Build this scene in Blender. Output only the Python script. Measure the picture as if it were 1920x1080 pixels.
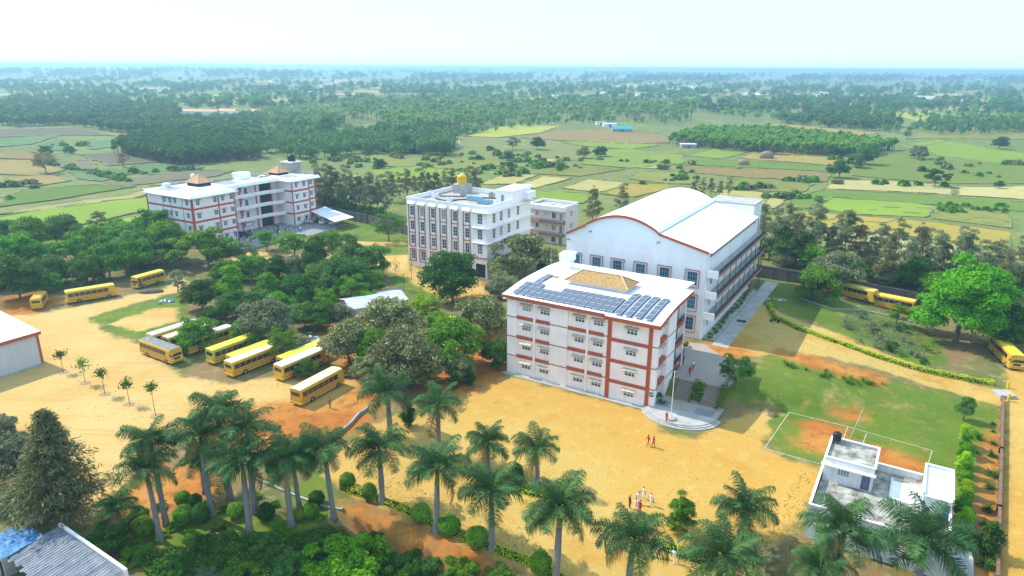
import bpy, bmesh, math, random
import numpy as np
from mathutils import Vector, Matrix
R = math.radians
random.seed(7); rng = np.random.default_rng(7)
sc = bpy.context.scene
for o in list(bpy.data.objects): bpy.data.objects.remove(o)
# ------------------------------------------------------------------ camera, sky, sun, exposure
FPX, CAMH, HORIZ, ROLL = 1300.0, 50.0, 126.5, R(0.39)
PITCH = math.atan((540 - HORIZ) / FPX)
cam = bpy.data.cameras.new('camera'); cam.sensor_width = 36; cam.lens = FPX / 1920 * 36
cam.clip_start = 1; cam.clip_end = 60000
camo = bpy.data.objects.new('camera', cam); sc.collection.objects.link(camo); sc.camera = camo
camo.matrix_world = Matrix.Translation((0, 0, CAMH)) @ Matrix.Rotation(R(90) - PITCH, 4, 'X') @ Matrix.Rotation(ROLL, 4, 'Z')
SUN_EL = 47.0; SUN_AZ = -62.0            # azimuth from +Y towards +X
SUN_DIR = Vector((math.sin(R(SUN_AZ)) * math.cos(R(SUN_EL)), math.cos(R(SUN_AZ)) * math.cos(R(SUN_EL)), math.sin(R(SUN_EL))))
world = bpy.data.worlds.new('World'); sc.world = world; world.use_nodes = True
wn = world.node_tree; bg = wn.nodes['Background']
sky = wn.nodes.new('ShaderNodeTexSky'); sky.sky_type = 'NISHITA'; sky.sun_disc = False
sky.sun_elevation = R(SUN_EL); sky.sun_rotation = R(SUN_AZ); sky.altitude = 900
sky.air_density = 1.0; sky.dust_density = 1.5; sky.ozone_density = 2.0
veil = wn.nodes.new('ShaderNodeMix'); veil.data_type = 'RGBA'; veil.inputs[0].default_value = 0.88     # even veil of thin high haze over the whole sky
wn.links.new(sky.outputs[0], veil.inputs[6]); veil.inputs[7].default_value = (1.86, 2.78, 3.8, 1)
wn.links.new(veil.outputs[2], bg.inputs[0]); bg.inputs[1].default_value = 0.15
sl = bpy.data.lights.new('sun', 'SUN'); sl.energy = 2.0; sl.angle = R(0.53); sl.color = (1.0, 0.955, 0.88)
so = bpy.data.objects.new('sun', sl); sc.collection.objects.link(so); so.rotation_euler = (-SUN_DIR).to_track_quat('-Z', 'Y').to_euler()
sc.view_settings.view_transform = 'Standard'; sc.view_settings.look = 'None'; sc.view_settings.gamma = 1
sc.view_settings.exposure = 1.5
sc.cycles.use_denoising = True; sc.cycles.max_bounces = 6; sc.cycles.diffuse_bounces = 3; sc.cycles.glossy_bounces = 2
sc.cycles.transmission_bounces = 3; sc.cycles.volume_bounces = 0; sc.cycles.transparent_max_bounces = 4
sc.cycles.use_adaptive_sampling = False
HAZE_DENS = 3.0e-4
# ------------------------------------------------------------------ survey: where a pixel of the photograph lies on the ground
def _ray(px, py):
    a = (px - 960) / FPX; b = (540 - py) / FPX
    a, b = a * math.cos(ROLL) - b * math.sin(ROLL), a * math.sin(ROLL) + b * math.cos(ROLL)
    return np.array([a, math.cos(PITCH) + b * math.sin(PITCH), -math.sin(PITCH) + b * math.cos(PITCH)])
def G(px, py, z=0.0):
    d = _ray(px, py); k = (z - CAMH) / d[2]; return np.array([d[0] * k, d[1] * k])
def depth(p, z=0.0): return p[1] * math.cos(PITCH) + (CAMH - z) * math.sin(PITCH)
TH = R(-30.7); UX = np.array([math.cos(TH), math.sin(TH)]); VX = np.array([-UX[1], UX[0]])
# ------------------------------------------------------------------ terrain
def sdpoly(P, poly):
    P = np.asarray(P, float); poly = np.asarray(poly, float); n = len(poly)
    d = np.full(len(P), 1e18); inside = np.zeros(len(P), bool)
    for i in range(n):
        a, b = poly[i], poly[(i + 1) % n]; e = b - a; w = P - a
        t = np.clip((w @ e) / max(e @ e, 1e-9), 0, 1); q = w - np.outer(t, e); d = np.minimum(d, (q * q).sum(1))
        c = (a[1] > P[:, 1]) != (b[1] > P[:, 1])
        with np.errstate(divide='ignore', invalid='ignore'):
            xi = (b[0] - a[0]) * (P[:, 1] - a[1]) / (b[1] - a[1]) + a[0]
        inside ^= c & (P[:, 0] < xi)
    d = np.sqrt(d); return np.where(inside, d, -d)
def pxpoly(pts, z=0.0): return np.array([G(x, y, z) for x, y in pts])
PLAT = 2.2
ST0 = np.array([27.4, 102.5]); STU = np.array([math.cos(R(-28.5)), math.sin(R(-28.5))])
plat_poly = np.array([ST0 - STU * 0.8, ST0 + STU * 8.2, G(1400, 690, PLAT), G(1480, 672, PLAT), G(1520, 640, PLAT), G(1500, 560, PLAT),
                      ST0 + UX * 4 + VX * 85, ST0 - UX * 34 + VX * 85, ST0 - UX * 34 + VX * 20, ST0 - UX * 3 + VX * 20])
low_poly = pxpoly([(540, 1010), (600, 985), (645, 952), (700, 970), (800, 1010), (900, 1050), (1000, 1095), (900, 1250), (250, 1250), (330, 1060)])
def sstep(x): x = np.clip(x, 0, 1); return x * x * (3 - 2 * x)
def hgt(P):
    P = np.atleast_2d(np.asarray(P, float)); s = sdpoly(P, plat_poly)
    vv = (P - ST0) @ VX; w = 3.4 + 24 * sstep((vv - 0.5) / 8.0)
    z = PLAT * sstep(1 + s / w)
    z = z - 1.9 * sstep((sdpoly(P, low_poly) + 0.3) / 2.6)
    r = np.hypot(P[:, 0], P[:, 1]); k = sstep((r - 1800) / 3500)
    z = z + k * (7 * np.sin(P[:, 0] / 900 + 1) * np.sin(P[:, 1] / 1300 + 2) + 5 * np.sin(P[:, 0] / 420 + P[:, 1] / 700) + 4 + 9 * sstep((r - 6000) / 5000) * (1 + np.sin(P[:, 0] / 1700 + 0.4)))
    return z
def h1(x, y): return float(hgt([[x, y]])[0])
def GT(px, py, dz=0.0):
    z = 0.0
    for _ in range(6): p = G(px, py, z + dz); z = h1(*p)
    return np.array([p[0], p[1], z])
# ------------------------------------------------------------------ mesh and object helpers
COL = sc.collection
class MB:
    def __init__(s): s.v = []; s.f = []; s.m = []
    def quad(s, a, b, c, d, m=0):
        n = len(s.v); s.v += [tuple(a), tuple(b), tuple(c), tuple(d)]; s.f.append((n, n + 1, n + 2, n + 3)); s.m.append(m)
    def tri(s, a, b, c, m=0):
        n = len(s.v); s.v += [tuple(a), tuple(b), tuple(c)]; s.f.append((n, n + 1, n + 2)); s.m.append(m)
    def box(s, x0, x1, y0, y1, z0, z1, m=0, bottom=True):
        n = len(s.v); s.v += [(x0, y0, z0), (x1, y0, z0), (x1, y1, z0), (x0, y1, z0), (x0, y0, z1), (x1, y0, z1), (x1, y1, z1), (x0, y1, z1)]
        fs = [(0, 1, 5, 4), (1, 2, 6, 5), (2, 3, 7, 6), (3, 0, 4, 7), (4, 5, 6, 7)] + ([(3, 2, 1, 0)] if bottom else [])
        for f in fs: s.f.append(tuple(n + i for i in f)); s.m.append(m)
        return s
    def prism(s, poly, z0, z1, m=0):
        k = len(poly); n = len(s.v)
        zz0 = z0 if hasattr(z0, '__len__') else [z0] * k; zz1 = z1 if hasattr(z1, '__len__') else [z1] * k
        s.v += [(p[0], p[1], z) for p, z in zip(poly, zz0)] + [(p[0], p[1], z) for p, z in zip(poly, zz1)]
        for i in range(k): s.f.append((n + i, n + (i + 1) % k, n + k + (i + 1) % k, n + k + i)); s.m.append(m)
        s.f.append(tuple(n + k + i for i in range(k))); s.m.append(m); s.f.append(tuple(n + i for i in reversed(range(k)))); s.m.append(m)
        return s
    def bar(s, a, b, w, h=None, m=0):
        a = Vector(a); b = Vector(b); h = h or w; t = (b - a).normalized(); up = Vector((0, 0, 1)) if abs(t.z) < .95 else Vector((1, 0, 0))
        x = t.cross(up).normalized() * w / 2; y = x.cross(t).normalized() * h / 2; n = len(s.v)
        for p in (a, b): s.v += [tuple(p - x - y), tuple(p + x - y), tuple(p + x + y), tuple(p - x + y)]
        for f in ((0, 1, 5, 4), (1, 2, 6, 5), (2, 3, 7, 6), (3, 0, 4, 7), (3, 2, 1, 0), (4, 5, 6, 7)): s.f.append(tuple(n + i for i in f)); s.m.append(m)
        return s
    def tube(s, pts, rad, k=8, m=0, cap=True):
        pts = [Vector(p) for p in pts]; n0 = len(s.v)
        for i, p in enumerate(pts):
            t = (pts[min(i + 1, len(pts) - 1)] - pts[max(i - 1, 0)]).normalized(); up = Vector((0, 0, 1)) if abs(t.z) < .9 else Vector((1, 0, 0))
            x = t.cross(up).normalized(); y = t.cross(x)
            r = rad[i] if hasattr(rad, '__len__') else rad
            for j in range(k): a = 2 * math.pi * j / k; s.v.append(tuple(p + x * math.cos(a) * r + y * math.sin(a) * r))
        for i in range(len(pts) - 1):
            for j in range(k):
                a = n0 + i * k + j; b = n0 + i * k + (j + 1) % k; s.f.append((a, b, b + k, a + k)); s.m.append(m)
        if cap:
            s.f.append(tuple(n0 + j for j in range(k))); s.m.append(m); e = n0 + (len(pts) - 1) * k; s.f.append(tuple(e + j for j in reversed(range(k)))); s.m.append(m)
        return s
    def lathe(s, prof, k=14, c=(0, 0), m=0):
        n0 = len(s.v)
        for r, z in prof:
            for j in range(k): a = 2 * math.pi * j / k; s.v.append((c[0] + r * math.cos(a), c[1] + r * math.sin(a), z))
        for i in range(len(prof) - 1):
            for j in range(k):
                a = n0 + i * k + j; b = n0 + i * k + (j + 1) % k; s.f.append((a, b, b + k, a + k)); s.m.append(m)
        s.f.append(tuple(n0 + j for j in reversed(range(k)))); s.m.append(m); e = n0 + (len(prof) - 1) * k; s.f.append(tuple(e + j for j in range(k))); s.m.append(m)
        return s
    def xf(s, mat, start=0):
        for i in range(start, len(s.v)): s.v[i] = tuple(mat @ Vector(s.v[i]))
        return s
    def mesh(s, name, mats, smooth=False):
        me = bpy.data.meshes.new(name); me.from_pydata(s.v, [], s.f)
        for m in (mats if isinstance(mats, (list, tuple)) else [mats]): me.materials.append(m)
        me.polygons.foreach_set('material_index', s.m)
        if smooth: me.polygons.foreach_set('use_smooth', [True] * len(s.f))
        bm = bmesh.new(); bm.from_mesh(me); bmesh.ops.recalc_face_normals(bm, faces=bm.faces); bm.to_mesh(me); bm.free()
        me.update(); return me
    def build(s, name, mats, parent=None, loc=(0, 0, 0), rz=0.0, smooth=False): return ob(name, s.mesh(name, mats, smooth), parent, loc, rz)
def ob(name, me, parent=None, loc=(0, 0, 0), rz=0.0, scale=None):
    o = bpy.data.objects.new(name, me); COL.objects.link(o); o.location = loc; o.rotation_euler = (0, 0, rz)
    if scale is not None: o.scale = scale if hasattr(scale, '__len__') else (scale,) * 3
    if parent is not None: o.parent = parent
    return o
def tag(o, label=None, cat=None, group=None, kind=None):
    if label: o['label'] = label
    if cat: o['category'] = cat
    if group: o['group'] = group
    if kind: o['kind'] = kind
    return o
ORD = 'first second third fourth fifth sixth seventh eighth ninth tenth eleventh twelfth thirteenth fourteenth fifteenth sixteenth seventeenth eighteenth nineteenth twentieth twenty-first twenty-second twenty-third twenty-fourth twenty-fifth twenty-sixth twenty-seventh twenty-eighth twenty-ninth thirtieth'.split()
def thing(name, label, cat, loc=(0, 0, 0), rz=0.0, group=None, scale=None): return tag(ob(name, None, None, loc, rz, scale), label, cat, group)
def npmesh(name, V, Q, mats, fm=None):
    V = np.asarray(V, np.float32); Q = np.asarray(Q, np.int32); me = bpy.data.meshes.new(name); k = Q.shape[1]
    me.vertices.add(len(V)); me.vertices.foreach_set('co', V.ravel()); me.loops.add(Q.size); me.loops.foreach_set('vertex_index', Q.ravel())
    me.polygons.add(len(Q)); me.polygons.foreach_set('loop_start', np.arange(0, Q.size, k, dtype=np.int32))
    for m in (mats if isinstance(mats, (list, tuple)) else [mats]): me.materials.append(m)
    if fm is not None: me.polygons.foreach_set('material_index', np.asarray(fm, np.int32))
    me.update(calc_edges=True); me.validate(); return me
# ------------------------------------------------------------------ materials
MATS = {}
def srgb(r, g, b): return tuple(((c / 255 + .055) / 1.055) ** 2.4 if c / 255 > .04045 else c / 255 / 12.92 for c in (r, g, b))
def mat(name, col, rough=.8, var=.12, scale=.5, fine=6., bump=.0, spec=.3, streak=0., metal=0., alt=None, altamt=.5):
    if name in MATS: return MATS[name]
    m = bpy.data.materials.new(name); m.use_nodes = True; nt = m.node_tree; N = nt.nodes; L = nt.links; b = N['Principled BSDF']
    b.inputs['Roughness'].default_value = rough; b.inputs['Metallic'].default_value = metal; b.inputs['Specular IOR Level'].default_value = spec
    tc = N.new('ShaderNodeTexCoord'); n1 = N.new('ShaderNodeTexNoise'); n1.inputs['Scale'].default_value = scale; n1.inputs['Detail'].default_value = 5
    n2 = N.new('ShaderNodeTexNoise'); n2.inputs['Scale'].default_value = fine; n2.inputs['Detail'].default_value = 3
    L.new(tc.outputs['Object'], n1.inputs['Vector']); L.new(tc.outputs['Object'], n2.inputs['Vector'])
    mr = N.new('ShaderNodeMapRange'); mr.inputs['From Min'].default_value = .3; mr.inputs['From Max'].default_value = .7
    mr.inputs['To Min'].default_value = 1 - var; mr.inputs['To Max'].default_value = 1 + var * .5; L.new(n1.outputs['Fac'], mr.inputs['Value'])
    mr2 = N.new('ShaderNodeMapRange'); mr2.inputs['From Min'].default_value = .3; mr2.inputs['From Max'].default_value = .7
    mr2.inputs['To Min'].default_value = 1 - var * .6; mr2.inputs['To Max'].default_value = 1 + var * .4; L.new(n2.outputs['Fac'], mr2.inputs['Value'])
    mu = N.new('ShaderNodeMath'); mu.operation = 'MULTIPLY'; L.new(mr.outputs[0], mu.inputs[0]); L.new(mr2.outputs[0], mu.inputs[1]); fac = mu.outputs[0]
    if streak:
        mp = N.new('ShaderNodeMapping'); mp.inputs['Scale'].default_value = (1.7, 1.7, .12); L.new(tc.outputs['Object'], mp.inputs['Vector'])
        n3 = N.new('ShaderNodeTexNoise'); n3.inputs['Scale'].default_value = 1.6; n3.inputs['Detail'].default_value = 6; L.new(mp.outputs[0], n3.inputs['Vector'])
        mr3 = N.new('ShaderNodeMapRange'); mr3.inputs['From Min'].default_value = .35; mr3.inputs['From Max'].default_value = .6; mr3.inputs['To Min'].default_value = 1 - streak; mr3.inputs['To Max'].default_value = 1; L.new(n3.outputs['Fac'], mr3.inputs['Value'])
        mu2 = N.new('ShaderNodeMath'); mu2.operation = 'MULTIPLY'; L.new(fac, mu2.inputs[0]); L.new(mr3.outputs[0], mu2.inputs[1]); fac = mu2.outputs[0]
    base = None
    if alt:
        mx = N.new('ShaderNodeMix'); mx.data_type = 'RGBA'; mx.inputs[6].default_value = (*col, 1); mx.inputs[7].default_value = (*alt, 1)
        n4 = N.new('ShaderNodeTexNoise'); n4.inputs['Scale'].default_value = scale * 1.7; n4.inputs['Detail'].default_value = 7; n4.inputs['Roughness'].default_value = .65; L.new(tc.outputs['Object'], n4.inputs['Vector'])
        mr4 = N.new('ShaderNodeMapRange'); mr4.inputs['From Min'].default_value = .5 - .25 * altamt; mr4.inputs['From Max'].default_value = .85 - .35 * altamt; L.new(n4.outputs['Fac'], mr4.inputs['Value']); L.new(mr4.outputs[0], mx.inputs[0]); base = mx.outputs[2]
    vm = N.new('ShaderNodeVectorMath'); vm.operation = 'SCALE'
    if base is not None: L.new(base, vm.inputs[0])
    else: vm.inputs[0].default_value = col
    L.new(fac, vm.inputs['Scale']); L.new(vm.outputs[0], b.inputs['Base Color'])
    if bump:
        bp = N.new('ShaderNodeBump'); bp.inputs['Strength'].default_value = bump; bp.inputs['Distance'].default_value = .05; L.new(n2.outputs['Fac'], bp.inputs['Height']); L.new(bp.outputs[0], b.inputs['Normal'])
    MATS[name] = m; return m
def leafmat(name, c1, c2, trans=.3, c3=None):
    if name in MATS: return MATS[name]
    m = bpy.data.materials.new(name); m.use_nodes = True; nt = m.node_tree; N = nt.nodes; L = nt.links; b = N['Principled BSDF']; out = N['Material Output']
    b.inputs['Roughness'].default_value = .6; b.inputs['Specular IOR Level'].default_value = .12
    g = N.new('ShaderNodeNewGeometry'); tc = N.new('ShaderNodeTexCoord'); oi = N.new('ShaderNodeObjectInfo')
    n = N.new('ShaderNodeTexNoise'); n.inputs['Scale'].default_value = .55; n.inputs['Detail'].default_value = 3; L.new(tc.outputs['Object'], n.inputs['Vector'])
    a = N.new('ShaderNodeMath'); a.operation = 'MULTIPLY_ADD'; a.inputs[1].default_value = .55; L.new(g.outputs['Random Per Island'], a.inputs[0])
    mrn = N.new('ShaderNodeMapRange'); mrn.inputs['From Min'].default_value = .3; mrn.inputs['From Max'].default_value = .7; mrn.inputs['To Min'].default_value = -.1; mrn.inputs['To Max'].default_value = .55; L.new(n.outputs['Fac'], mrn.inputs['Value']); L.new(mrn.outputs[0], a.inputs[2])
    mx = N.new('ShaderNodeMix'); mx.data_type = 'RGBA'; mx.inputs[6].default_value = (*c1, 1); mx.inputs[7].default_value = (*c2, 1); L.new(a.outputs[0], mx.inputs[0])
    src = mx.outputs[2]
    if c3:
        mx3 = N.new('ShaderNodeMix'); mx3.data_type = 'RGBA'; mx3.inputs[7].default_value = (*c3, 1); L.new(src, mx3.inputs[6])
        gt = N.new('ShaderNodeMath'); gt.operation = 'GREATER_THAN'; gt.inputs[1].default_value = .72; L.new(g.outputs['Random Per Island'], gt.inputs[0]); L.new(gt.outputs[0], mx3.inputs[0]); src = mx3.outputs[2]
    hs = N.new('ShaderNodeHueSaturation'); L.new(src, hs.inputs['Color'])
    mv = N.new('ShaderNodeMapRange'); mv.inputs['To Min'].default_value = .78; mv.inputs['To Max'].default_value = 1.2; L.new(oi.outputs['Random'], mv.inputs['Value']); L.new(mv.outputs[0], hs.inputs['Value'])
    w = N.new('ShaderNodeMath'); w.operation = 'MULTIPLY'; w.inputs[1].default_value = 7.13; L.new(oi.outputs['Random'], w.inputs[0]); fr = N.new('ShaderNodeMath'); fr.operation = 'FRACT'; L.new(w.outputs[0], fr.inputs[0])
    mh = N.new('ShaderNodeMapRange'); mh.inputs['To Min'].default_value = .482; mh.inputs['To Max'].default_value = .515; L.new(fr.outputs[0], mh.inputs['Value']); L.new(mh.outputs[0], hs.inputs['Hue'])
    L.new(hs.outputs[0], b.inputs['Base Color'])
    t = N.new('ShaderNodeBsdfTranslucent'); L.new(hs.outputs[0], t.inputs['Color']); ms = N.new('ShaderNodeMixShader'); ms.inputs[0].default_value = trans
    L.new(b.outputs[0], ms.inputs[1]); L.new(t.outputs[0], ms.inputs[2]); L.new(ms.outputs[0], out.inputs['Surface'])
    MATS[name] = m; return m
def glassmat(name, col, rough=.08):
    if name in MATS: return MATS[name]
    m = mat(name, col, rough, .25, .8, 3., 0, .8); return m
# ------------------------------------------------------------------ ground: one sheet to the horizon
def axis(lo, hi, step, far, g=1.16):
    a = list(np.arange(lo, hi + 1e-6, step)); s = step; x = hi
    while x < far: s = s * g; x += s; a.append(x)
    return a
gx = axis(0, 105, .85, 15000); gx = np.array([-x for x in gx[:0:-1]] + gx)
gy = np.array([-600, -300, -100, -20, 10, 30] + axis(44, 215, .85, 16000))
XX, YY = np.meshgrid(gx, gy); PP = np.stack([XX.ravel(), YY.ravel()], 1); ZZ = hgt(PP)
nx, ny = len(gx), len(gy); idx = np.arange(nx * ny).reshape(ny, nx)
Q = np.stack([idx[:-1, :-1], idx[:-1, 1:], idx[1:, 1:], idx[1:, :-1]], -1).reshape(-1, 4)
sand_polys = [
 [(205,608),(290,578),(335,578),(330,602),(260,622)],

 [(690,800),(760,770),(800,745),(850,745),(905,722),(950,702),(1100,744),(1222,775),(1240,812),(1300,822),(1352,802),(1400,775),(1448,775),(1428,845),(1545,880),(1520,930),(1490,985),(1440,1040),(1380,1130),(1000,1250),(1010,1085),(930,1046),(820,1000),(720,955),(625,915),(600,880),(660,830)],
 [(0,592),(70,588),(130,578),(230,556),(310,541),(342,522),(356,530),(330,548),(240,572),(165,596),(200,625),(262,645),(340,705),(430,720),(560,700),(650,705),(705,712),(690,770),(640,800),(480,790),(330,830),(290,870),(230,930),(190,960),(100,860),(0,800),(-150,760),(-150,600)],
 [(1345,655),(1402,585),(1442,592),(1470,610),(1500,622),(1600,655),(1720,693),(1862,728),(1885,735),(1960,728),(2010,1100),(1872,1120),(1884,900),(1884,765),(1782,736),(1600,697),(1470,680),(1400,692),(1345,672)],
 [(1885,690),(1965,640),(2000,760),(1885,745)],
 [(430,482),(470,470),(560,478),(640,468),(720,480),(768,478),(768,498),(830,516),(900,528),(930,575),(880,575),(800,545),(715,500),(600,488),(440,496)],
 [(600,452),(765,454),(765,461),(600,460)]]
red_polys = [
 [(370,835),(440,765),(520,752),(600,768),(690,712),(725,715),(710,775),(660,818),(560,835),(450,845)],
 [(180,1000),(230,920),(300,870),(400,880),(430,925),(330,950),(300,1010),(230,1015)],
 [(640,938),(720,965),(820,1005),(900,1043),(960,1075),(950,1090),(880,1065),(780,1030),(690,990),(640,955)],
 [(1310,668),(1345,655),(1408,680),(1392,697),(1340,690)],
 [(1500,792),(1545,788),(1590,805),(1600,835),(1560,852),(1490,838)],[(1640,835),(1735,860),(1745,888),(1690,900),(1640,885)],[(1560,775),(1600,772),(1640,792),(1590,790)],
 [(1455,676),(1500,684),(1580,700),(1655,718),(1660,738),(1580,725),(1500,705),(1452,690)],
 [(560,555),(640,545),(760,600),(780,700),(700,730),(640,700),(600,640)],
 [(1430,530),(1470,535),(1530,560),(1620,575),(1720,600),(1720,585),(1620,560),(1500,520)],
 [(860,620),(950,640),(950,700),(890,740),(800,740),(760,690)],
 [(0,560),(60,548),(130,560),(60,590),(0,590)],
 [(1840,830),(1876,800),(1876,1100),(1820,1090)]]
lawn_polys = [
 [(1392,700),(1410,685),(1460,684),(1560,712),(1780,742),(1874,765),(1872,800),(1800,890),(1740,915),(1640,895),(1545,868),(1450,842),(1440,800),(1460,768),(1400,764),(1350,758)],
 [(1432,540),(1460,535),(1540,570),(1620,590),(1720,610),(1760,640),(1780,700),(1720,690),(1600,652),(1500,618),(1440,588),(1405,580)],
 [(600,440),(680,395),(760,415),(768,478),(690,475),(620,462)],
 [(150,598),(170,592),(240,575),(330,548),(350,570),(345,615),(270,640),(200,622)],
 [(540,905),(620,880),(640,915),(600,950),(540,950)],
 [(720,520),(760,500),(830,525),(840,560),(760,560)],
 [(230,1010),(330,960),(560,960),(640,950),(560,1010),(420,1060),(260,1060)],
 [(690,810),(760,770),(860,760),(860,830),(760,880),(690,860)],
 [(1880,760),(1900,765),(1890,900),(1880,900)]]
camp = pxpoly([(-300,650),(-100,470),(180,452),(300,420),(600,392),(690,412),(790,442),(1000,470),(1410,505),(1560,540),(1920,610),(2200,660),(2400,1400),(-800,1400)])
def fld(polys, cl=6.0):
    d = np.full(len(PP), -cl)
    near = (np.abs(PP[:, 0]) < 330) & (PP[:, 1] < 420) & (PP[:, 1] > 0)
    s = np.full(near.sum(), -cl)
    for p in polys: s = np.maximum(s, sdpoly(PP[near], p if isinstance(p, np.ndarray) else pxpoly(p)))
    d[near] = s; return np.clip(d, -cl, cl)
gm = npmesh('ground', np.column_stack([PP, ZZ]), Q, [])
for nm, f in (('sand', fld(sand_polys)), ('red', fld(red_polys)), ('lawn', fld(lawn_polys)), ('campus', fld([camp]))):
    at = gm.attributes.new(nm, 'FLOAT', 'POINT'); at.data.foreach_set('value', f.astype(np.float32))
gm.polygons.foreach_set('use_smooth', [True] * len(gm.polygons))
def ground_mat():
    m = bpy.data.materials.new('ground'); m.use_nodes = True; nt = m.node_tree; N = nt.nodes; L = nt.links; b = N['Principled BSDF']
    b.inputs['Roughness'].default_value = .92; b.inputs['Specular IOR Level'].default_value = .15
    tc = N.new('ShaderNodeTexCoord')
    def noise(s, d=5, r=.55):
        n = N.new('ShaderNodeTexNoise'); n.inputs['Scale'].default_value = s; n.inputs['Detail'].default_value = d; n.inputs['Roughness'].default_value = r; L.new(tc.outputs['Object'], n.inputs['Vector']); return n.outputs['Fac']
    def mrange(src, a, bb, lo=0., hi=1., smooth=True):
        r = N.new('ShaderNodeMapRange'); r.interpolation_type = 'SMOOTHSTEP' if smooth else 'LINEAR'
        r.inputs['From Min'].default_value = a; r.inputs['From Max'].default_value = bb; r.inputs['To Min'].default_value = lo; r.inputs['To Max'].default_value = hi; L.new(src, r.inputs['Value']); return r.outputs[0]
    def mix(f, a, bb):
        x = N.new('ShaderNodeMix'); x.data_type = 'RGBA'; L.new(f, x.inputs[0])
        for i, c in ((6, a), (7, bb)):
            if isinstance(c, tuple): x.inputs[i].default_value = (*c, 1)
            else: L.new(c, x.inputs[i])
        return x.outputs[2]
    def mask(attr, amp, w, nz, off=0.):
        a = N.new('ShaderNodeAttribute'); a.attribute_name = attr
        k = N.new('ShaderNodeMath'); k.operation = 'MULTIPLY_ADD'; L.new(nz, k.inputs[0]); k.inputs[1].default_value = amp * 2; k.inputs[2].default_value = -amp + off
        s = N.new('ShaderNodeMath'); L.new(a.outputs['Fac'], s.inputs[0]); L.new(k.outputs[0], s.inputs[1]); return mrange(s.outputs[0], -w, w)
    nh, nb, nm_, nf, ng = noise(.0035, 6), noise(.022, 6), noise(.09, 6, .6), noise(.5, 5, .65), noise(3.2, 4)
    far = mix(mrange(nh, .4, .6), (0.1280, 0.1600, 0.0384), (0.1920, 0.1920, 0.0576)); far = mix(mrange(nb, .48, .6), far, (0.1536, 0.1984, 0.0384))
    far = mix(mrange(nm_, .5, .68), far, (0.2560, 0.2176, 0.0704)); far = mix(mrange(nf, .52, .7), far, (0.0640, 0.0960, 0.0218))
    scrub = mix(mrange(nm_, .42, .6), (0.2253, 0.1434, 0.0589), (0.1126, 0.1370, 0.0320)); scrub = mix(mrange(nf, .5, .68), scrub, (0.2701, 0.2202, 0.0947))
    lawn = mix(mrange(nm_, .38, .62), (0.0876, 0.1476, 0.0128), (0.1414, 0.1849, 0.0192)); lawn = mix(mrange(nf, .52, .72), lawn, (0.2704, 0.1978, 0.0397)); lawn = mix(mrange(ng, .3, .7), lawn, mix(mrange(ng, .4, .6), (0.0676, 0.1233, 0.0115), lawn))
    red = mix(mrange(nm_, .4, .6), (0.4058, 0.1370, 0.0218), (0.4736, 0.2086, 0.0397)); red = mix(mrange(nf, .45, .7), red, (0.2701, 0.0883, 0.0192))
    lawn = mix(mrange(noise(.13, 7, .7), .56, .7, 0, .85), lawn, mix(mrange(nf, .4, .6), (0.2560, 0.1600, 0.0512), (0.3328, 0.2432, 0.0896)))
    sand = mix(mrange(nb, .4, .6), (0.4869, 0.2748, 0.0525), (0.4975, 0.3366, 0.0921)); sand = mix(mrange(nm_, .5, .72), sand, (0.4439, 0.2301, 0.0369)); sand = mix(mrange(nf, .5, .75), sand, (0.5288, 0.3511, 0.0977)); sand = mix(mrange(noise(.16, 8, .7), .58, .75), sand, (0.3590, 0.2038, 0.0440))
    mpt = N.new('ShaderNodeMapping'); mpt.inputs['Rotation'].default_value = (0, 0, R(33)); mpt.inputs['Scale'].default_value = (.035, 1.5, 1); L.new(tc.outputs['Object'], mpt.inputs['Vector'])
    nt_ = N.new('ShaderNodeTexNoise'); nt_.inputs['Scale'].default_value = 1.; nt_.inputs['Detail'].default_value = 4; nt_.inputs['Distortion'].default_value = .6; L.new(mpt.outputs[0], nt_.inputs['Vector'])
    sx = N.new('ShaderNodeSeparateXYZ'); L.new(tc.outputs['Object'], sx.inputs[0]); leftw = mrange(sx.outputs[0], 0., -60., 0., .75)
    sand = mix(leftw, sand, mix(mrange(nm_, .35, .65), (0.5641, 0.3871, 0.1522), (0.5288, 0.3207, 0.0976)))
    tr_ = N.new('ShaderNodeMath'); tr_.operation = 'MULTIPLY'; L.new(mrange(nt_.outputs['Fac'], .53, .62, 0, .45), tr_.inputs[0]); L.new(leftw, tr_.inputs[1]); sand = mix(tr_.outputs[0], sand, (0.3969, 0.2433, 0.0798))
    sand = mix(mrange(noise(1.7, 6, .75), .6, .78, 0, .5), sand, (0.3604, 0.1991, 0.0535))
    c = mix(mask('campus', 2., 2., nf), far, scrub)
    c = mix(mask('lawn', 4.2, .9, noise(.22, 6, .65)), c, lawn); c = mix(mask('sand', 2.6, .8, noise(.33, 7, .68)), c, sand); c = mix(mask('red', 3.4, 1.6, noise(.3, 6, .7)), c, red)
    fin = N.new('ShaderNodeVectorMath'); fin.operation = 'SCALE'; L.new(c, fin.inputs[0]); L.new(mrange(ng, .25, .75, .86, 1.1, False), fin.inputs['Scale']); L.new(fin.outputs[0], b.inputs['Base Color'])
    bp = N.new('ShaderNodeBump'); bp.inputs['Strength'].default_value = .35; bp.inputs['Distance'].default_value = .12; ad = N.new('ShaderNodeMath'); L.new(nf, ad.inputs[0]); L.new(ng, ad.inputs[1]); L.new(ad.outputs[0], bp.inputs['Height']); L.new(bp.outputs[0], b.inputs['Normal'])
    return m
gm.materials.append(ground_mat()); tag(ob('ground', gm), kind='structure')
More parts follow.
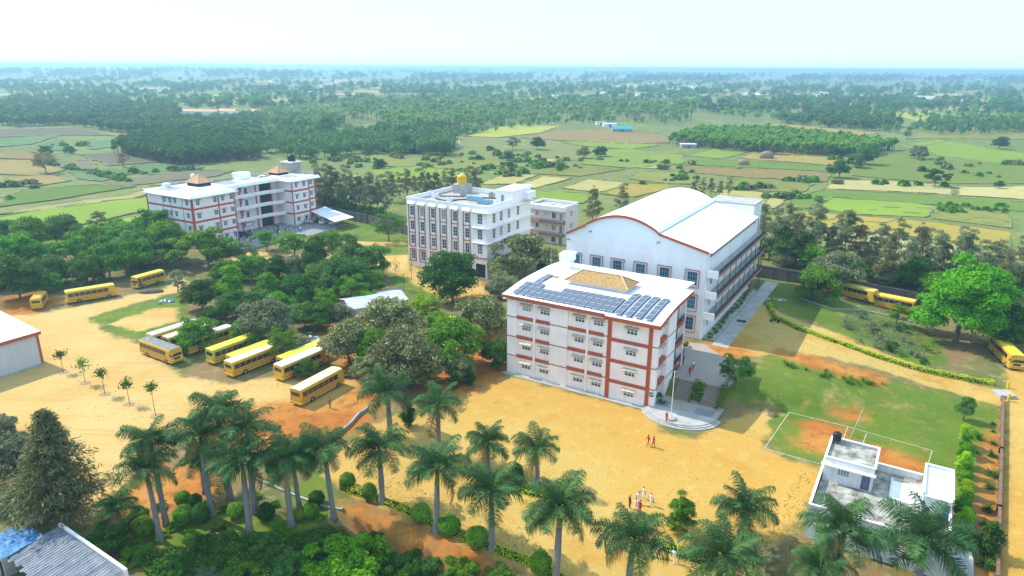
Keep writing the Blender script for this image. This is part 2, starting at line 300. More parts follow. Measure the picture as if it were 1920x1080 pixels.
# ------------------------------------------------------------------ fields beyond the wall
def fieldmat(name, c1, c2, c3, rows=0., ang=0.):
    m = bpy.data.materials.new(name); m.use_nodes = True; nt = m.node_tree; N = nt.nodes; L = nt.links; b = N['Principled BSDF']; b.inputs['Roughness'].default_value = .95; b.inputs['Specular IOR Level'].default_value = .1
    tc = N.new('ShaderNodeTexCoord'); oi = N.new('ShaderNodeObjectInfo')
    def noise(s, d=5, r=.6, vec=None): n = N.new('ShaderNodeTexNoise'); n.inputs['Scale'].default_value = s; n.inputs['Detail'].default_value = d; n.inputs['Roughness'].default_value = r; L.new(vec or tc.outputs['Object'], n.inputs['Vector']); return n.outputs['Fac']
    def mr(s, a, bb, lo=0., hi=1.): r = N.new('ShaderNodeMapRange'); r.inputs['From Min'].default_value = a; r.inputs['From Max'].default_value = bb; r.inputs['To Min'].default_value = lo; r.inputs['To Max'].default_value = hi; L.new(s, r.inputs['Value']); return r.outputs[0]
    def mix(f, a, bb):
        x = N.new('ShaderNodeMix'); x.data_type = 'RGBA'; L.new(f, x.inputs[0])
        for i, c in ((6, a), (7, bb)):
            if isinstance(c, tuple): x.inputs[i].default_value = (*c, 1)
            else: L.new(c, x.inputs[i])
        return x.outputs[2]
    mp = N.new('ShaderNodeMapping'); mp.inputs['Rotation'].default_value = (0, 0, ang); mp.inputs['Scale'].default_value = (.25, 2.2, 1); L.new(tc.outputs['Object'], mp.inputs['Vector'])
    c = mix(mr(noise(.03), .38, .62), c1, c2); c = mix(mr(noise(.11, 7, .7), .5, .72), c, c3); c = mix(mr(noise(.5, 6, .75), .42, .7, 0, .85), c, c3)
    c = mix(mr(noise(.35, 4, .6, mp.outputs[0]), .42, .62, 0, .45 if rows == 0 else .25), c, c2)
    if rows:
        w = N.new('ShaderNodeTexWave'); w.inputs['Scale'].default_value = rows; w.inputs['Distortion'].default_value = 1.2; w.inputs['Detail'].default_value = 3; mp2 = N.new('ShaderNodeMapping'); mp2.inputs['Rotation'].default_value = (0, 0, ang); L.new(tc.outputs['Object'], mp2.inputs['Vector']); L.new(mp2.outputs[0], w.inputs['Vector'])
        c = mix(mr(w.outputs['Fac'], .2, .9, 0, .55), c, c2)
    v = N.new('ShaderNodeVectorMath'); v.operation = 'SCALE'; L.new(c, v.inputs[0]); L.new(mr(oi.outputs['Random'], 0, 1, .85, 1.12), v.inputs['Scale']); L.new(v.outputs[0], b.inputs['Base Color'])
    return m
FM = {'shade_brown': fieldmat('cloud_shaded_fallow', (.15, .12, .075), (.19, .15, .09), (.1, .11, .05)), 'shade_green': fieldmat('cloud_shaded_crop', (.07, .14, .05), (.1, .18, .06), (.12, .14, .06)), 'lime': fieldmat('bright_crop', (0.1560, 0.2405, 0.0208), (0.1950, 0.2847, 0.0286), (0.2145, 0.2327, 0.0338)), 'green': fieldmat('green_crop', (0.0975, 0.1690, 0.0234), (0.1261, 0.2054, 0.0286), (0.1664, 0.1794, 0.0338)),  # first two: cloud shade over the left fields is put into the colour
      'straw': fieldmat('straw_stubble', (0.342, 0.291, 0.088), (0.394, 0.329, 0.121), (0.256, 0.236, 0.063)), 'rows': fieldmat('straw_rows', (0.360, 0.299, 0.102), (0.428, 0.362, 0.151), (0.281, 0.244, 0.075), 1.1, R(70)), 'gold': fieldmat('golden_grass', (0.2912, 0.2223, 0.0377), (0.3510, 0.2405, 0.0468), (0.1950, 0.1963, 0.0286)),
      'pale': fieldmat('pale_stubble', (0.360, 0.307, 0.126), (0.412, 0.353, 0.165), (0.275, 0.251, 0.088), .6, R(10)), 'brown': fieldmat('brown_fallow', (0.2431, 0.1612, 0.0520), (0.2912, 0.2054, 0.0650), (0.1664, 0.1521, 0.0377)), 'plow': fieldmat('ploughed_soil', (0.2340, 0.1521, 0.0598), (0.2834, 0.1885, 0.0754), (0.1742, 0.1430, 0.0468), .8, R(20)),
      'tan': fieldmat('tan_fallow', (0.3315, 0.2327, 0.0598), (0.3705, 0.2769, 0.0793), (0.2340, 0.1963, 0.0429)), 'greyg': fieldmat('grey_green_grass', (0.1950, 0.1963, 0.0429), (0.2431, 0.2327, 0.0559), (0.1456, 0.1612, 0.0286)), 'pasture': fieldmat('pasture_grass', (0.1261, 0.1794, 0.0286), (0.1664, 0.2223, 0.0338), (0.1950, 0.1885, 0.0429)), 'yel': fieldmat('yellow_green_crop', (0.2912, 0.2951, 0.0377), (0.3510, 0.3393, 0.0520), (0.2340, 0.2574, 0.0338))}
FIELDS = [
 ('rows',[(1545,354),(1562,337),(1690,342),(1780,347),(1788,366),(1690,360)]),('rows',[(1796,351),(1935,350),(1935,375),(1797,367)]),
 ('gold',[(1470,420),(1515,397),(1700,412),(1890,434),(1895,468),(1700,443),(1560,428)]),('pale',[(1530,428),(1700,446),(1790,458),(1880,505),(1780,500),(1640,470),(1540,450)]),
 ('lime',[(1530,390),(1560,372),(1690,378),(1755,388),(1735,408),(1600,402)]),('greyg',[(1745,410),(1760,388),(1890,402),(1895,428)]),('green',[(1480,372),(1545,357),(1690,363),(1800,371),(1930,380),(1930,398),(1760,385),(1560,370),(1500,395)]),
 ('lime',[(1285,292),(1340,279),(1408,284),(1352,298)]),('tan',[(1412,285),(1450,284),(1572,298),(1562,311),(1388,297)]),('green',[(1284,300),(1350,299),(1560,312),(1556,322),(1440,316),(1282,309)]),
 ('brown',[(1280,312),(1440,318),(1556,325),(1550,341),(1400,333),(1280,323)]),('greyg',[(1325,348),(1395,334),(1525,346),(1500,362),(1420,358)]),('straw',[(1330,356),(1420,360),(1480,366),(1450,392),(1360,374)]),
 ('pasture',[(1605,305),(1680,283),(1800,262),(1935,280),(1935,345),(1790,345),(1690,338),(1600,330)]),('lime',[(1700,270),(1760,262),(1930,290),(1930,312),(1760,292)]),('greyg',[(1700,260),(1740,237),(1930,245),(1930,262),(1800,260)]),
 ('lime',[(1000,377),(1003,358),(1085,362),(1110,372),(1090,382)]),('straw',[(903,346),(938,328),(1010,328),(962,346)]),('straw',[(962,351),(1020,331),(1072,335),(1000,354)]),('straw',[(1055,354),(1100,336),(1170,343),(1150,356),(1120,361)]),
 ('gold',[(1128,364),(1172,344),(1248,346),(1256,354),(1190,370)]),('greyg',[(1085,331),(1000,326),(1060,312),(1172,318)]),('greyg',[(1182,336),(1192,322),(1270,322),(1320,346),(1250,345)]),('pasture',[(1090,283),(1180,279),(1282,292),(1278,308),(1180,316),(1090,308)]),
 ('plow',[(978,259),(1040,244),(1130,243),(1250,255),(1254,268),(1170,270),(1060,264)]),('yel',[(870,256),(955,233),(1050,237),(1010,250),(935,258)]),('lime',[(1050,266),(1115,265),(1240,272),(1180,281),(1090,274)]),('tan',[(1425,231),(1500,236),(1645,250),(1610,257),(1490,249)]),
 ('yel',[(1740,232),(1660,214),(1740,208),(1780,216)]),('pale',[(1660,202),(1830,198),(1870,202),(1840,208),(1690,208)]),('greyg',[(700,290),(760,296),(900,296),(960,310),(850,318),(720,312)]),('lime',[(700,320),(760,312),(880,322),(900,335),(800,345),(700,338)]),
 ('lime',[(-10,430),(-10,410),(160,381),(285,371),(292,392),(180,416),(80,437)]),('straw',[(-10,404),(90,386),(240,366),(280,353),(292,360),(255,372),(90,394)]),('shade_brown',[(190,346),(330,322),(440,319),(405,331),(270,346),(210,353)]),('shade_green',[(128,321),(240,317),(252,325),(192,341),(148,336)]),
 ('shade_green',[(247,311),(350,305),(382,315),(292,328),(252,323)]),('shade_brown',[(100,306),(168,301),(182,316),(130,320)]),('shade_brown',[(150,291),(228,286),(312,303),(205,312)]),('brown',[(-10,301),(60,301),(120,320),(80,330),(-10,327)]),('brown',[(20,332),(100,329),(132,340),(62,351),(-10,346)]),
 ('shade_green',[(58,277),(112,262),(142,284),(72,282)]),('shade_green',[(142,263),(200,262),(222,275),(172,281)]),('shade_green',[(-10,262),(120,251),(60,271),(-10,277)]),('shade_brown',[(-10,244),(140,240),(212,255),(122,254),(-10,258)]),('green',[(40,357),(180,347),(255,351),(90,377),(-10,390)]),('lime',[(83,443),(190,419),(282,402),(272,430),(182,447)]),('brown',[(-10,285),(60,284),(110,300),(40,299),(-10,297)]),
 ('straw',[(330,186),(420,178),(520,182),(560,192),(400,194)]),('yel',[(420,188),(500,186),(530,192),(440,198)]),('pale',[(1050,160),(1120,157),(1300,162),(1280,170),(1120,168)])]
for k, (x, y, w, hh, sk) in enumerate(((1130, 300, 60, 5, 20), (1200, 312, 55, 5, 15), (760, 330, 50, 4, 20), (860, 306, 45, 4, 10), (1690, 395, 60, 6, 10), (1620, 412, 70, 6, 20), (1850, 415, 45, 7, 0), (1520, 440, 60, 6, 20), (1900, 480, 60, 9, 10), (1380, 395, 40, 5, 8), (1290, 355, 40, 4, 10), (640, 330, 40, 4, 6), (1760, 305, 70, 4, 10), (1850, 322, 60, 4, 8), (1240, 290, 40, 2.5, 8), (1010, 300, 40, 3, 10), (940, 318, 40, 3, 8), (60, 368, 60, 5, 20), (330, 345, 50, 4, 30), (30, 318, 40, 4, 10), (180, 252, 60, 2, 0), (60, 290, 50, 3, 10), (250, 340, 40, 3, 20), (1500, 260, 60, 2.5, 8), (1850, 255, 60, 2.5, 6), (1130, 252, 40, 2, 4))):
    FIELDS.insert(0, (['greyg', 'straw', 'green', 'pasture', 'gold', 'yel', 'tan'][k % 7], [(x - w, y + sk * .1), (x - w * .55, y - hh), (x + w, y - hh * .5 - sk * .05), (x + w * .6, y + hh)]))
for k in range(70):
    x = rng.uniform(0, 1920); y = rng.uniform(143, 200); w = rng.uniform(20, 110); hh = (y - 132) * .05 + .7
    FIELDS.append((['pale', 'tan', 'greyg', 'straw', 'pale'][k % 5], [(x - w, y), (x - w * .2, y - hh), (x + w, y - hh * .3), (x + w * .3, y + hh)]))
BUND = mat('grassy_bund', (.16, .2, .055), .95, .3, .3, 3, .2, alt=(.25, .24, .08), altamt=.5)
def rough(w):
    out = []
    for a, b in zip(w, np.roll(w, -1, 0)):
        L = np.linalg.norm(b - a); n = max(2, min(14, int(L / 5)))
        for i in range(n): out.append(a + (b - a) * i / n + (rng.normal(size=2) * min(1.1, L * .012) if i else 0))
    return np.array(out)
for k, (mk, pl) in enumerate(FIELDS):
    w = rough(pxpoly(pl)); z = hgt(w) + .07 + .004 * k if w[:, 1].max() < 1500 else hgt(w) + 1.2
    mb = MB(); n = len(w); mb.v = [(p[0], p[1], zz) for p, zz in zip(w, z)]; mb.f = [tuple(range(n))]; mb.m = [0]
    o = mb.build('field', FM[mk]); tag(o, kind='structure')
    if w[:, 1].max() < 900:
        bd = MB()
        for a, b_, za in zip(w, np.roll(w, -1, 0), z):
            if rng.uniform() < .6: bd.bar((a[0], a[1], za + .02), (b_[0], b_[1], za + .02), rng.uniform(.4, 1.1) * (1 + w[:, 1].max() / 900), rng.uniform(.15, .4))
        bd.build('bund', BUND, o)
    me = o.data
    if me.polygons[0].normal.z < 0: me.flip_normals()
# ------------------------------------------------------------------ building kit
WALL = mat('pale_wall_paint', (.96, .86, .82), .85, .06, .25, 5, .05, streak=.06, alt=(.82, .74, .72), altamt=.12)
WALLW = mat('white_wall_paint', (.96, .91, .88), .85, .07, .2, 5, .05, streak=.06, alt=(.8, .78, .78), altamt=.15)
WALLC = mat('cream_wall_paint', (.95, .86, .79), .85, .06, .25, 5, .05, streak=.1)
PINK = mat('pink_wall_paint', (.82, .66, .58), .85, .06, .25, 5, .05, streak=.12)
REDP = mat('brick_red_paint', (.46, .1, .045), .8, .12, .6, 8)
BROWNP = mat('brown_trim_paint', (.36, .15, .11), .8, .12, .6, 8)
ROOFW = mat('white_roof_coating', (.88, .88, .9), .7, .06, .15, 2, .05, alt=(.7, .7, .72), altamt=.25)
SHEET = mat('white_roof_sheet', (.88, .89, .92), .45, .04, .1, 2)
CLAD = mat('pale_blue_cladding', (.87, .89, .88), .5, .04, .2, 3)
CONC = mat('weathered_concrete', (.42, .4, .37), .9, .2, .35, 4, .2, alt=(.25, .24, .22), altamt=.5)
CONCL = mat('light_concrete', (.46, .43, .39), .9, .15, .35, 4, .15, alt=(.33, .31, .27), altamt=.4)
TILE = mat('orange_roof_tile', (.52, .29, .1), .75, .2, 2., 9, .2, alt=(.58, .38, .17), altamt=.5)
TILE2 = mat('faded_roof_tile', (.72, .42, .24), .8, .2, 2., 9, .2, alt=(.62, .32, .16), altamt=.5)
GLASS = glassmat('window_glass', (.035, .05, .075))
GLASSB = glassmat('blue_window_glass', (.02, .09, .16)); GLASS2 = glassmat('window_glass_paler', (.1, .13, .16)); GLASS3 = mat('curtained_pane', (.34, .33, .3), .4, .3, 2, 8); GLASSB2 = glassmat('blue_window_glass_paler', (.06, .17, .25))
FRAMEW = mat('white_window_frame', (.85, .88, .92), .5, .05)
FRAMEB = mat('blue_window_frame', (.24, .44, .54), .5, .08)
FRAMEG = mat('grey_window_frame', (.3, .33, .36), .5, .08)
AWN = mat('weathered_awning', (.62, .52, .36), .85, .15, 1., 6, alt=(.38, .33, .26), altamt=.4)
METAL = mat('dark_railing_metal', (.07, .085, .1), .5, .15)
STEEL = mat('grey_steel', (.35, .37, .4), .45, .1, metal=.4)
DARK = mat('dark_interior', (.03, .03, .035), .9, .1)
BLACKP = mat('black_plastic', (.02, .022, .025), .45, .1)
WHITEP = mat('white_plastic', (.8, .8, .8), .45, .05)
YELP = mat('yellow_tank_plastic', (.75, .42, .02), .5, .1)
DOORB = mat('slate_blue_door', (.13, .16, .22), .5, .1)
SOLAR = mat('solar_cell', (.1, .12, .16), .4, .15, 1., 4, spec=.45)
ALU = mat('panel_frame', (.7, .74, .8), .35, .05, metal=.3)
def rotxy(a): return Matrix.Rotation(a, 4, 'Z')
def wall_face(mb, p0, a, w, z0, z1, ops=(), dep=.18, m=0):
    """wall from p0 along angle a, outside on the right hand; openings (u0,u1,za,zb) with reveals"""
    d = np.array([math.cos(a), math.sin(a)]); inn = np.array([-d[1], d[0]])
    def pt(u, z, k=0.): q = np.asarray(p0, float)[:2] + d * u + inn * k; return (q[0], q[1], z)
    us = sorted({0., float(w), *[o[0] for o in ops], *[o[1] for o in ops]}); zs = sorted({float(z0), float(z1), *[o[2] for o in ops], *[o[3] for o in ops]})
    for i in range(len(us) - 1):
        for j in range(len(zs) - 1):
            uc, zc = (us[i] + us[i + 1]) / 2, (zs[j] + zs[j + 1]) / 2
            if any(o[0] < uc < o[1] and o[2] < zc < o[3] for o in ops): continue
            mb.quad(pt(us[i], zs[j]), pt(us[i + 1], zs[j]), pt(us[i + 1], zs[j + 1]), pt(us[i], zs[j + 1]), m)
    for u0, u1, za, zb in ops:
        mb.quad(pt(u0, za), pt(u1, za), pt(u1, za, dep), pt(u0, za, dep), m); mb.quad(pt(u0, zb, dep), pt(u1, zb, dep), pt(u1, zb), pt(u0, zb), m)
        mb.quad(pt(u0, za), pt(u0, za, dep), pt(u0, zb, dep), pt(u0, zb), m); mb.quad(pt(u1, za, dep), pt(u1, za), pt(u1, zb), pt(u1, zb, dep), m)
_WM = {}
def win_mesh(w, h, nx, nz, fr, tr, t=.07):
    k = ('f', w, h, nx, nz, fr.name, tr, t)
    if k not in _WM:
        mb = MB(); mb.box(0, w, .0, .09, 0, t); mb.box(0, w, .0, .09, h - t, h); mb.box(0, t, .0, .09, t, h - t); mb.box(w - t, w, .0, .09, t, h - t)
        for i in range(1, nx): x = w * i / nx; mb.box(x - t * .45, x + t * .45, .004, .085, t, h - t)
        for z in ([h * j / nz for j in range(1, nz)] if tr is None else [h * tr]): mb.box(t, w - t, .008, .08, z - t * .45, z + t * .45)
        _WM[k] = mb.mesh('window', fr)
    return _WM[k]
def pane_mesh(w, h, gl):
    k = ('p', w, h, gl.name)
    if k not in _WM: mb = MB(); mb.box(.02, w - .02, .045, .06, .02, h - .02); _WM[k] = mb.mesh('pane', gl)
    return _WM[k]
def awn_mesh(w, proj=.65, drop=.22, th=.09, m=None):
    k = ('a', w, proj, drop, (m or AWN).name)
    if k not in _WM:
        mb = MB(); mb.prism([(0, -.0), (0, -proj), (w, -proj), (w, -.0)], [0, -drop, -drop, 0], [th, th - drop, th - drop, th]); _WM[k] = mb.mesh('awning', m or AWN)
    return _WM[k]
def window(parent, p0, a, u, z, w, h, nx=3, nz=2, fr=FRAMEW, gl=GLASS, dep=.13, tr=None, awn=0., awz=.15, proj=.65, t=.07):
    d = np.array([math.cos(a), math.sin(a)]); inn = np.array([-d[1], d[0]]); q = np.asarray(p0, float)[:2] + d * u + inn * (dep - .09)
    o = ob('window', win_mesh(w, h, nx, nz, fr, tr, t), parent, (q[0], q[1], z), a); ob('pane', pane_mesh(w, h, random.choice([gl, gl, gl, GLASS2, gl, GLASS3] if gl is GLASS else [gl, gl, GLASSB2])), o)
    if awn: ob('awning', awn_mesh(awn, proj), o, ((w - awn) / 2, -(dep - .09) - .002, h + awz))
    return o
def at_local(org, u, v, z=0.): q = np.asarray(org)[:2] + UX * u + VX * v; return (q[0], q[1], z)
def railing(parent, name, pts, h=1.0, sp=1.2, rails=3, m=METAL, infill=False):
    mb = MB()
    for a, b in zip(pts[:-1], pts[1:]):
        a = Vector(a); b = Vector(b); L = (b - a).length; n = max(1, round(L / sp))
        for i in range(n + 1): p = a.lerp(b, i / n); mb.box(p.x - .03, p.x + .03, p.y - .03, p.y + .03, p.z, p.z + h)
        for j in range(rails): z = Vector((0, 0, h * (j + 1) / rails - .03)); mb.bar(a + z, b + z, .04)
        if infill:
            n = max(1, round(L / .14))
            for i in range(n): p = a.lerp(b, (i + .5) / n); mb.box(p.x - .012, p.x + .012, p.y - .012, p.y + .012, p.z + .05, p.z + h - .04)
    return mb.build(name, m, parent)
def hip_roof(parent, u0, u1, v0, v1, z0, z1, ridge, m, name='tiled_roof', courses=9, ribs=.0):
    """hipped roof in overlapping courses of tile; ridge = (ua, ub)"""
    vm = (v0 + v1) / 2; mb = MB(); A = [(u0, v0), (u1, v0), (u1, v1), (u0, v1)]; B = [(ridge[0], vm), (ridge[1], vm), (ridge[1], vm), (ridge[0], vm)]
    for i in range(4):
        j = (i + 1) % 4
        for c in range(courses):
            t0, t1 = c / courses, (c + 1) / courses
            def P(k, t, dz=0.): return (A[k][0] + (B[k][0] - A[k][0]) * t, A[k][1] + (B[k][1] - A[k][1]) * t, z0 + (z1 - z0) * t + dz)
            mb.quad(P(i, t0, .07), P(j, t0, .07), P(j, t1, .01), P(i, t1, .01)); mb.quad(P(i, t0, -.0), P(j, t0, -.0), P(j, t0, .07), P(i, t0, .07))
        L = math.hypot(A[j][0] - A[i][0], A[j][1] - A[i][1]); n = int(L / .42)
        for k in range(1, n):
            f = k / n; e = (A[i][0] + (A[j][0] - A[i][0]) * f, A[i][1] + (A[j][1] - A[i][1]) * f)
            # rib runs up the slope until it meets the hip
            la = 1.0
            if i in (0, 2): inner = [min(B[i][0], B[j][0]), max(B[i][0], B[j][0])]; x = e[0]; la = 1. if inner[0] <= x <= inner[1] else ((x - u0) / max(inner[0] - u0, 1e-3) if x < inner[0] else (u1 - x) / max(u1 - inner[1], 1e-3)); tp = (e[0], e[1] + (vm - e[1]) * la)
            else: la = 1 - abs(e[1] - vm) / ((v1 - v0) / 2); bx = B[i][0]; tp = (e[0] + (bx - e[0]) * la, e[1])
            if la > .06: mb.bar((e[0], e[1], z0 + .07), (tp[0], tp[1], z0 + (z1 - z0) * la + .06), .07, .07)
    o = mb.build(name, m, parent)
    cp = MB()
    for i in range(4): cp.bar((*A[i], z0 + .12), (*B[i], z1 + .1), .2, .12)
    if ridge[1] > ridge[0]: cp.bar((ridge[0], vm, z1 + .1), (ridge[1], vm, z1 + .1), .22, .12)
    cp.build('ridge_cap', mat('pale_ridge_cap', (.68, .47, .3), .8), o)
    return o
def water_tank(parent_or_none, loc, r, h, m, label=None):
    mb = MB(); n = 7; pr = [(r * .98, 0)]
    for i in range(n): z0 = h * .82 * i / n; z1 = h * .82 * (i + 1) / n; pr += [(r, z0 + .02), (r, z1 - .05), (r * .96, z1 - .02)]
    pr += [(r * .95, h * .84), (r * .6, h * .94), (r * .3, h * .97)]
    o = mb.lathe(pr, 18).build('water_tank', m, None, loc, 0, True); tag(o, label, 'water tank')
    MB().lathe([(r * .34, h * .95), (r * .34, h * 1.03), (r * .1, h * 1.05)], 14).build('lid', m if m is not YELP else WHITEP, o); return o
P90 = R(90)
# ------------------------------------------------------------------ front block: four storeys, solar roof
FO = G(950.5, 697)
FB = thing('school_building', 'pale pink four storey block with red bands and solar panels on a curved white roof', 'building', (*FO, 0), TH)
FW, FD = 26.3, 20.5
mb = MB(); zs4 = [1.25, 4.7, 8.15, 11.6]; wx = [2.73, 6.14, 12.4, 15.64]
ops = [(x, x + 1.75, z, z + 1.12) for x in wx for z in zs4]; mb2 = MB()
wall_face(mb, (0, .22), 0, 18.6, 0, 14.0, ops, .15)
ops2 = [(21.27 - 18.6, 21.27 - 18.6 + 1.75, z - .25, z + .87) for z in zs4]
wall_face(mb, (18.6, 0), 0, FW - 18.6, 0, 13.6, ops2, .15)
mb.quad((18.6, 0, 0), (18.6, .22, 0), (18.6, .22, 14), (18.6, 0, 14))
sop = [(2.2, 3.9, z, z + 1.2) for z in zs4]
wall_face(mb, (25.5, 0), P90, 13.4, 0, 14.0, [(u, w, a, b) for u, w, a, b in sop] + [(9.6, 12.4, z - .9, z + 1.5) for z in zs4[1:]], .15)
wall_face(mb, (25.5, 13.4), 2 * P90, 1.2, 0, 14.2); wall_face(mb, (24.3, 13.4), P90, FD - 13.4, 0, 14.2); wall_face(mb, (24.3, FD), 2 * P90, 24.3, 0, 14.4); wall_face(mb, (0, FD), 3 * P90, FD - .22, 0, 14.4)
mb.build('wall', WALL, FB)
for x0, x1 in ((0, 1.78), (4.98, 5.38), (8.1, 11.29), (14.56, 14.92), (17.58, 18.2)):
    MB().box(x0, x1, -.03 if x1 - x0 > 3 else 0, .3, 0, 13.5).build('pilaster', WALL, FB)
for v0, v1 in ((0.0, .9), (4.9, 8.7), (13.1, 13.4)): MB().box(25.45, FW, v0 + .002, v1, 0, 14.1).build('pilaster', WALL, FB)
bd = [(.0, 18.2)]
for zb in (3.1, 6.55, 10.05):
    for x0, x1 in ((1.8, 4.96), (5.4, 8.08), (11.31, 14.54), (14.94, 17.56)): MB().box(x0, x1, .1, .24, zb, zb + .6).build('floor_band', REDP, FB)
    for x0, x1 in ((-.02, 1.8), (8.08, 11.31), (17.56, 18.2)): MB().box(x0, x1, -.06, .0, zb + .2, zb + .38).build('string_course', BROWNP, FB)
    MB().box(18.85, 24.86, -.07, .02, zb - .3, zb + .28).build('floor_band', REDP, FB)
    MB().box(25.45, FW + .02, -.06, -.0, zb + .0, zb + .16).build('string_course', BROWNP, FB)
    MB().box(25.45, FW - .15, .9, 4.9, zb - .05, zb + .5).build('floor_band', REDP, FB); MB().box(FW, FW + .05, -.06, .9, zb, zb + .16).build('string_course', BROWNP, FB)
    MB().box(FW, FW + .05, 4.9, 8.7, zb + .15, zb + .3).build('string_course', BROWNP, FB); MB().box(25.45, FW - .05, 8.7, 13.1, zb - .1, zb + .6).build('floor_band', REDP, FB)
    railing(FB, 'railing', [(FW - .1, 8.75, zb + .6), (FW - .1, 13.05, zb + .6)], .95, 1.1, 3, METAL, True)
MB().box(18.2, 18.86, -.1, .03, 0, 13.2).build('corner_strip', REDP, FB); MB().box(24.85, 25.46, -.1, .03, 0, 13.2).build('corner_strip', REDP, FB)
for x in wx:
    for z in zs4: window(FB, (0, .22), 0, x, z, 1.75, 1.12, 3, 2, awn=2.25, awz=.2, t=.1)
for z in zs4: window(FB, (0, 0), 0, 21.27, z - .25, 1.75, 1.12, 3, 2, awn=2.25, awz=.2, t=.1)
for z in zs4:
    window(FB, (25.5, 0), P90, 2.2, z, 1.7, 1.2, 3, 2, awn=2.3, awz=.25, proj=.95)
    if z > 2: window(FB, (25.5, 0), P90, 9.6, z - .9, 2.8, 2.4, 4, 2, FRAMEG)
MB().box(1.4, 17.3, -.5, .0, 0, .12).build('plinth', CONCL, FB)
mb = MB(); prof = [(-.75, 14.25), (1, 14.45), (2.75, 14.68), (4.4, 14.88), (6, 15.04), (8.5, 15.12), (11, 15.16), (15, 15.18), (18, 15.05), (FD + .3, 14.85)]
def froof(x0, x1, pr, m):
    mb = MB()
    for (a, za), (b, zb) in zip(pr[:-1], pr[1:]):
        mb.quad((x0, a, za), (x1, a, za), (x1, b, zb), (x0, b, zb)); mb.quad((x0, a, za - .25), (x0, b, zb - .25), (x1, b, zb - .25), (x1, a, za - .25))
        mb.quad((x0, a, za - .25), (x0, a, za), (x0, b, zb), (x0, b, zb - .25)); mb.quad((x1, a, za - .25), (x1, b, zb - .25), (x1, b, zb), (x1, a, za))
    a, za = pr[0]; mb.quad((x0, a, za - .25), (x1, a, za - .25), (x1, a, za), (x0, a, za)); a, za = pr[-1]; mb.quad((x0, a, za - .25), (x0, a, za), (x1, a, za), (x1, a, za - .25))
    return mb.build('roof', m, FB, smooth=False)
froof(-.6, 18.0, prof, ROOFW); rp = [p for p in prof if p[0] <= 15]; froof(18.0, FW + .55, [(-1.15, 14.12)] + rp[1:], ROOFW); froof(18.0, 25.3, [(15.0, 15.17), (18, 15.05), (FD + .3, 14.85)], ROOFW)
fm = MB(); fm.box(-.62, 17.95, -.8, -.74, 13.72, 14.2)
fm.box(18.0, FW + .58, -1.2, -1.14, 13.5, 14.08); fm.box(17.9, 18.0, -1.2, -.74, 13.5, 14.2); fm.build('fascia', REDP, FB)
fm = MB()
for (a, za), (b, zb) in zip(([(-1.15, 14.12)] + rp[1:])[:-1], rp[1:]): fm.prism([(FW + .55, a), (FW + .62, a), (FW + .62, b), (FW + .55, b)], [za - .55, za - .55, zb - .55, zb - .55], [za - .02, za - .02, zb - .02, zb - .02])
fm.build('fascia', REDP, FB)
sof = MB(); sof.box(-.5, FW + .4, -.7, .25, 13.45, 13.52); sof.build('soffit', WALL, FB)
# solar strips: racks running up the curve
def roofz(v): return float(np.interp(v, [p[0] for p in prof], [p[1] for p in prof]))
pm = MB(); pm.box(0, 1.06, 0, 1.68, 0, .05, 1); pm.box(.035, 1.025, .05, 1.63, .045, .056, 0)
panel_me = pm.mesh('solar_panel', [SOLAR, ALU])
strips = [(.9, 3, 0), (2.15, 6, 0), (3.4, 3, 0), (4.6, 2, 0), (5.8, 2, 0), (7.0, 2, 0), (8.2, 3, 0), (9.4, 3, 0), (10.6, 3, 0), (11.8, 3, 0), (13.0, 3, 0), (14.2, 3, 0), (15.4, 3, 0), (16.6, 3, 0), (17.8, 3, 0), (19.3, 5, 0), (20.9, 5, 0), (22.5, 5, 0), (24.1, 5, 0)]
for x, n, v0 in strips:
    vs = -.2 if x < 18 else -.6; rk = MB()
    for dx in (.12, .95): rk.bar((x + dx, vs, roofz(vs) + (.16 if dx < .5 else .26)), (x + dx, vs + n * 1.72, roofz(vs + n * 1.72) + (.16 if dx < .5 else .26)), .06)
    for k in range(n + 1): vv = vs + k * 1.72; rk.bar((x + .95, vv, roofz(vv)), (x + .95, vv, roofz(vv) + .26), .05)
    rack = rk.build('solar_rack', ALU, FB); sk = MB(); sk.bar((x + 1.09, vs, roofz(vs) + .14), (x + 1.09, vs + n * 1.72, roofz(vs + n * 1.72) + .14), .06, .26); sk.build('rack_shadow_strip', mat('rack_shadow_dark', (.09, .11, .12), .7), rack)  # dark bar stands in for the shadow along each panel strip
    for k in range(n):
        vv = vs + .05 + k * 1.72; o = ob('solar_panel', panel_me, rack, (x, vv, roofz(vv) + .17)); sl_ = math.atan2(roofz(vv + 1.6) - roofz(vv), 1.6)
        o.rotation_euler = (sl_, R(-6), 0); o.location = (x, vv, roofz(vv) + .2)
MB().box(7.6, 17.6, 8.0, 12.2, 15.1, 15.75).build('skylight_wall', WALLW, FB)
hip_roof(FB, 6.8, 18.3, 7.3, 12.7, 15.75, 17.2, (9.0, 16.0), TILE, courses=7)
tk = MB(); tk.box(1.9, 2.15, 15.7, 15.95, 15.1, 16.6); tk.box(3.6, 3.85, 15.7, 15.95, 15.1, 16.6); tk.box(1.9, 2.15, 17.0, 17.25, 15.1, 16.6); tk.box(3.6, 3.85, 17.0, 17.25, 15.1, 16.6)
tk.build('tank_stand', WALLW, FB); MB().box(1.7, 4.05, 15.4, 17.5, 16.6, 17.7).build('tank_house', WALLW, FB); MB().prism([(1.6, 15.3), (4.15, 15.3), (4.15, 17.6), (1.6, 17.6)], [17.7] * 4, [17.75, 17.75, 18.0, 18.0]).build('tank_house_roof', ROOFW, FB)
MB().tube([(.9, 13.8, 15.1), (.9, 13.8, 20.2)], [.05, .03], 6).build('lightning_rod', STEEL, FB); MB().box(3.2, 4.4, 9.4, 10.2, 15.15, 15.3).build('roof_hatch', mat('hatch_brown', (.3, .25, .18)), FB)
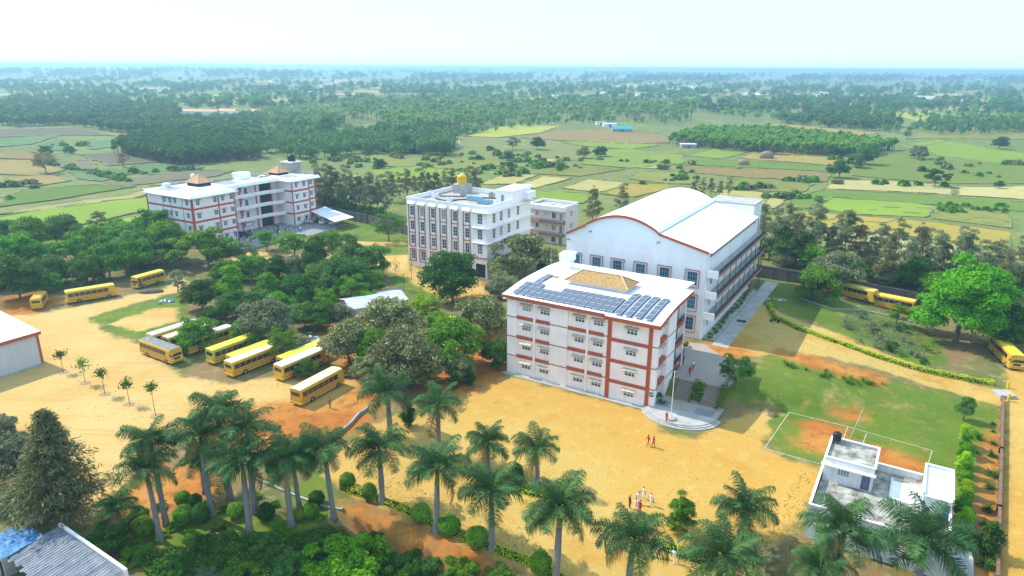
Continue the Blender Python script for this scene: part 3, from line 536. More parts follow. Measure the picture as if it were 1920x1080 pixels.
sg = MB().box(25.6, 26.2, -.12, -.1, 2.05, 2.75).build('notice_sign', mat('green_sign', (.02, .2, .07), .5), FB)
MB().box(25.72, 25.98, -.124, -.121, 2.38, 2.5).build('sign_mark', WHITEP, sg); MB().box(25.98, 26.08, -.124, -.121, 2.3, 2.58).build('sign_mark', WHITEP, sg)
# ------------------------------------------------------------------ hall with vaulted roof
HR = G(1315, 637, PLAT); HW, HD = 28.3, 36.5; HO = HR - UX * HW
HB = thing('assembly_hall', 'large white hall with vaulted white roof, red trim and long side galleries', 'building', (*HO, PLAT), TH)
def vault(u):   # roof height above the hall floor
    if u <= 4.2: return 16.85 + (u / 4.2) * 2.2
    if u < 19.0: return 19.2 + 2.35 * (1 - ((u - 11.6) / 7.4) ** 2)
    return 19.05 - (u - 19.0) / 9.3 * 2.25
wz = [10.15, 5.6, 1.5]; hx = [28.3 - 27.1, 28.3 - 22.6, 28.3 - 18.25, 28.3 - 13.6, 28.3 - 8.9, 28.3 - 3.65]
hops = [(x, x + 1.85, z, z + 2.55) for x in hx for z in wz]
mb = MB(); wall_face(mb, (0, 0), 0, HW, -.6, 16.3, hops, .3)
us = list(np.linspace(0, 4.2, 4)) + list(np.linspace(4.2001, 19.0, 22)) + list(np.linspace(19.0001, HW, 6))
gops = []
for z in (12.6, 8.6, 4.6): gops += [(2.5 + 4.2 * k, 3.6 + 4.2 * k, z - 2.6 + .02, z - .45) for k in range(8)] + [(4.1 + 4.2 * k, 5.5 + 4.2 * k, z - 1.8, z - .5) for k in range(8)]
wall_face(mb, (HW, 0), P90, HD, -.6, 16.6, gops, .15); wall_face(mb, (HW, HD), 2 * P90, HW, -.6, 17); wall_face(mb, (0, HD), 3 * P90, HD, -.6, 16.6)
mb.build('wall', WALLW, HB)
mb = MB(); mc = MB()
for a, b in zip(us[:-1], us[1:]): mb.quad((a, .02, 16.3), (b, .02, 16.3), (b, .02, vault(b) - .1), (a, .02, vault(a) - .1)); mc.quad((a, HD, 16.3), (b, HD, 16.3), (b, HD, vault(b) - .1), (a, HD, vault(a) - .1))
for k in range(1, 94): u = HW * k / 94; mb.box(u - .03, u + .03, -.03, .02, 16.34, vault(u) - .15)
mb.build('gable_cladding', CLAD, HB); mc.build('gable_cladding', CLAD, HB)
def roof_strip(name, ulist, m, over=.45):
    mb = MB()
    for a, b in zip(ulist[:-1], ulist[1:]):
        za, zb = vault(a), vault(b); mb.quad((a, -over, za), (b, -over, zb), (b, HD + over, zb), (a, HD + over, za)); mb.quad((a, -over, za - .12), (a, HD + over, za - .12), (b, HD + over, zb - .12), (b, -over, zb - .12)); mb.quad((a, -over, za - .12), (b, -over, zb - .12), (b, -over, zb), (a, -over, za)); mb.quad((a, HD + over, za), (b, HD + over, zb), (b, HD + over, zb - .12), (a, HD + over, za - .12))
    return mb.build(name, m, HB)
vl = roof_strip('vault_roof', [u for u in us if 4.2 < u <= 19.0], SHEET); roof_strip('side_roof', [-.4, 0, 2.1, 4.2], SHEET); rr = roof_strip('side_roof', [19.02, 23, 26, HW + .5], SHEET)
rb = MB()
for k in range(1, 20): u = 19 + (HW + .4 - 19) * k / 20; pass
for k in range(1, 36): v = HD * k / 36; rb.bar((19.1, v, vault(19.1) + .02), (HW + .45, v, vault(HW + .45) + .02), .05, .04)
rb.build('sheet_rib', SHEET, rr)
rb = MB()
for k in range(1, 36):
    v = HD * k / 36; ul = [u for u in us if 4.2 < u <= 19.0]
    for a, b in zip(ul[:-1], ul[1:]): rb.bar((a, v, vault(a) + .015), (b, v, vault(b) + .015), .05, .04)
rb.build('sheet_rib', SHEET, vl)
mb = MB()
for a, b in zip(us[:-1], us[1:]):
    if b - a > .001: mb.prism([(a, -.56), (b, -.56), (b, -.46), (a, -.46)], [vault(a) - .42, vault(b) - .42, vault(b) - .42, vault(a) - .42], [vault(a) + .06, vault(b) + .06, vault(b) + .06, vault(a) + .06])
mb.build('verge_trim', REDP, HB); MB().bar((19.0, -.4, 19.1), (19.0, HD + .4, 19.1), .25, .2).build('valley_gutter', mat('valley_grey', (.3, .36, .34)), HB)
MB().box(HW + .52, HW + .72, -.3, HD, 16.45, 16.7).build('gutter', STEEL, HB); MB().box(HW, HW + .06, .9, HD - .4, 15.55, 16.25).build('eave_band', REDP, HB)
for x in hx:
    for z in wz:
        fr = MB(); e = .38
        fr.box(x - e, x + 1.85 + e, -.16, -.0, z + 2.55, z + 2.55 + e); fr.box(x - e, x, -.16, -.0, z - .35, z + 2.55); fr.box(x + 1.85, x + 1.85 + e, -.16, -.0, z - .35, z + 2.55); fr.box(x, x + 1.85, -.16, -.0, z - .35, z)
        o = fr.build('window_surround', PINK, HB)
        t = MB(); t.box(x - e - .06, x + 1.85 + e + .06, -.2, -.16, z + 2.55 + e - .12, z + 2.55 + e + .05); t.box(x - e - .06, x - e + .06, -.2, -.16, z - .4, z + 2.55 + e - .12); t.box(x + 1.85 + e - .06, x + 1.85 + e + .06, -.2, -.16, z - .4, z + 2.55 + e - .12); t.box(x - e + .06, x + 1.85 + e - .06, -.2, -.16, z - .4, z - .28); t.build('trim', BROWNP, o)
        window(HB, (0, 0), 0, x, z, 1.85, 2.55, 4, 3, FRAMEB, GLASSB, .24)
for gi, zt in enumerate((12.6, 8.6, 4.6)):
    g = MB().box(HW + .002, HW + 2.0, -.35, HD + 3.2, zt - .4, zt).build('gallery_floor', CONCL, HB)
    MB().box(HW + 2.0, HW + 2.06, -.35, HD + 3.2, zt - .42, zt + .02).build('fascia', mat('faded_red_fascia', (.5, .2, .12), .8), g)
    MB().box(HW + .004, HW + 2.05, -.5, -.35, zt - .45, zt + .95).build('end_parapet', WALLW, g)
    rl = railing(g, 'railing', [(HW + 1.95, -.2, zt), (HW + 1.95, HD + 3.1, zt), (HW + .1, HD + 3.1, zt)], 1.0, 2.0, 3, METAL)
    sc_ = MB(); nb = 190
    for k in range(nb): v = -.1 + (HD + 3.1) * k / nb; sc_.box(HW + 1.93, HW + 1.965, v, v + .06, zt + .03, zt + .95)
    sc_.build('baluster', METAL, g)
    ps = MB()
    for k in range(10): v = .2 + (HD + 2.6) * k / 9; ps.box(HW + 1.85, HW + 1.95, v, v + .1, zt, zt + (3.6 if gi else 1.0))
    ps.build('post', METAL, g)
    for k in range(8):
        if gi or k in (2, 5): ob('door', pane_mesh(1.1, 2.1, DOORB), g, (HW - .1, 2.5 + 4.2 * k, zt - 2.58 + (2.6 if gi == 0 else 0)), P90) if gi == 0 else ob('door', pane_mesh(1.1, 2.1, DOORB), g, (HW - .12, 2.5 + 4.2 * k, zt - 2.55), P90)
    for k in range(8): window(HB, (HW, 0), P90, 4.1 + 4.2 * k, zt - 1.8, 1.4, 1.3, 3, 2, FRAMEW, GLASS, .12)
st = MB()
for k, (x, y) in enumerate(((HW + .2, HD + 2.8), (HW + 1.2, HD + 3.0), (HW + 1.9, HD + 3.0), (HW + 1.9, HD + 1.0))): st.box(x - .06, x + .06, y - .06, y + .06, -.6, 15.8)
for z in (2.5, 6.5, 10.5): st.bar((HW + 1.9, HD + .2, z), (HW + 1.9, HD + 3, z + 1.6), .06)
st.build('stair_frame', METAL, HB)
tw = MB(); wall_face(tw, (17.8, HD + .55), 0, 9.9, 10, 19.0); wall_face(tw, (27.7, HD + .55), P90, 7.8, -.6, 19.0, [(2.5, 3.6, 14.2, 15.6)], .2); wall_face(tw, (27.7, HD + 8.35), 2 * P90, 9.9, -.6, 19.0); wall_face(tw, (17.8, HD + 8.35), 3 * P90, 7.8, -.6, 19.0)
tw.build('stair_tower', WALLW, HB); t2 = MB(); t2.box(17.6, 27.9, HD + .4, HD + 8.5, 19.0, 19.3); t2.build('tower_roof', CONCL, HB); window(HB, (27.7, HD + .55), P90, 2.5, 14.2, 1.1, 1.4, 2, 2)
MB().box(HW + .05, HW + 2.2, .6, HD * .98, -.6, .18).build('planter_kerb', CONCL, HB)
for u, z in ((.25, 15.5), (4.9, 17.6), (18.6, 17.2)):
    c = MB(); c.box(u, u + .5, -.45, .0, z, z + .18); c.box(u + .05, u + .2, -.7, -.45, z - .08, z + .1); c.build('flood_light', STEEL, HB)
MB().tube([(HW - .25, -.1, -.5), (HW - .25, -.1, 16.3)], .06, 6).build('down_pipe', WALLW, HB)
for u, z in ((10.2, 12.6), (11.6, 12.8), (12.2, 12.7), (15.1, 12.6), (15.8, 12.5)): MB().box(u, u + .3, -.12, 0, z, z + .3).build('vent', STEEL, HB)
# ------------------------------------------------------------------ middle block
MO = G(913, 388.8, 18.0) - UX * 24.6
MBd = thing('college_block', 'white four storey block with tall red framed windows and a yellow roof tank', 'building', (*MO, 0), TH)
MW, MD = 24.6, 21.5; mz = [13.55, 9.75, 6.05, 1.9]; mxs = [.95, 4.15, 7.65, 10.95, 14.45, 18.05]
mb = MB(); ops = [(x, x + 1.25, z, z + 2.4) for x in mxs for z in mz] + [(21.75, 23.2, z, z + 2.5) for z in mz[:3]] + [(21.2, 24.1, .1, 3.6)]
wall_face(mb, (0, 0), 0, MW, 0, 18.1, ops, .25)
sy = [2.6, 5.95, 9.7, 14.2]; ops = [(y, y + 1.3, z, z + 2.4) for y in sy for z in mz]
wall_face(mb, (MW, 0), P90, MD, 0, 18.1, ops, .2); wall_face(mb, (MW, MD), 2 * P90, MW, 0, 18.1); wall_face(mb, (0, MD), 3 * P90, MD, 0, 18.1); mb.build('wall', WALLC, MBd)
pp = MB(); pp.box(.25, MW - .25, .25, MD - .25, 16.75, 16.9); pp.build('roof_deck', CONCL, MBd)
pp = MB(); pp.box(-.05, MW + .05, -.05, .22, 17.0, 18.2); pp.box(-.05, .22, .22, MD - .2, 17.0, 18.2); pp.box(MW - .22, MW + .05, .22, MD - .2, 17.0, 18.2); pp.box(-.05, MW + .05, MD - .2, MD + .05, 17.0, 18.2); pp.build('parapet', WALLW, MBd)
for x in mxs:
    f = MB(); xa, xb = x - .42, x + 1.67
    f.box(xa, xa + .16, -.22, 0, 5.4, 16.5); f.box(xb - .16, xb, -.22, 0, 5.4, 16.5); f.build('window_surround', BROWNP, MBd)
    for z in mz[:3]: MB().box(xa + .16, xb - .16, -.16, 0, z - .75, z - .55).build('floor_band', REDP, MBd)
    f = MB(); f.box(xa, xa + .16, -.22, 0, 1.4, 4.8); f.box(xb - .16, xb, -.22, 0, 1.4, 4.8); f.box(xa + .16, xb - .16, -.22, 0, 4.5, 4.8); f.box(xa + .16, xb - .16, -.22, 0, 1.4, 1.6); f.build('window_surround', BROWNP, MBd)
    MB().prism([(xa - .1, 0), (xa - .1, -.55), (xb + .1, -.55), (xb + .1, 0)], [16.5, 16.5, 16.5, 16.5], [17.3, 16.65, 16.65, 17.3]).build('window_hood', WALLW, MBd)
    for z in mz: window(MBd, (0, 0), 0, x, z, 1.25, 2.4, 2, 3, FRAMEW, GLASS, .22)
for x in (2.55 + .0, 6.0, 9.4, 12.85, 16.3, 19.9): MB().box(x + .25, x + .75, -.1, 0, 0, 17.0).build('pilaster', WALLC, MBd)
MB().box(20.5, MW + .02, -.35, -.0, 5.0, 5.25).build('cornice', BROWNP, MBd)
for zb in (16.55, 12.75, 9.0): MB().prism([(20.55, 0), (20.55, -.85), (MW + .85, -.85), (MW + .85, MD + .3), (MW, MD + .3), (MW, 0)], zb - .08, zb + .12).build('sunshade', WALLW, MBd); MB().box(20.6, MW + .7, -.72, -.1, zb - .2, zb - .08).build('sunshade_trim', BROWNP, MBd)
for z in mz[:3]: window(MBd, (0, 0), 0, 21.75, z, 1.45, 2.5, 3, 3, FRAMEW, GLASSB, .2)
for y in sy:
    for z in mz: window(MBd, (MW, 0), P90, y, z, 1.3, 2.4, 2, 3, FRAMEW, GLASS, .18)
MB().box(21.2, 24.1, .18, .24, .1, 3.6).build('entrance', DARK, MBd)
sh = MB(); wall_face(sh, (MW - 5.2, 12.4), 0, 5.2, 16.9, 19.9, [(1.5, 2.4, 16.95, 18.9)], .2); wall_face(sh, (MW, 12.4), P90, 9.0, 16.9, 20.0); wall_face(sh, (MW, 21.4), 2 * P90, 5.2, 16.9, 20.0); wall_face(sh, (MW - 5.2, 21.4), 3 * P90, 9.0, 16.9, 20.0); sh.build('stair_head', WALLW, MBd)
MB().prism([(MW - 5.4, 12.1), (MW + .2, 12.1), (MW + .2, 21.7), (MW - 5.4, 21.7)], [19.9] * 4, [20.0, 20.2, 20.5, 20.3]).build('stair_head_roof', ROOFW, MBd)
ob('door', pane_mesh(.9, 1.95, FRAMEG), MBd, (MW - 3.7, 12.5, 16.95))
MB().box(2.2, 6.4, 17.2, 20.6, 16.9, 19.3).build('tank_room', CONCL, MBd)
MB().box(MW, MW + 1.8, 17, 21, 17.5, 19.3).build('side_tank_room', WALLW, MBd)
water_tank(None, at_local(MO, 4.3, 18.8, 19.3), 1.3, 2.7, YELP, 'yellow water tank on the roof of the white middle block')
for i, (u, v) in enumerate(((12.2, 9.6), (16.8, 7.4))):
    fr = MB(); fr.box(u, u + 4.0, v, v + .08, 17.0, 18.0); fr.box(u, u + 4.0, v + 1.3, v + 1.38, 17.0, 18.0); fr.box(u - .06, u, v, v + 1.38, 17.0, 18.0); fr.box(u + 4.0, u + 4.06, v, v + 1.38, 17.0, 18.0)
    for k in range(8): fr.box(u + .05 + k * .5, u + .1 + k * .5, v - .04, v, 17.0, 18.0)
    so_ = fr.build('roof_skylight', FRAMEB, MBd); MB().box(u, u + 4, v + .08, v + 1.3, 17.5, 17.55).build('pane', mat('pale_blue_glazing', (.5, .56, .58), .8), so_)
du = MB()
for a, b in (((4, 7, 17.1), (11, 5, 17.1)), ((6, 4, 17.1), (12, 11, 17.1)), ((10, 13, 17.1), (18, 16, 17.1)), ((3, 10, 17.2), (9, 13, 17.2)), ((7, 3, 17.1), (10, 8, 17.1))): du.bar(a, b, .35, .3)
du.build('roof_pipe', mat('rusty_pipe', (.16, .13, .11), .8, .2), MBd)
for i, (u, v, r) in enumerate(((3.5, 7.5, .8), (9.6, 5.6, .65), (8.0, 14.2, .7), (15.2, 17.0, .7))):
    t = MB(); t.box(u - r, u + r, v - r * .7, v + r * .7, 16.9, 16.9 + r * 1.9); t.build('cooling_unit', WHITEP if i < 2 else STEEL, MBd); MB().lathe([(r * .55, 16.9 + r * 1.9), (r * .5, 16.95 + r * 1.9)], 12, (u, v)).build('fan_grille', DARK, MBd)
MB().tube([(0, 0, 0)] * 0 or [(MW - 1, 4, 16.9), (MW - 1, 4, 18.0)], .35, 10).build('vent_pipe', STEEL, MBd)
# annex
AO = G(1060.9, 387.8, 11.5) - UX * 12
AB = thing('hostel_annex', 'small pink three storey annex with balconies behind the white middle block', 'building', (*AO, 0), TH)
mb = MB(); ops = [(2.0, 3.1, z, z + 1.4) for z in (8.0, 4.3, .8)] + [(5.2, 6.1, z + .5, z + 1.2) for z in (8.0, 4.3)] + [(7.4, 8.8, z - .4, z + 1.4) for z in (8.0, 4.3, .8)] + [(10.0, 11.0, z - 1, z + 1.4) for z in (8.0, 4.3, 1.0)]
wall_face(mb, (0, 0), 0, 12, 0, 11.4, ops, .2); wall_face(mb, (12, 0), P90, 8.4, 0, 11.4, [(3.4, 4.6, z, z + 1.5) for z in (8.0, 4.3, .8)], .2); wall_face(mb, (12, 8.4), 2 * P90, 12, 0, 11.4); wall_face(mb, (0, 8.4), 3 * P90, 8.4, 0, 11.4); mb.build('wall', PINK, AB)
for u0, u1, z0, z1 in ops: window(AB, (0, 0), 0, u0, z0, round(u1 - u0, 2), round(z1 - z0, 2), 2, 1, FRAMEW, GLASS, .18)
for z in (8.0, 4.3, .8): window(AB, (12, 0), P90, 3.4, z, 1.2, 1.5, 2, 2, FRAMEW, GLASS, .18, awn=1.7)
pp = MB(); pp.box(-.1, 12.1, -1.3, .0, 10.1, 11.5); pp.box(11.8, 12.1, 0, 8.5, 10.9, 11.6); pp.box(-.1, 12.1, 8.2, 8.5, 10.9, 11.6); pp.box(-.1, .2, 0, 8.2, 10.9, 11.6); pp.build('parapet', WALL, AB); MB().box(.2, 11.8, 0, 8.2, 10.6, 10.75).build('roof_deck', CONCL, AB)
for z in (6.3, 2.6): MB().box(0, 12.05, -1.3, -.002, z, z + .2).build('balcony_floor', BROWNP, AB); railing(AB, 'railing', [(0, -1.2, z + .2), (12, -1.2, z + .2), (12, -.05, z + .2)], .95, 1.5, 3, METAL, True)
MB().box(5.5, 6.3, 3, 3.8, 10.75, 11.6).build('roof_tank', WHITEP, AB)
# ------------------------------------------------------------------ left block with courtyard and galleries
LO = np.array([-89.9, 192.0])
LB = thing('classroom_block', 'pale four storey block with red bands, tiled roof pyramids and curved galleries', 'building', (*LO, 0), TH)
LH = 15.0; lz = [1.2, 4.9, 8.6, 12.3]; LD = 15.0
mb = MB(); allw = []
def lface(p0, a, w, us, z0=0, z1=LH):
    ops = [(u, u + 1.2, z, z + 1.5) for u in us for z in lz]; wall_face(mb, p0, a, w, z0, z1, ops, .15)
    for o in ops: allw.append((p0, a, o))
lface((-21, 0), 0, 21, [8.0, 10.4, 12.8, 18.2]); lface((0, 0), P90, 14.3, [1.4, 7.0, 9.6, 12.6]); lface((0, 14.3), 2 * P90, 7.2, []); lface((-7.2, 14.3), P90, 21.9, [3.2, 7.0])
lface((-7.2, 36.2), 0, 7.2, []); lface((0, 36.2), P90, 7.4, [1.4, 4.6]); lface((0, 43.6), 2 * P90, 1, []); lface((-1, 43.6), P90, 3.6, [1.2]); lface((-1, 47.2), 2 * P90, 14, []); lface((-15, 47.2), 3 * P90, 32.2, []); lface((-15, 15), 2 * P90, 6, []); lface((-21, 15), 3 * P90, 15, [])
mb.build('wall', mat('pinkish_wall_paint', (.95, .81, .78), .85, .06, .25, 5, .05, streak=.08), LB)
for p0, a, o in allw: window(LB, p0, a, o[0], o[2], 1.2, 1.5, 2, 2, FRAMEW, GLASSB, .12, awn=1.7)
for zb in (3.6, 7.3, 11.0):
    b = MB(); b.box(-21.06, 0.06, -.06, 0, zb, zb + .55); b.box(0, .06, 0, 14.36, zb, zb + .55); b.box(0, .06, 36.14, 43.6, zb, zb + .55); b.box(-7.2, 0.06, 36.14, 36.2, zb, zb + .55); b.box(-1, -.94, 43.6, 47.2, zb, zb + .55); b.build('floor_band', REDP, LB)
for x, y in ((-21.05, -.09), (-.45, -.09),): MB().box(x, x + .5, y, 0, 0, LH - .5).build('corner_strip', REDP, LB)
for y in (0.0, 8.4, 13.9): MB().box(0, .09, y, y + .42, 0, LH - .5).build('corner_strip', REDP, LB)
for y in (36.1, 43.2): MB().box(0, .09, y, y + .42, 0, LH - .5).build('corner_strip', REDP, LB)
MB().box(-1, -.9, 46.8, 47.24, 0, LH - .5).build('corner_strip', REDP, LB)
for x in (-13.2, -9.4, -4.2): MB().tube([(x, -.1, 0), (x, -.1, LH)], .07, 6).build('down_pipe', STEEL, LB)
rf = MB()
for x0, x1, y0, y1 in ((-21, 0, 0, 14.3), (-15, -5.2, 14.3, 36.2), (-15, 0, 36.2, 47.2)): rf.box(x0, x1, y0, y1, LH, LH + .25)
rf.build('roof_deck', ROOFW, LB)
fs = MB()   # sloping white eaves
def eave(a, b, n, ov=1.0, dz=.75):
    a = Vector((*a, 0)); b = Vector((*b, 0)); n = Vector((*n, 0)); z = Vector((0, 0, 1))
    fs.quad(a + n * ov + z * (LH - dz + .35), b + n * ov + z * (LH - dz + .35), b + z * (LH + .35), a + z * (LH + .35)); fs.quad(a + n * ov + z * (LH - dz + .15), a + z * (LH + .1), b + z * (LH + .1), b + n * ov + z * (LH - dz + .15)); fs.quad(a + n * ov + z * (LH - dz + .15), b + n * ov + z * (LH - dz + .15), b + n * ov + z * (LH - dz + .35), a + n * ov + z * (LH - dz + .35))
eave((-22, 0), (1, 0), (0, -1)); eave((0, -1), (0, 15.2), (1, 0)); eave((-5.2, 15.2), (-5.2, 35.2), (1, 0), .6); eave((0, 35.2), (0, 48), (1, 0)); eave((-5.2, 36.2), (1, 36.2), (0, -1)); eave((-21, -1), (-21, 15), (-1, 0)); eave((1, 14.3), (-5, 14.3), (0, 1)); fs.build('eave', ROOFW, LB)
pr = MB()
for x0, x1, y0, y1 in ((-21, -15, 14.6, 15), (-21, -20.7, 5, 14.6), (-14.9, -14.6, 15, 36), (-15, -1, 46.9, 47.2)): pr.box(x0, x1, y0, y1, LH + .25, LH + 1.1)
pr.build('parapet', CONCL, LB)
for x0, x1, y0, y1 in ((-19, -12, 1.5, 8), (-14, -7, 17, 24), (-13, -2, 44.8, 46.6), (-8, -2, 37.5, 43)): MB().box(x0, x1, y0, y1, LH + .25, LH + .27).build('deck_patch', CONC, LB)
for zb in (3.6, 7.3, 11.0):   # galleries with a bowed edge
    n = 12; edge = [(-5.0 + 1.0 * math.sin(math.pi * min(1, k / n * .9 + .1)) * .0 + (1.6 * sstep(np.array((k / n - .7) / .3)) if k / n > .7 else 0), 14.3 + 21.9 * k / n) for k in range(n + 1)]
    g = MB()
    for a, b in zip(edge[:-1], edge[1:]): g.prism([(-7.2, a[1]), (a[0], a[1]), (b[0], b[1]), (-7.2, b[1])], zb - .1, zb + .2)
    go = g.build('gallery_floor', WALL, LB); p = MB()
    for a, b in zip(edge[:-1], edge[1:]): p.bar((a[0], a[1], zb + .62), (b[0], b[1], zb + .62), .14, .85)
    p.build('gallery_parapet', WALL, go); p = MB()
    for k in range(30): f = (k + .5) / 30 * n; i = int(f); t = f - i; x = edge[i][0] * (1 - t) + edge[i + 1][0] * t; y = edge[i][1] * (1 - t) + edge[i + 1][1] * t; p.box(x + .06, x + .16, y - .28, y + .12, zb + .5, zb + .95)
    p.build('parapet_block', WALLW, go)
cl = MB()
for y in (20., 26., 32.): cl.box(-5.35, -5.0, y, y + .35, 0, LH)
cl.build('column', REDP, LB)
for z in (0.02, 3.85, 7.55, 11.25): MB().box(-7.18, -7.08, 29.2, 33.6, z, z + 2.9).build('stair_opening', DARK, LB)
for z in (3.85, 7.55, 11.25): MB().box(-7.18, -7.1, 18.0, 19.0, z, z + 2.2).build('door', DOORB, LB); MB().box(-7.18, -7.1, 23.5, 24.5, z, z + 2.2).build('door', DOORB, LB)
MB().box(-7.18, -7.1, 22.5, 25.5, 1.2, 2.6).build('notice_board', DARK, LB); MB().box(-7.1, -7.08, 22.7, 25.3, 1.35, 2.45).build('board_face', WALLW, LB)
hip_roof(LB, -17.2, -10.6, 10.2, 16.0 - .5, LH + 1.3, LH + 3.6, (-13.9, -13.9), TILE2, courses=7); MB().box(-16.6, -11.2, 10.7, 15.0, LH + .25, LH + 1.35).build('skylight_wall', DARK, LB)
hip_roof(LB, -15.0, -9.4, 39.0, 44.6, LH + 1.0, LH + 3.0, (-12.2, -12.2), TILE2, courses=6); MB().box(-14.5, -9.9, 39.5, 44.1, LH + .25, LH + 1.05).build('skylight_wall', DARK, LB)
MB().box(-14.9, -11.5, 25.5, 30.0, LH + .25, LH + 2.4).build('stair_head', WALLW, LB)
MB().box(-14.9, -10.2, 46.0, 50.0, 0, LH + 3.6).build('tank_tower', CONCL, LB); MB().box(-15.2, -9.9, 45.7, 50.3, LH + 3.6, LH + 3.85).build('tank_tower_cap', WALLW, LB)
water_tank(None, at_local(LO, -12.4, 48.2, LH + 3.85), 1.35, 2.3, BLACKP, 'black water tank on the tower of the left classroom block')
water_tank(None, at_local(LO, -17.5, 13.6, LH + 1.9), .7, 1.5, WHITEP, 'small white water tank behind the tiled roof pyramid'); MB().box(-18.2, -16.8, 12.9, 14.3, LH + .25, LH + 1.9).build('tank_stand', WALLW, LB)
MB().box(-19.6, -17.6, 4.5, 6.0, LH + .25, LH + 1.5).build('roof_tank', WHITEP, LB); MB().tube([(-15.5, 14.9, LH), (-15.5, 14.9, LH + 5)], .05, 5).build('mast', STEEL, LB)
jk = MB()
for k in range(14): x = -14 + 4 * rng.random(); y = 31 + 7 * rng.random(); jk.box(x, x + .3 + rng.random() * 1.6, y, y + .2 + rng.random(), LH + .25, LH + .5 + rng.random() * .5)
jk.build('roof_clutter', CONC, LB)
PLZ = mat('plaza_paving', (.24, .23, .22), .85, .1, .3, 5, .05, alt=(.3, .29, .28), altamt=.4)
lp = [at_local(LO, u, v)[:2] for u, v in ((-7, 14.3), (-7, 36.2), (0, 36.2), (0, 47), (14, 46), (15, 30), (13, 9), (9.5, 4), (0.0, 4))]
tag(MB().prism(lp, -.2, .18).build('plaza', PLZ), kind='structure')
# carport
CP = [at_local(LO, u, v, 3.2) for u, v in ((.3, 43.5), (-2.2, 52.0), (16.7, 46.3), (16.6, 37.6))]
cpo = thing('carport', 'white sheet carport roof on thin posts beside the left block', 'carport', (CP[3][0], CP[3][1], 0))
def rel(p, z=None): return (p[0] - CP[3][0], p[1] - CP[3][1], p[2] if z is None else z)
mb = MB(); mb.prism([rel(p)[:2] for p in CP], [3.5, 3.5, 2.9, 2.9], [3.58, 3.58, 2.98, 2.98]); mb.build('roof_sheet', SHEET, cpo)
for i, j, t in ((0, 3, .1), (0, 3, .55), (0, 3, .98), (1, 2, .1), (1, 2, .55), (1, 2, .98)):
    a = np.array(rel(CP[i])[:2]); b = np.array(rel(CP[j])[:2]); q = a + (b - a) * t; MB().tube([(q[0], q[1], -.1), (q[0], q[1], 3.5 - .6 * t)], .06, 6).build('post', STEEL, cpo)
# ------------------------------------------------------------------ foreground house
PO = G(1517.5, 944, 4.3); HTH = R(-31.3)
FH = thing('flat_roofed_house', 'white flat roofed house with rooftop rooms behind the royal palms', 'house', (*PO, 0), HTH)
HWALL = mat('house_wall_paint', (.8, .79, .76), .85, .06, .3, 5, .06, streak=.12); TERR = mat('stained_terrace', (.5, .47, .39), .9, .3, .5, 5, .15, alt=(.13, .12, .1), altamt=.5)
W_, D_ = 13.4, 13.4; mb = MB(); wall_face(mb, (0, 0), 0, W_, 0, 4.2, [(1.0, 2.6, 1.0, 2.3), (5.0, 6.4, 1.0, 2.3), (9.5, 10.9, 1.0, 2.3)], .2); wall_face(mb, (W_, 0), P90, D_, 0, 4.2); wall_face(mb, (W_, D_), 2 * P90, W_, 0, 4.2); wall_face(mb, (0, D_), 3 * P90, D_, 0, 4.2); mb.build('wall', HWALL, FH)
for x, w in ((1.0, 1.6), (5.0, 1.4), (9.5, 1.4)): window(FH, (0, 0), 0, x, 1.0, w, 1.3, 3, 1, FRAMEG, GLASS, .17, awn=2.2)
MB().box(.2, W_ - .2, .2, D_ - .2, 3.2, 3.32).build('terrace_floor', TERR, FH)
pp = MB(); pp.box(-.08, W_ + .08, -.08, .2, 4.2, 4.32); pp.box(-.08, .2, .2, D_ - .2, 4.2, 4.32); pp.box(W_ - .2, W_ + .08, .2, D_ - .2, 4.2, 4.32); pp.box(-.08, W_ + .08, D_ - .2, D_ + .08, 4.2, 4.32); pp.build('coping', WALLW, FH)
for k in range(3): MB().box(-.1, -.02, 1.5 + k * 1.6, 2.6 + k * 1.6, 3.5, 3.9).build('parapet_block', WALLW, FH)
rm = MB(); wall_face(rm, (.3, 7.6), 0, 5.3, 3.32, 6.4, [(1.5, 2.8, 4.35, 5.4), (4.1, 5.0, 3.34, 5.3)], .15); wall_face(rm, (5.6, 7.6), P90, 5.4, 3.32, 6.4); wall_face(rm, (5.6, 13.0), 2 * P90, 5.3, 3.32, 6.4); wall_face(rm, (.3, 13.0), 3 * P90, 5.4, 3.32, 6.4); rm.build('roof_room', HWALL, FH)
window(FH, (.3, 7.6), 0, 1.5, 4.35, 1.3, 1.05, 4, 1, FRAMEW, GLASS, .12); ob('door', pane_mesh(.9, 1.96, DOORB), FH, (4.4, 7.66, 3.34))
MB().box(.0, 5.8, 7.0, 7.6, 5.55, 5.7).build('sunshade', WALLW, FH); MB().box(.45, 5.45, 7.75, 12.85, 6.0, 6.1).build('room_roof', TERR, FH)
pp = MB(); pp.box(.2, 5.7, 7.5, 7.75, 6.4, 6.5); pp.box(.2, .45, 7.75, 12.85, 6.4, 6.5); pp.box(5.45, 5.7, 7.75, 12.85, 6.4, 6.5); pp.box(.2, 5.7, 12.85, 13.1, 6.4, 6.5); pp.build('coping', WALLW, FH)
tr = MB(); wall_face(tr, (10.6, 6.2), 0, 2.75, 3.32, 5.6, [(1.75, 2.65, 3.34, 5.1)], .15); wall_face(tr, (13.35, 6.2), P90, 6.9, 3.32, 5.9); wall_face(tr, (13.35, 13.1), 2 * P90, 2.75, 3.32, 5.9); wall_face(tr, (10.6, 13.1), 3 * P90, 6.9, 3.32, 5.9); tr.build('stair_room', HWALL, FH)
ob('door', pane_mesh(.9, 1.76, DOORB), FH, (12.35, 6.26, 3.34))
sh = MB(); n = 44
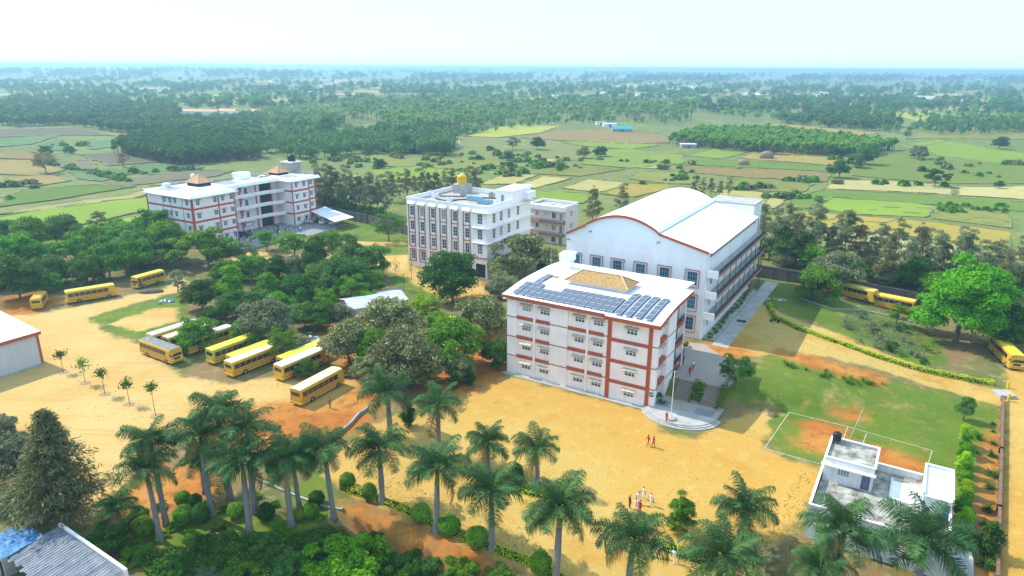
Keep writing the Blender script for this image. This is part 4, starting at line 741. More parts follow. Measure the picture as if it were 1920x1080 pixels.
for k in range(n): x0 = 10.7 + 2.55 * k / n; x1 = 10.7 + 2.55 * (k + 1) / n; z = .05 if k % 2 else 0; sh.box(x0, x1, 6.0, 12.9, 5.62 + z, 5.66 + z)
so2 = sh.build('roof_sheet', SHEET, FH); pp = MB(); pp.box(10.5, 10.7, 6.25, 13.2, 5.6, 6.0); pp.box(13.25, 13.45, 6.25, 13.2, 5.6, 6.0); pp.box(10.7, 13.25, 13.0, 13.2, 5.6, 6.0); pp.build('coping', HWALL, FH)
MB().box(7.6, 10.55, 7.4, 11.6, 3.33, 3.45).build('white_slab', ROOFW, FH); MB().box(7.4, 7.6, 7.3, 11.6, 3.33, 3.75).build('kerb_wall', HWALL, FH)
MB().box(13.4, 15.6, -3.0, 3.0, 0, 2.2).build('side_room', HWALL, FH); MB().box(13.45, 15.7, -3.1, 3.1, 2.2, 2.32).build('side_room_roof', CONCL, FH)
MB().tube([(6.6, -.06, .2), (6.6, -.06, 4.1)], .05, 6).build('down_pipe', WHITEP, FH)
def fhl(u, v, z): q = PO + np.array([math.cos(HTH), math.sin(HTH)]) * u + np.array([-math.sin(HTH), math.cos(HTH)]) * v; return (q[0], q[1], z)
water_tank(None, fhl(.9, 12.3, 6.5), .5, 1.1, BLACKP, 'small black water tank on the corner of the house roof')
bm_ = MB()
for k in range(9): x = k * .14; bm_.prism([(x, -.1), (x + .07, -.2), (x + .14, -.1)], 0, 1.1)
o = bm_.build('blue_sheet_panel', mat('blue_painted_sheet', (.05, .22, .5), .5), None, fhl(11.9, 6.0, 3.33), HTH); tag(o, 'blue corrugated sheet leaning by the rooftop door of the white house', 'sheet')
# ------------------------------------------------------------------ sheds
SO = G(445 / 5.4, 540 + 770 / 5.4); sh1 = thing('storage_shed', 'white shed with red eaves at the left edge of the dirt yard', 'shed', (*SO, 0), R(-31))
mb = MB(); wall_face(mb, (-16, -13.5), 0, 0, 0, 1) if False else None
GREYW = mat('grey_white_wall', (.6, .58, .58), .85, .06, .2, 5, .06, streak=.1)
wall_face(mb, (0, -14), P90, 14, .3, 6.0); wall_face(mb, (0, 0), 2 * P90, 16, .3, 6.0); wall_face(mb, (-16, -14), 0, 16, .3, 6.0); wall_face(mb, (-16, 0), 3 * P90, 14, .3, 6.0)
mb.xf(Matrix.Translation((0, 0, 0)))
# the yard-facing long wall runs from the corner to the lower left
mb.build('wall', GREYW, sh1)
mb = MB(); mb.prism([(.35, -14.4), (.35, .35), (-16.4, .35), (-16.4, -14.4)], [5.95] * 4, [6.15, 6.15, 7.6, 7.6]); mb.build('roof', SHEET, sh1)
MB().box(.36, .42, -14.4, .36, 5.55, 6.1).build('fascia', REDP, sh1); MB().box(-.02, .06, -.35, .06, 0.3, 5.6).build('corner_strip', REDP, sh1); MB().box(-16.4, .36, .355, .42, 5.6, 6.1).build('fascia', REDP, sh1); MB().box(-16, .25, -14, .25, -.1, .3).build('plinth', CONCL, sh1)
S2 = G(662, 603); sh2 = thing('tin_shed', 'low grey shed with a folded tin roof among the trees', 'shed', (*S2, 0), R(32))
mb = MB(); wall_face(mb, (0, 0), 0, 12, 0, 2.7); wall_face(mb, (12, 0), P90, 7.4, 0, 2.7); wall_face(mb, (15, 9), 2 * P90, 12, 0, 2.7); wall_face(mb, (0, 7.4), 3 * P90, 7.4, 0, 2.7); mb.build('wall', GREYW, sh2)
TIN = mat('tin_sheet', (.62, .64, .66), .5, .12, .5, 4, metal=.2, alt=(.48, .47, .45), altamt=.35)
for nm, ys, z0, z1 in (('roof_slope', (-.3, 3.7), 2.65, 3.7), ('roof_slope', (3.7, 7.7), 3.7, 2.65)):
    mb = MB(); n = 60
    for k in range(n): x0 = -.4 + 12.8 * k / n; x1 = -.4 + 12.8 * (k + 1) / n; dz = .05 if k % 2 else 0; mb.prism([(x0, ys[0]), (x1, ys[0]), (x1, ys[1]), (x0, ys[1])], [z0 + dz, z0 + dz, z1 + dz, z1 + dz], [z0 + dz + .04, z0 + dz + .04, z1 + dz + .04, z1 + dz + .04])
    mb.build(nm, TIN, sh2)
for x in (0, 15): MB().prism([(x - .05, 0), (x + .05, 0), (x + .05, 9), (x - .05, 9)], 3.1, [3.1, 3.1, 3.1, 3.1]) if False else None
gb = MB()
for x in (.01, 11.99): gb.tri((x, 0, 2.7), (x, 7.4, 2.7), (x, 3.7, 3.66))
gb.build('gable', GREYW, sh2)
# lean-to bottom left
B0 = G(56, 1068, 2.4); sh3 = thing('corrugated_shelter', 'corrugated grey sheet roof of a shelter at the lower left corner', 'shelter', (*B0, 0), R(-33))
CORR = mat('corrugated_grey', (.16, .18, .21), .6, .3, .8, 5, metal=.0, alt=(.26, .3, .36), altamt=.45)
mb = MB(); xs = 0
for k in range(30):
    x0 = -4.3 + k * .42; dz = rng.uniform(0, .08); yl = -.3 + rng.uniform(-.35, .25)
    for q in range(3): xa = x0 + q * .14; d2 = dz + (.05 if q == 1 else 0); mb.prism([(xa, yl), (xa + .14, yl), (xa + .14, 4.6), (xa, 4.6)], [2.15 + d2, 2.15 + d2, 2.75 + d2, 2.75 + d2], [2.18 + d2, 2.18 + d2, 2.78 + d2, 2.78 + d2])
mb.build('roof_sheet', CORR, sh3)
for x in (-4, -1, 2, 5, 8): MB().tube([(x, .1, -1), (x, .1, 2.2)], .06, 6).build('post', STEEL, sh3)
MB().box(-4.4, 8.6, 4.75, 5.05, -1.5, 3.0).build('back_wall', WALLW, sh3)
TARP = mat('blue_tarpaulin', (.03, .16, .36), .6, .25, 1.5, 6, .4, alt=(.12, .3, .5), altamt=.3)
T0 = G(-6, 1022, 2.4); tp = MB(); n = 9
for i in range(n):
    for j in range(n):
        def q(i, j): x = i / n * 4.6 - 1.6; y = j / n * 4.2 - 1.0; return (x, y, 2.5 + .12 * math.sin(i * 1.7) * math.cos(j * 1.3) + .1 * j / n)
        tp.quad(q(i, j), q(i + 1, j), q(i + 1, j + 1), q(i, j + 1))
hut = thing('tarpaulin_hut', 'hut covered with a blue tarpaulin at the left edge', 'hut', (*T0, 0), R(-30)); tp.build('tarpaulin', TARP, hut, smooth=True)
mb = MB(); wall_face(mb, (-1.4, -.8), 0, 4.1, -.5, 2.4); wall_face(mb, (2.7, -.8), P90, 3.6, -.5, 2.4); mb.build('wall', CONCL, hut)
for x in (.4, 1.9): MB().box(x, x + .5, -.86, -.8, -.3, 1.9).build('doorway', DARK, hut)
# ------------------------------------------------------------------ stairs, plazas, paths
SB = G(1261, 747, .4); UPL = PLAT + .04
def along(p, a, b): return p + STU * a + np.array([-STU[1], STU[0]]) * b
STV = np.array([-STU[1], STU[0]])
STEPM = mat('stair_stone', (.32, .25, .19), .85, .12, .6, 6, .05); PAV = mat('grey_paving', (.36, .3, .25), .85, .08, .4, 5, .03); PAVD = mat('dark_paving', (.21, .215, .23), .85, .08, .4, 5, .03)
for k, (a, lab) in enumerate(((0, 'left flight of stone steps beside the solar roofed block'), (4.1, 'right flight of stone steps up to the hall terrace'))):
    stt = thing('staircase', lab, 'stairs', (*along(SB, a, 0), .38), math.atan2(STU[1], STU[0]), 'steps up to the terrace')
    for i in range(13):
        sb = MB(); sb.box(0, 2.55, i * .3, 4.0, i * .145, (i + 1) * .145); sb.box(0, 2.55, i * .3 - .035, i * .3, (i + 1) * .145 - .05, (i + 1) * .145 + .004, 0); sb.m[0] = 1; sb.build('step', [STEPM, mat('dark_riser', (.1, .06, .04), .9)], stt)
upz = [along(SB, -1.2, 3.98), along(SB, 7.6, 3.98), G(1392, 692, UPL), G(1345, 662, UPL), G(1322, 645, UPL), G(1268, 640, UPL)]
upz = [(p[0], p[1]) for p in upz]
tag(MB().prism(upz, -.5, UPL + .02).build('terrace_paving', PAV), kind='structure')
lowz = [along(SB, -2.2, .5), along(SB, -2.9, -4.0), along(SB, -1.6, -6.4), along(SB, 5.2, -6.4), along(SB, 7.6, -4.6), along(SB, 7.9, .5)]
tag(MB().prism([tuple(p) for p in lowz], -.3, .4).build('lower_plaza', PAV), kind='structure')
for a0, a1 in ((-1.9, .2), (4.2, 7.0)): tag(MB().prism([tuple(along(SB, a0, -1.2)), tuple(along(SB, a0 - .1, -4.6)), tuple(along(SB, a1 - .2, -4.6)), tuple(along(SB, a1, -1.2))], .3, .405).build('plaza_inlay', PAVD), kind='structure')
cst = along(SB, 2.3, -3.4); pod = thing('round_steps', 'three curved concrete steps below the flagpole', 'steps', (*cst, 0), math.atan2(STU[1], STU[0]))
for i, r in enumerate((4.6, 5.0, 5.4)):
    pl = [(r * 1.12 * math.cos(t), r * .98 * math.sin(t) * 1.0) for t in np.linspace(math.pi * 1.0, math.pi * 2.0, 28)]
    MB().prism(pl, -.2, .41 - .13 * i).build('step', CONCL, pod)
fp = along(SB, 1.7, -6.8); flag = thing('flagpole', 'white flagpole on a round concrete base in front of the steps', 'flagpole', (*fp, .41)); MB().lathe([(.75, 0), (.75, .28), (.7, .3)], 20).build('base', CONCL, flag); MB().tube([(0, 0, .3), (0, 0, 7.6)], [.07, .045], 8).build('pole', WHITEP, flag); MB().lathe([(.02, 7.6), (.11, 7.68), (.02, 7.78)], 8).build('finial', WHITEP, flag)
pb = along(SB, 2.75, .1); 
bed = thing('stair_planter', 'planted strip between the two flights of steps', 'planter', (*pb, .38), math.atan2(STU[1], STU[0])); MB().prism([(0, .0), (1.2, .0), (1.2, 3.9), (0, 3.9)], -.2, [.25, .25, 1.75, 1.75]).build('soil', mat('dark_soil', (.1, .07, .05), .95), bed); MB().box(-.02, 1.22, -.15, -.002, -.2, .4).build('kerb', STEPM, bed)
# path beside hall
hp = [HR + UX * 2.3 + VX * -1.5, HR + UX * 5.2 + VX * -1.5, HR + UX * 5.2 + VX * 45, HR + UX * 2.3 + VX * 45]
tag(MB().prism([tuple(p) for p in hp], 1.2, PLAT + .03).build('path', CONCL), kind='structure'); gr = HR + UX * 4.0 + VX * 14
tag(MB().box(-.9, .9, -.7, .7, 0, .02).build('drain_grate', DARK, None, (gr[0], gr[1], PLAT + .034), TH), 'dark drain grate in the path beside the hall', 'drain grate')
fpz = [FO - UX * .5 - VX * .0, FO - UX * .5 - VX * .9, FO + UX * 26.5 - VX * .9, FO + UX * 26.5]
tag(MB().prism([tuple(p) for p in fpz], -.1, .05).build('apron', CONCL), kind='structure')
# ------------------------------------------------------------------ compound walls
WDK = mat('dark_compound_wall', (.14, .115, .1), .9, .2, .4, 4, .1, streak=.2)
def wall_run(label, pts, h=2.3, t=.25, m=WDK, z0=None):
    P = [GT(*p) for p in pts]; c = P[0]; o = thing('compound_wall', label, 'wall', (c[0], c[1], 0)); w = MB(); cp = MB(); ps = MB()
    for a, b in zip(P[:-1], P[1:]):
        w.bar((a[0] - c[0], a[1] - c[1], a[2] + h / 2 - .3), (b[0] - c[0], b[1] - c[1], b[2] + h / 2 - .3), t, h + .6); cp.bar((a[0] - c[0], a[1] - c[1], a[2] + h + .05), (b[0] - c[0], b[1] - c[1], b[2] + h + .05), t + .12, .1)
        L = np.linalg.norm(b - a); n = int(L / 3.2)
        for i in range(n + 1): q = a + (b - a) * i / max(n, 1) - np.array([c[0], c[1], 0]); ps.box(q[0] - .2, q[0] + .2, q[1] - .2, q[1] + .2, q[2] - .3, q[2] + h + .14)
    w.build('panel', m, o); cp.build('coping', m, o); ps.build('post', m, o); return o
wall_run('dark boundary wall behind the carport and the pale trees', [(596, 400), (690, 420), (790, 448), (1000, 470)], 3.0)
wall_run('dark boundary wall behind the right hand parked buses', [(1418, 519), (1560, 544), (1720, 574), (1920, 618)], 3.0)
wall_run('dark boundary wall behind the trees at far left', [(-20, 492), (120, 470), (240, 446)], 2.6)
wall_run('low brown wall along the right hand lane', [(1879, 752), (1876, 850), (1872, 960), (1868, 1090)], .8, .22, mat('brown_low_wall', (.22, .13, .08), .9, .2, .5, 5))
cw = thing('culvert_slab', 'pale concrete culvert slab at the end of the low brown wall', 'slab', tuple(GT(1881, 742))); MB().box(-1.3, 1.3, -1.2, 1.2, -.3, .55).build('slab', CONCL, cw)
for (x, y), l in (((1890, 752), 'yellow marker post beside the culvert slab'), ((1889, 728), 'yellow marker post under the dark tree')):
    p = GT(x, y); o = MB().box(-.14, .14, -.14, .14, -.1, 1.3).build('marker_post', mat('yellow_post_paint', (.7, .5, .03), .6), None, tuple(p)); tag(o, l, 'post')
# court lines and net posts
LINE = mat('white_line_paint', (.55, .5, .4), .8, .2, 2, 8)
def line_strip(pts, w=.085):
    P = [GT(*p) for p in pts]; n = MB()
    for a, b in zip(P[:-1], P[1:]):
        k = 12
        for i in range(k): q = a + (b - a) * i / k; r = a + (b - a) * (i + 1) / k; q[2] = h1(*q[:2]); r[2] = h1(*r[:2]); n.bar((q[0], q[1], q[2] + .01), (r[0], r[1], r[2] + .01), w, .02)
    o = n.build('court_line', LINE); return tag(o, kind='structure')
for pts in ([(1433, 841), (1480, 773)], [(1480, 773), (1590, 800), (1748, 845)], [(1433, 841), (1545, 872)], [(1748, 845), (1740, 870)], [(1590, 800), (1580, 826)], [(1625, 812), (1616, 836)]): line_strip(pts)
for (x, y), l in (((1609, 805), 'far net post of the volleyball court'), ((1594, 820), 'pale slanting pole beside the volleyball net post')):
    p = GT(x, y); lean = .0 if 'far' in l else 1.5; tag(MB().tube([(0, 0, -.1), (lean, .4 * lean, 2.9 if not lean else 4.2)], .05, 6).build('net_post', AWN, None, tuple(p)), l, 'post')
yb = thing('yellow_barrier', 'yellow bar barrier behind the palms in the sand yard', 'barrier', tuple(GT(1002, 950)), R(-18)); bb = MB(); [bb.box(x - .05, x + .05, -.05, .05, 0, .8) for x in (-1.1, 1.1)]; bb.build('post', MATS['yellow_post_paint'], yb); bb = MB(); [bb.box(-1.1, 1.1, -.04, .04, z, z + .1) for z in (.3, .68)]; bb.build('rail', MATS['yellow_post_paint'], yb)
# ------------------------------------------------------------------ foliage kit
BARK = mat('grey_brown_bark', (.16, .125, .1), .95, .25, 1.5, 8, .4); PBARK = mat('palm_bark', (.25, .225, .2), .9, .15, 1.2, 10, .2, streak=.1); SHAFT = mat('palm_crownshaft', (.2, .27, .05), .5, .2, 1.5, 6, alt=(.36, .34, .06), altamt=.4)
LM = {'dark': leafmat('dark_green_leaf', (0.0352, 0.1010, 0.0122), (0.0978, 0.2320, 0.0210)), 'mid': leafmat('mid_green_leaf', (0.0701, 0.1809, 0.0118), (0.1928, 0.3980, 0.0236)), 'lime': leafmat('lime_leaf', (0.2293, 0.4453, 0.0091), (0.4317, 0.6958, 0.0180), .4), 'bright': leafmat('bright_green_leaf', (0.0674, 0.2366, 0.0072), (0.2023, 0.4731, 0.0121), .35),
      'olive': leafmat('olive_grey_leaf', (0.1172, 0.1534, 0.0477), (0.2513, 0.2874, 0.0940), .22, (0.4021, 0.3833, 0.1506)), 'grey': leafmat('grey_green_leaf', (0.1420, 0.1752, 0.0823), (0.2840, 0.3138, 0.1442), .25), 'casu': leafmat('wispy_grey_needle', (0.1365, 0.1508, 0.0593), (0.2731, 0.2751, 0.1057), .3, (0.3642, 0.2927, 0.1188)), 'blue': leafmat('blue_green_leaf', (0.0653, 0.1644, 0.0293), (0.1632, 0.3170, 0.0539)),
      'palm': leafmat('palm_leaf', (0.0204, 0.0775, 0.0179), (0.0665, 0.1717, 0.0398), .2, (0.1022, 0.1772, 0.0497)), 'hedge': leafmat('yellow_hedge_leaf', (0.4587, 0.7097, 0.0102), (0.9000, 0.9000, 0.0206), .3), 'ball': leafmat('topiary_leaf', (0.0994, 0.2414, 0.0142), (0.2414, 0.4686, 0.0284), .2), 'far': leafmat('far_tree_leaf', (0.0449, 0.1131, 0.0190), (0.1124, 0.2261, 0.0329), .2), 'plant': leafmat('young_plantation_leaf', (0.0994, 0.2414, 0.0213), (0.2414, 0.4544, 0.0355), .3), 'coco': leafmat('coconut_leaf', (0.0787, 0.1809, 0.0235), (0.1796, 0.3392, 0.0425), .25), 'dry': leafmat('dry_twig', (0.2698, 0.2087, 0.0663), (0.4047, 0.3201, 0.1027), .2)}
def unit(v): return v / np.maximum(np.linalg.norm(v, axis=1, keepdims=True), 1e-9)
def leafquads(C, Nrm, size, asp, rg, droop=None):
    n = len(C); t = rg.normal(size=(n, 3)); 
    if droop is not None: t = droop + .35 * t
    t = unit(t - (t * Nrm).sum(1, keepdims=True) * Nrm); b = np.cross(Nrm, t); L = (size * .5)[:, None]; W = L * asp
    fold = Nrm * (L * .25)
    V = np.stack([C - t * L - fold * .5, C + b * W + fold * .3, C + t * L - fold * .5, C - b * W + fold * .3], 1).reshape(-1, 3); return V, np.arange(4 * n).reshape(n, 4)
def crown_mesh(name, seed, Rr, Rz, zc, nclump, nleaf, ls, cr=.42, flat=.0, asp=.5, m=None, jit=.6, top=0.):
    rg = np.random.default_rng(seed); d = unit(rg.normal(size=(nclump, 3))); d[:, 2] = np.where(d[:, 2] < -.8, -d[:, 2], d[:, 2]); rad = rg.uniform(.3, 1.0, nclump) ** .6 * (1 + .16 * np.sin(3 * np.arctan2(d[:, 1], d[:, 0]) + seed))
    c = d * rad[:, None] * np.array([Rr, Rr, Rz]); 
    if top: c[:, :2] *= (1 - top * np.clip((c[:, 2:] + Rz) / (2 * Rz), 0, 1))
    rc = rg.uniform(.45, 1.2, nclump) * cr * min(Rr, Rz * 1.2)
    w = rc ** 2; k = rg.choice(nclump, nleaf, p=w / w.sum()); dd = unit(rg.normal(size=(nleaf, 3))); dd[:, 2] = np.where(dd[:, 2] < -.3, -dd[:, 2] * .7, dd[:, 2])
    C = c[k] + dd * (rc[k] * rg.uniform(.55, 1.08, nleaf))[:, None] * np.array([1, 1, .8 - flat * .4]); C[:, 2] += zc
    nr = unit(dd + jit * rg.normal(size=(nleaf, 3)) + np.array([0, 0, .45 + flat])); V, Q = leafquads(C, nr, ls * rg.uniform(.6, 1.4, nleaf), asp, rg)
    return npmesh(name, V, Q, m), c + np.array([0, 0, zc]), rc
def trunk_mesh(seed, zc, cl, r0, split=.42, nb=8):
    rg = np.random.default_rng(seed + 50); mb = MB(); h0 = zc * split; lean = rg.normal(size=2) * .15
    mb.tube([(0, 0, -.3), (0, 0, .15), (lean[0] * .5, lean[1] * .5, h0 * .5), (lean[0], lean[1], h0)], [r0 * 1.4, r0 * 1.1, r0 * .9, r0 * .8], 7)
    for i in rg.choice(len(cl), min(nb, len(cl)), replace=False):
        e = cl[i]; m = np.array([lean[0], lean[1], h0]) * .5 + e * .5 + rg.normal(size=3) * .3; m[2] += .2; mb.tube([(lean[0], lean[1], h0 - .1), tuple(m), tuple(e)], [r0 * .62, r0 * .38, r0 * .12], 5)
    return mb.mesh('trunk', BARK)
SH = {}
def shape(key, seed, R_, Rz, H, ncl, nl, ls, r0=.2, **kw):
    zc = H - Rz * 1.02; cm, cl, rc = crown_mesh('crown', seed, R_, Rz, zc, ncl, nl, ls, m=kw.pop('m', LM['mid']), **kw); SH[key] = (cm, trunk_mesh(seed, zc, cl, r0), R_ * 1.16, H, zc)
shape('round1', 1, 4., 3.3, 7.4, 46, 9500, .48, jit=.8); shape('round2', 2, 4., 3.0, 6.8, 40, 9000, .48, jit=.8); shape('round3', 3, 4., 3.6, 8.0, 52, 10000, .46, jit=.8)
shape('spread1', 4, 5., 2.6, 7.4, 34, 9500, .46, flat=.5, jit=.8); shape('spread2', 5, 5., 2.3, 6.6, 30, 9000, .46, flat=.6, cr=.5, jit=.8)
shape('tall1', 6, 2.8, 4.2, 9.6, 30, 9000, .38, cr=.5); shape('tall2', 7, 2.6, 3.8, 8.8, 26, 8000, .38, cr=.5, top=.3)
shape('airy1', 8, 3.6, 3.2, 8.0, 40, 5200, .34, cr=.3); shape('airy2', 9, 3.2, 3.6, 8.4, 36, 4600, .34, cr=.28)
shape('bush1', 10, 1.6, 1.2, 2.3, 14, 2200, .26, .07, cr=.5); shape('bush2', 11, 1.7, 1.0, 1.9, 14, 2000, .26, .06, cr=.5); shape('bushairy', 12, 1.5, 1.1, 2.2, 16, 1100, .22, .05, cr=.35)
shape('big', 13, 6.6, 7.0, 14.0, 40, 34000, .5, .42, cr=.36, top=.25)
# whorled tree with layered sprays
def casu_mesh(seed, H, R_, n, ls, m, dens=1., cone=False):
    rg = np.random.default_rng(seed); mb = MB(); mb.tube([(0, 0, -.3), (.05, 0, H * .5), (0, .06, H * .97)], [.2, .13, .03], 6); Cs = []; Ds = []
    for i in range(n):
        z = H * (.1 + .87 * (i / n) ** .9); L = R_ * ((1.1 - 1.05 * (z / H)) * rg.uniform(.55, 1.25) if cone else min(1.0, .45 + 1.6 * z / H) * (1.05 - .9 * (z / H) ** 1.6) * rg.uniform(.5, 1.25)); a = rg.uniform(0, 6.283); e = np.array([math.cos(a) * L, math.sin(a) * L, L * rg.uniform(.05, .5)])
        mb.tube([(0, 0, z), tuple(e * .5 + [0, 0, z + .1]), tuple(e + [0, 0, z])], [.05, .03, .012], 4, cap=False); k = int((26 + 30 * L / R_) * dens); t = rg.uniform(.2, 1.06, k)
        Cs.append(np.array([0, 0, z]) + e * t[:, None] + rg.normal(size=(k, 3)) * np.array([.3, .3, .2]) * (.4 + .25 * L)); Ds.append(np.tile(unit(e[None])[0] * .7 + [0, 0, -.35], (k, 1)))
    C = np.concatenate(Cs); D = np.concatenate(Ds); nr = unit(rg.normal(size=C.shape) + [0, 0, .7]); V, Q = leafquads(C, nr, ls * rg.uniform(.6, 1.5, len(C)), .2, rg, D)
    return npmesh('crown', V, Q, m), mb.mesh('trunk', BARK)
for i, (s, n_, tp_) in enumerate(((120, 3600, .45), (121, 3000, .3), (122, 4200, .55))): shape(f'wisp{i+1}', s, 2.3, 4.4, 9.6, 42, int(n_ * .9), .6, .11, cr=.33, asp=.16, top=tp_, jit=1.2)
for i, s in enumerate((20, 21, 22)): c_, t_ = casu_mesh(s, 9.5, 2.5, 60, .8, LM['casu'], .62); SH[f'casu{i+1}'] = (c_, t_, 2.3, 9.5, 4.6)
c_, t_ = casu_mesh(24, 14.5, 5.0, 230, .62, LM['casu'], 1.7, True); SH['casubig'] = (c_, t_, 5.0, 14.5, 5.0)
c_, t_ = casu_mesh(25, 4.2, 1.35, 70, .5, LM['blue']); SH['cone'] = (c_, t_, 1.35, 4.2, 1.8)
def put_tree(key, col, pos, s, label, group=None, cat='tree', name=None, rz=None, sz=1.0):
    cm, tm, R_, H, zc = SH[key]; nm = name or ('tree' if cat == 'tree' else 'shrub')
    o = thing(nm, label, cat, (pos[0], pos[1], pos[2]), rng.uniform(0, 6.28) if rz is None else rz, group, (s, s, s * sz))
    c = ob('crown', cm, o); c.material_slots[0].link = 'OBJECT'; c.material_slots[0].material = LM[col]
    if s * H > 1.5: ob('trunk', tm, o)
    return o
def tree_px(key, col, cx, cy, r, label, group=None, sz=1.0, **kw):
    """a tree whose crown centre shows at (cx, cy) with a half width of r pixels"""
    cm, tm, R_, H, zc = SH[key]; z = 0.
    p = G(cx, cy + r, 0)
    for _ in range(8): s = r / FPX * depth(p, z) / R_; g = h1(*p); z = g + zc * s * sz; p = G(cx, cy, z)
    return put_tree(key, col, (p[0], p[1], h1(*p) - .05), s, label, group, sz=sz, **kw)
# feather palms: every frond is a leaf of its own
def frond_mesh(seed, L, droop, up, m, nl=64, ll=.98):
    rg = np.random.default_rng(seed); n = 14; pts = []; a = up; p = np.array([0., 0, 0]); 
    for i in range(n + 1): pts.append(p.copy()); p = p + np.array([math.cos(a), 0, math.sin(a)]) * L / n; a -= droop / n * (.5 + 1.2 * i / n)
    pts = np.array(pts); V = []; Q = []
    def add(q): k = len(V); V.extend(q); Q.append((k, k + 1, k + 2, k + 3))
    for i in range(n):
        a_, b_ = pts[i], pts[i + 1]; w = .05 * (1 - i / n) + .012; add([a_ + [0, -w, 0], a_ + [0, w, 0], b_ + [0, w, 0], b_ + [0, -w, 0]])
    for k in range(nl):
        t = .1 + .9 * k / nl; f = t * n; i = min(int(f), n - 1); p = pts[i] + (pts[i + 1] - pts[i]) * (f - i); d = unit((pts[i + 1] - pts[i])[None])[0]; l = ll * (math.sin(math.pi * min(1, t * .88 + .12)) ** .55) * rg.uniform(.8, 1.12)
        for s in (-1, 1):
            out = unit((np.array([0, s, 0]) * .85 + d * .55 + np.array([0, 0, rg.uniform(-.25, .45)]))[None])[0]; mid = p + out * l * .55; tip = p + out * l + np.array([0, 0, -l * rg.uniform(.28, .6)]); wv = d * .018
            add([p - wv, p + wv, mid + wv * 1.3, mid - wv * 1.3]); add([mid - wv * 1.3, mid + wv * 1.3, tip + wv * .3, tip - wv * .3])
    return npmesh('frond', np.array(V), np.array(Q), m)
FR = [frond_mesh(30 + i, 2.9, dr, up, LM['palm']) for i, (dr, up) in enumerate(((1.0, 1.25), (1.35, .95), (1.5, .6), (1.5, .25), (1.2, -.1), (1.6, .8)))]
def palm_px(bx, by, cx, cy, r, label, group='royal palms along the yard', shaft=True, name='royal_palm'):
    b = GT(bx, by); zt = b[2] + 4.
    d = depth(b); lo, hi = 0., 14.
    for _ in range(40):
        m_ = (lo + hi) / 2; q = _proj((b[0], b[1], b[2] + m_))
        if q[1] > cy: lo = m_
        else: hi = m_
    h = lo; s = r / FPX * depth(b, h) / 2.6; o = thing(name, label, 'palm tree', (b[0], b[1], b[2] - .1), rng.uniform(0, 6.28), group)
    hs = h - (1.5 * s if shaft else 0.05); q_ = s * (1.45 if shaft else 1.0); mb = MB(); mb.lathe([(.26 * q_, -.2), (.24 * q_, .4), (.17 * q_, hs * .25), (.185 * q_, hs * .6), (.145 * q_, hs)], 10); mb.build('trunk', PBARK, o, smooth=True)
    if shaft: mb = MB(); mb.lathe([(.2 * s, hs - .02), (.22 * s, hs + .25 * s), (.12 * s, h), (.05 * s, h + .3 * s)], 10); mb.build('crownshaft', SHAFT, o, smooth=True)
    rg = np.random.default_rng(int(bx * 7 + by)); n = int(rg.integers(17, 23)); s_tr = rg.uniform(1.35, 1.6); o.rotation_euler[0] = rg.normal() * .03; o.rotation_euler[1] = rg.normal() * .03; a0 = rg.uniform(0, 6.28)
    for k in range(n):
        t = k / (n - 1); v = 0 if t < .14 else 5 if t < .34 else 1 if t < .5 else 2 if t < .72 else 3 if t < .92 else 4
        f = ob('frond', FR[v], o, (0, 0, h + .05 - .12 * t), a0 + k * 2.39996 + rg.uniform(-.2, .2), s * rg.uniform(.9, 1.2)); f.rotation_euler[0] = rg.uniform(-.35, .35); f.rotation_euler[1] = rg.uniform(-.15, .15)
        if t > .9 and rg.uniform() < .7: f.material_slots[0].link = 'OBJECT'; f.material_slots[0].material = LM['dry']; f.rotation_euler[1] += .45
    if shaft: mb = MB(); mb.tube([(0, 0, h), (.05, 0, h + 1.5 * s)], [.05 * s, .012], 5); mb.build('spear_leaf', SHAFT, o)
    return o
def _proj(p):
    v = np.array(p, float) - np.array([0, 0, CAMH]); f = np.array([0, math.cos(PITCH), -math.sin(PITCH)]); u = np.array([0, math.sin(PITCH), math.cos(PITCH)]); z = v @ f; a, b = v[0] / z, (v @ u) / z
    return 960 + FPX * (a * math.cos(ROLL) + b * math.sin(ROLL)), 540 - FPX * (-a * math.sin(ROLL) + b * math.cos(ROLL))
# low coconut palm for the groves, tufts, hedges, balls
def coco_mesh(seed):
    rg = np.random.default_rng(seed); V = []; Q = []
    for k in range(13):
        a = k * 2.4; up = .9 - 1.3 * (k / 12); p = np.array([0., 0, 7.5]); L = 2.9; prev = None
        for i in range(6):
            d = np.array([math.cos(a) * math.cos(up), math.sin(a) * math.cos(up), math.sin(up)]); sd = np.array([-math.sin(a), math.cos(a), -.35]); w = .5 * math.sin(math.pi * (i + .6) / 6.4)
            q = (p - sd * w * [1, 1, -1], p, p + sd * w)
            if prev is not None:
                n = len(V); V += [prev[0], prev[1], q[1], q[0], prev[1], prev[2], q[2], q[1]]; Q += [(n, n + 1, n + 2, n + 3), (n + 4, n + 5, n + 6, n + 7)]
            prev = q; p = p + d * L / 6; up -= .26
    c = npmesh('crown', np.array(V), np.array(Q), LM['coco']); mb = MB(); mb.tube([(0, 0, -.3), (.25, .1, 3.5), (0, 0, 7.6)], [.2, .15, .11], 6); return c, mb.mesh('trunk', PBARK)
COCO = [coco_mesh(40), coco_mesh(41)]
def shell_mesh(name, fn, n, ls, m, seed=3, asp=.6):
    rg = np.random.default_rng(seed); C, N_ = fn(n, rg); nr = unit(N_ + .45 * rg.normal(size=(n, 3))); V, Q = leafquads(C, nr, ls * rg.uniform(.7, 1.3, n), asp, rg); return npmesh(name, V, Q, m)
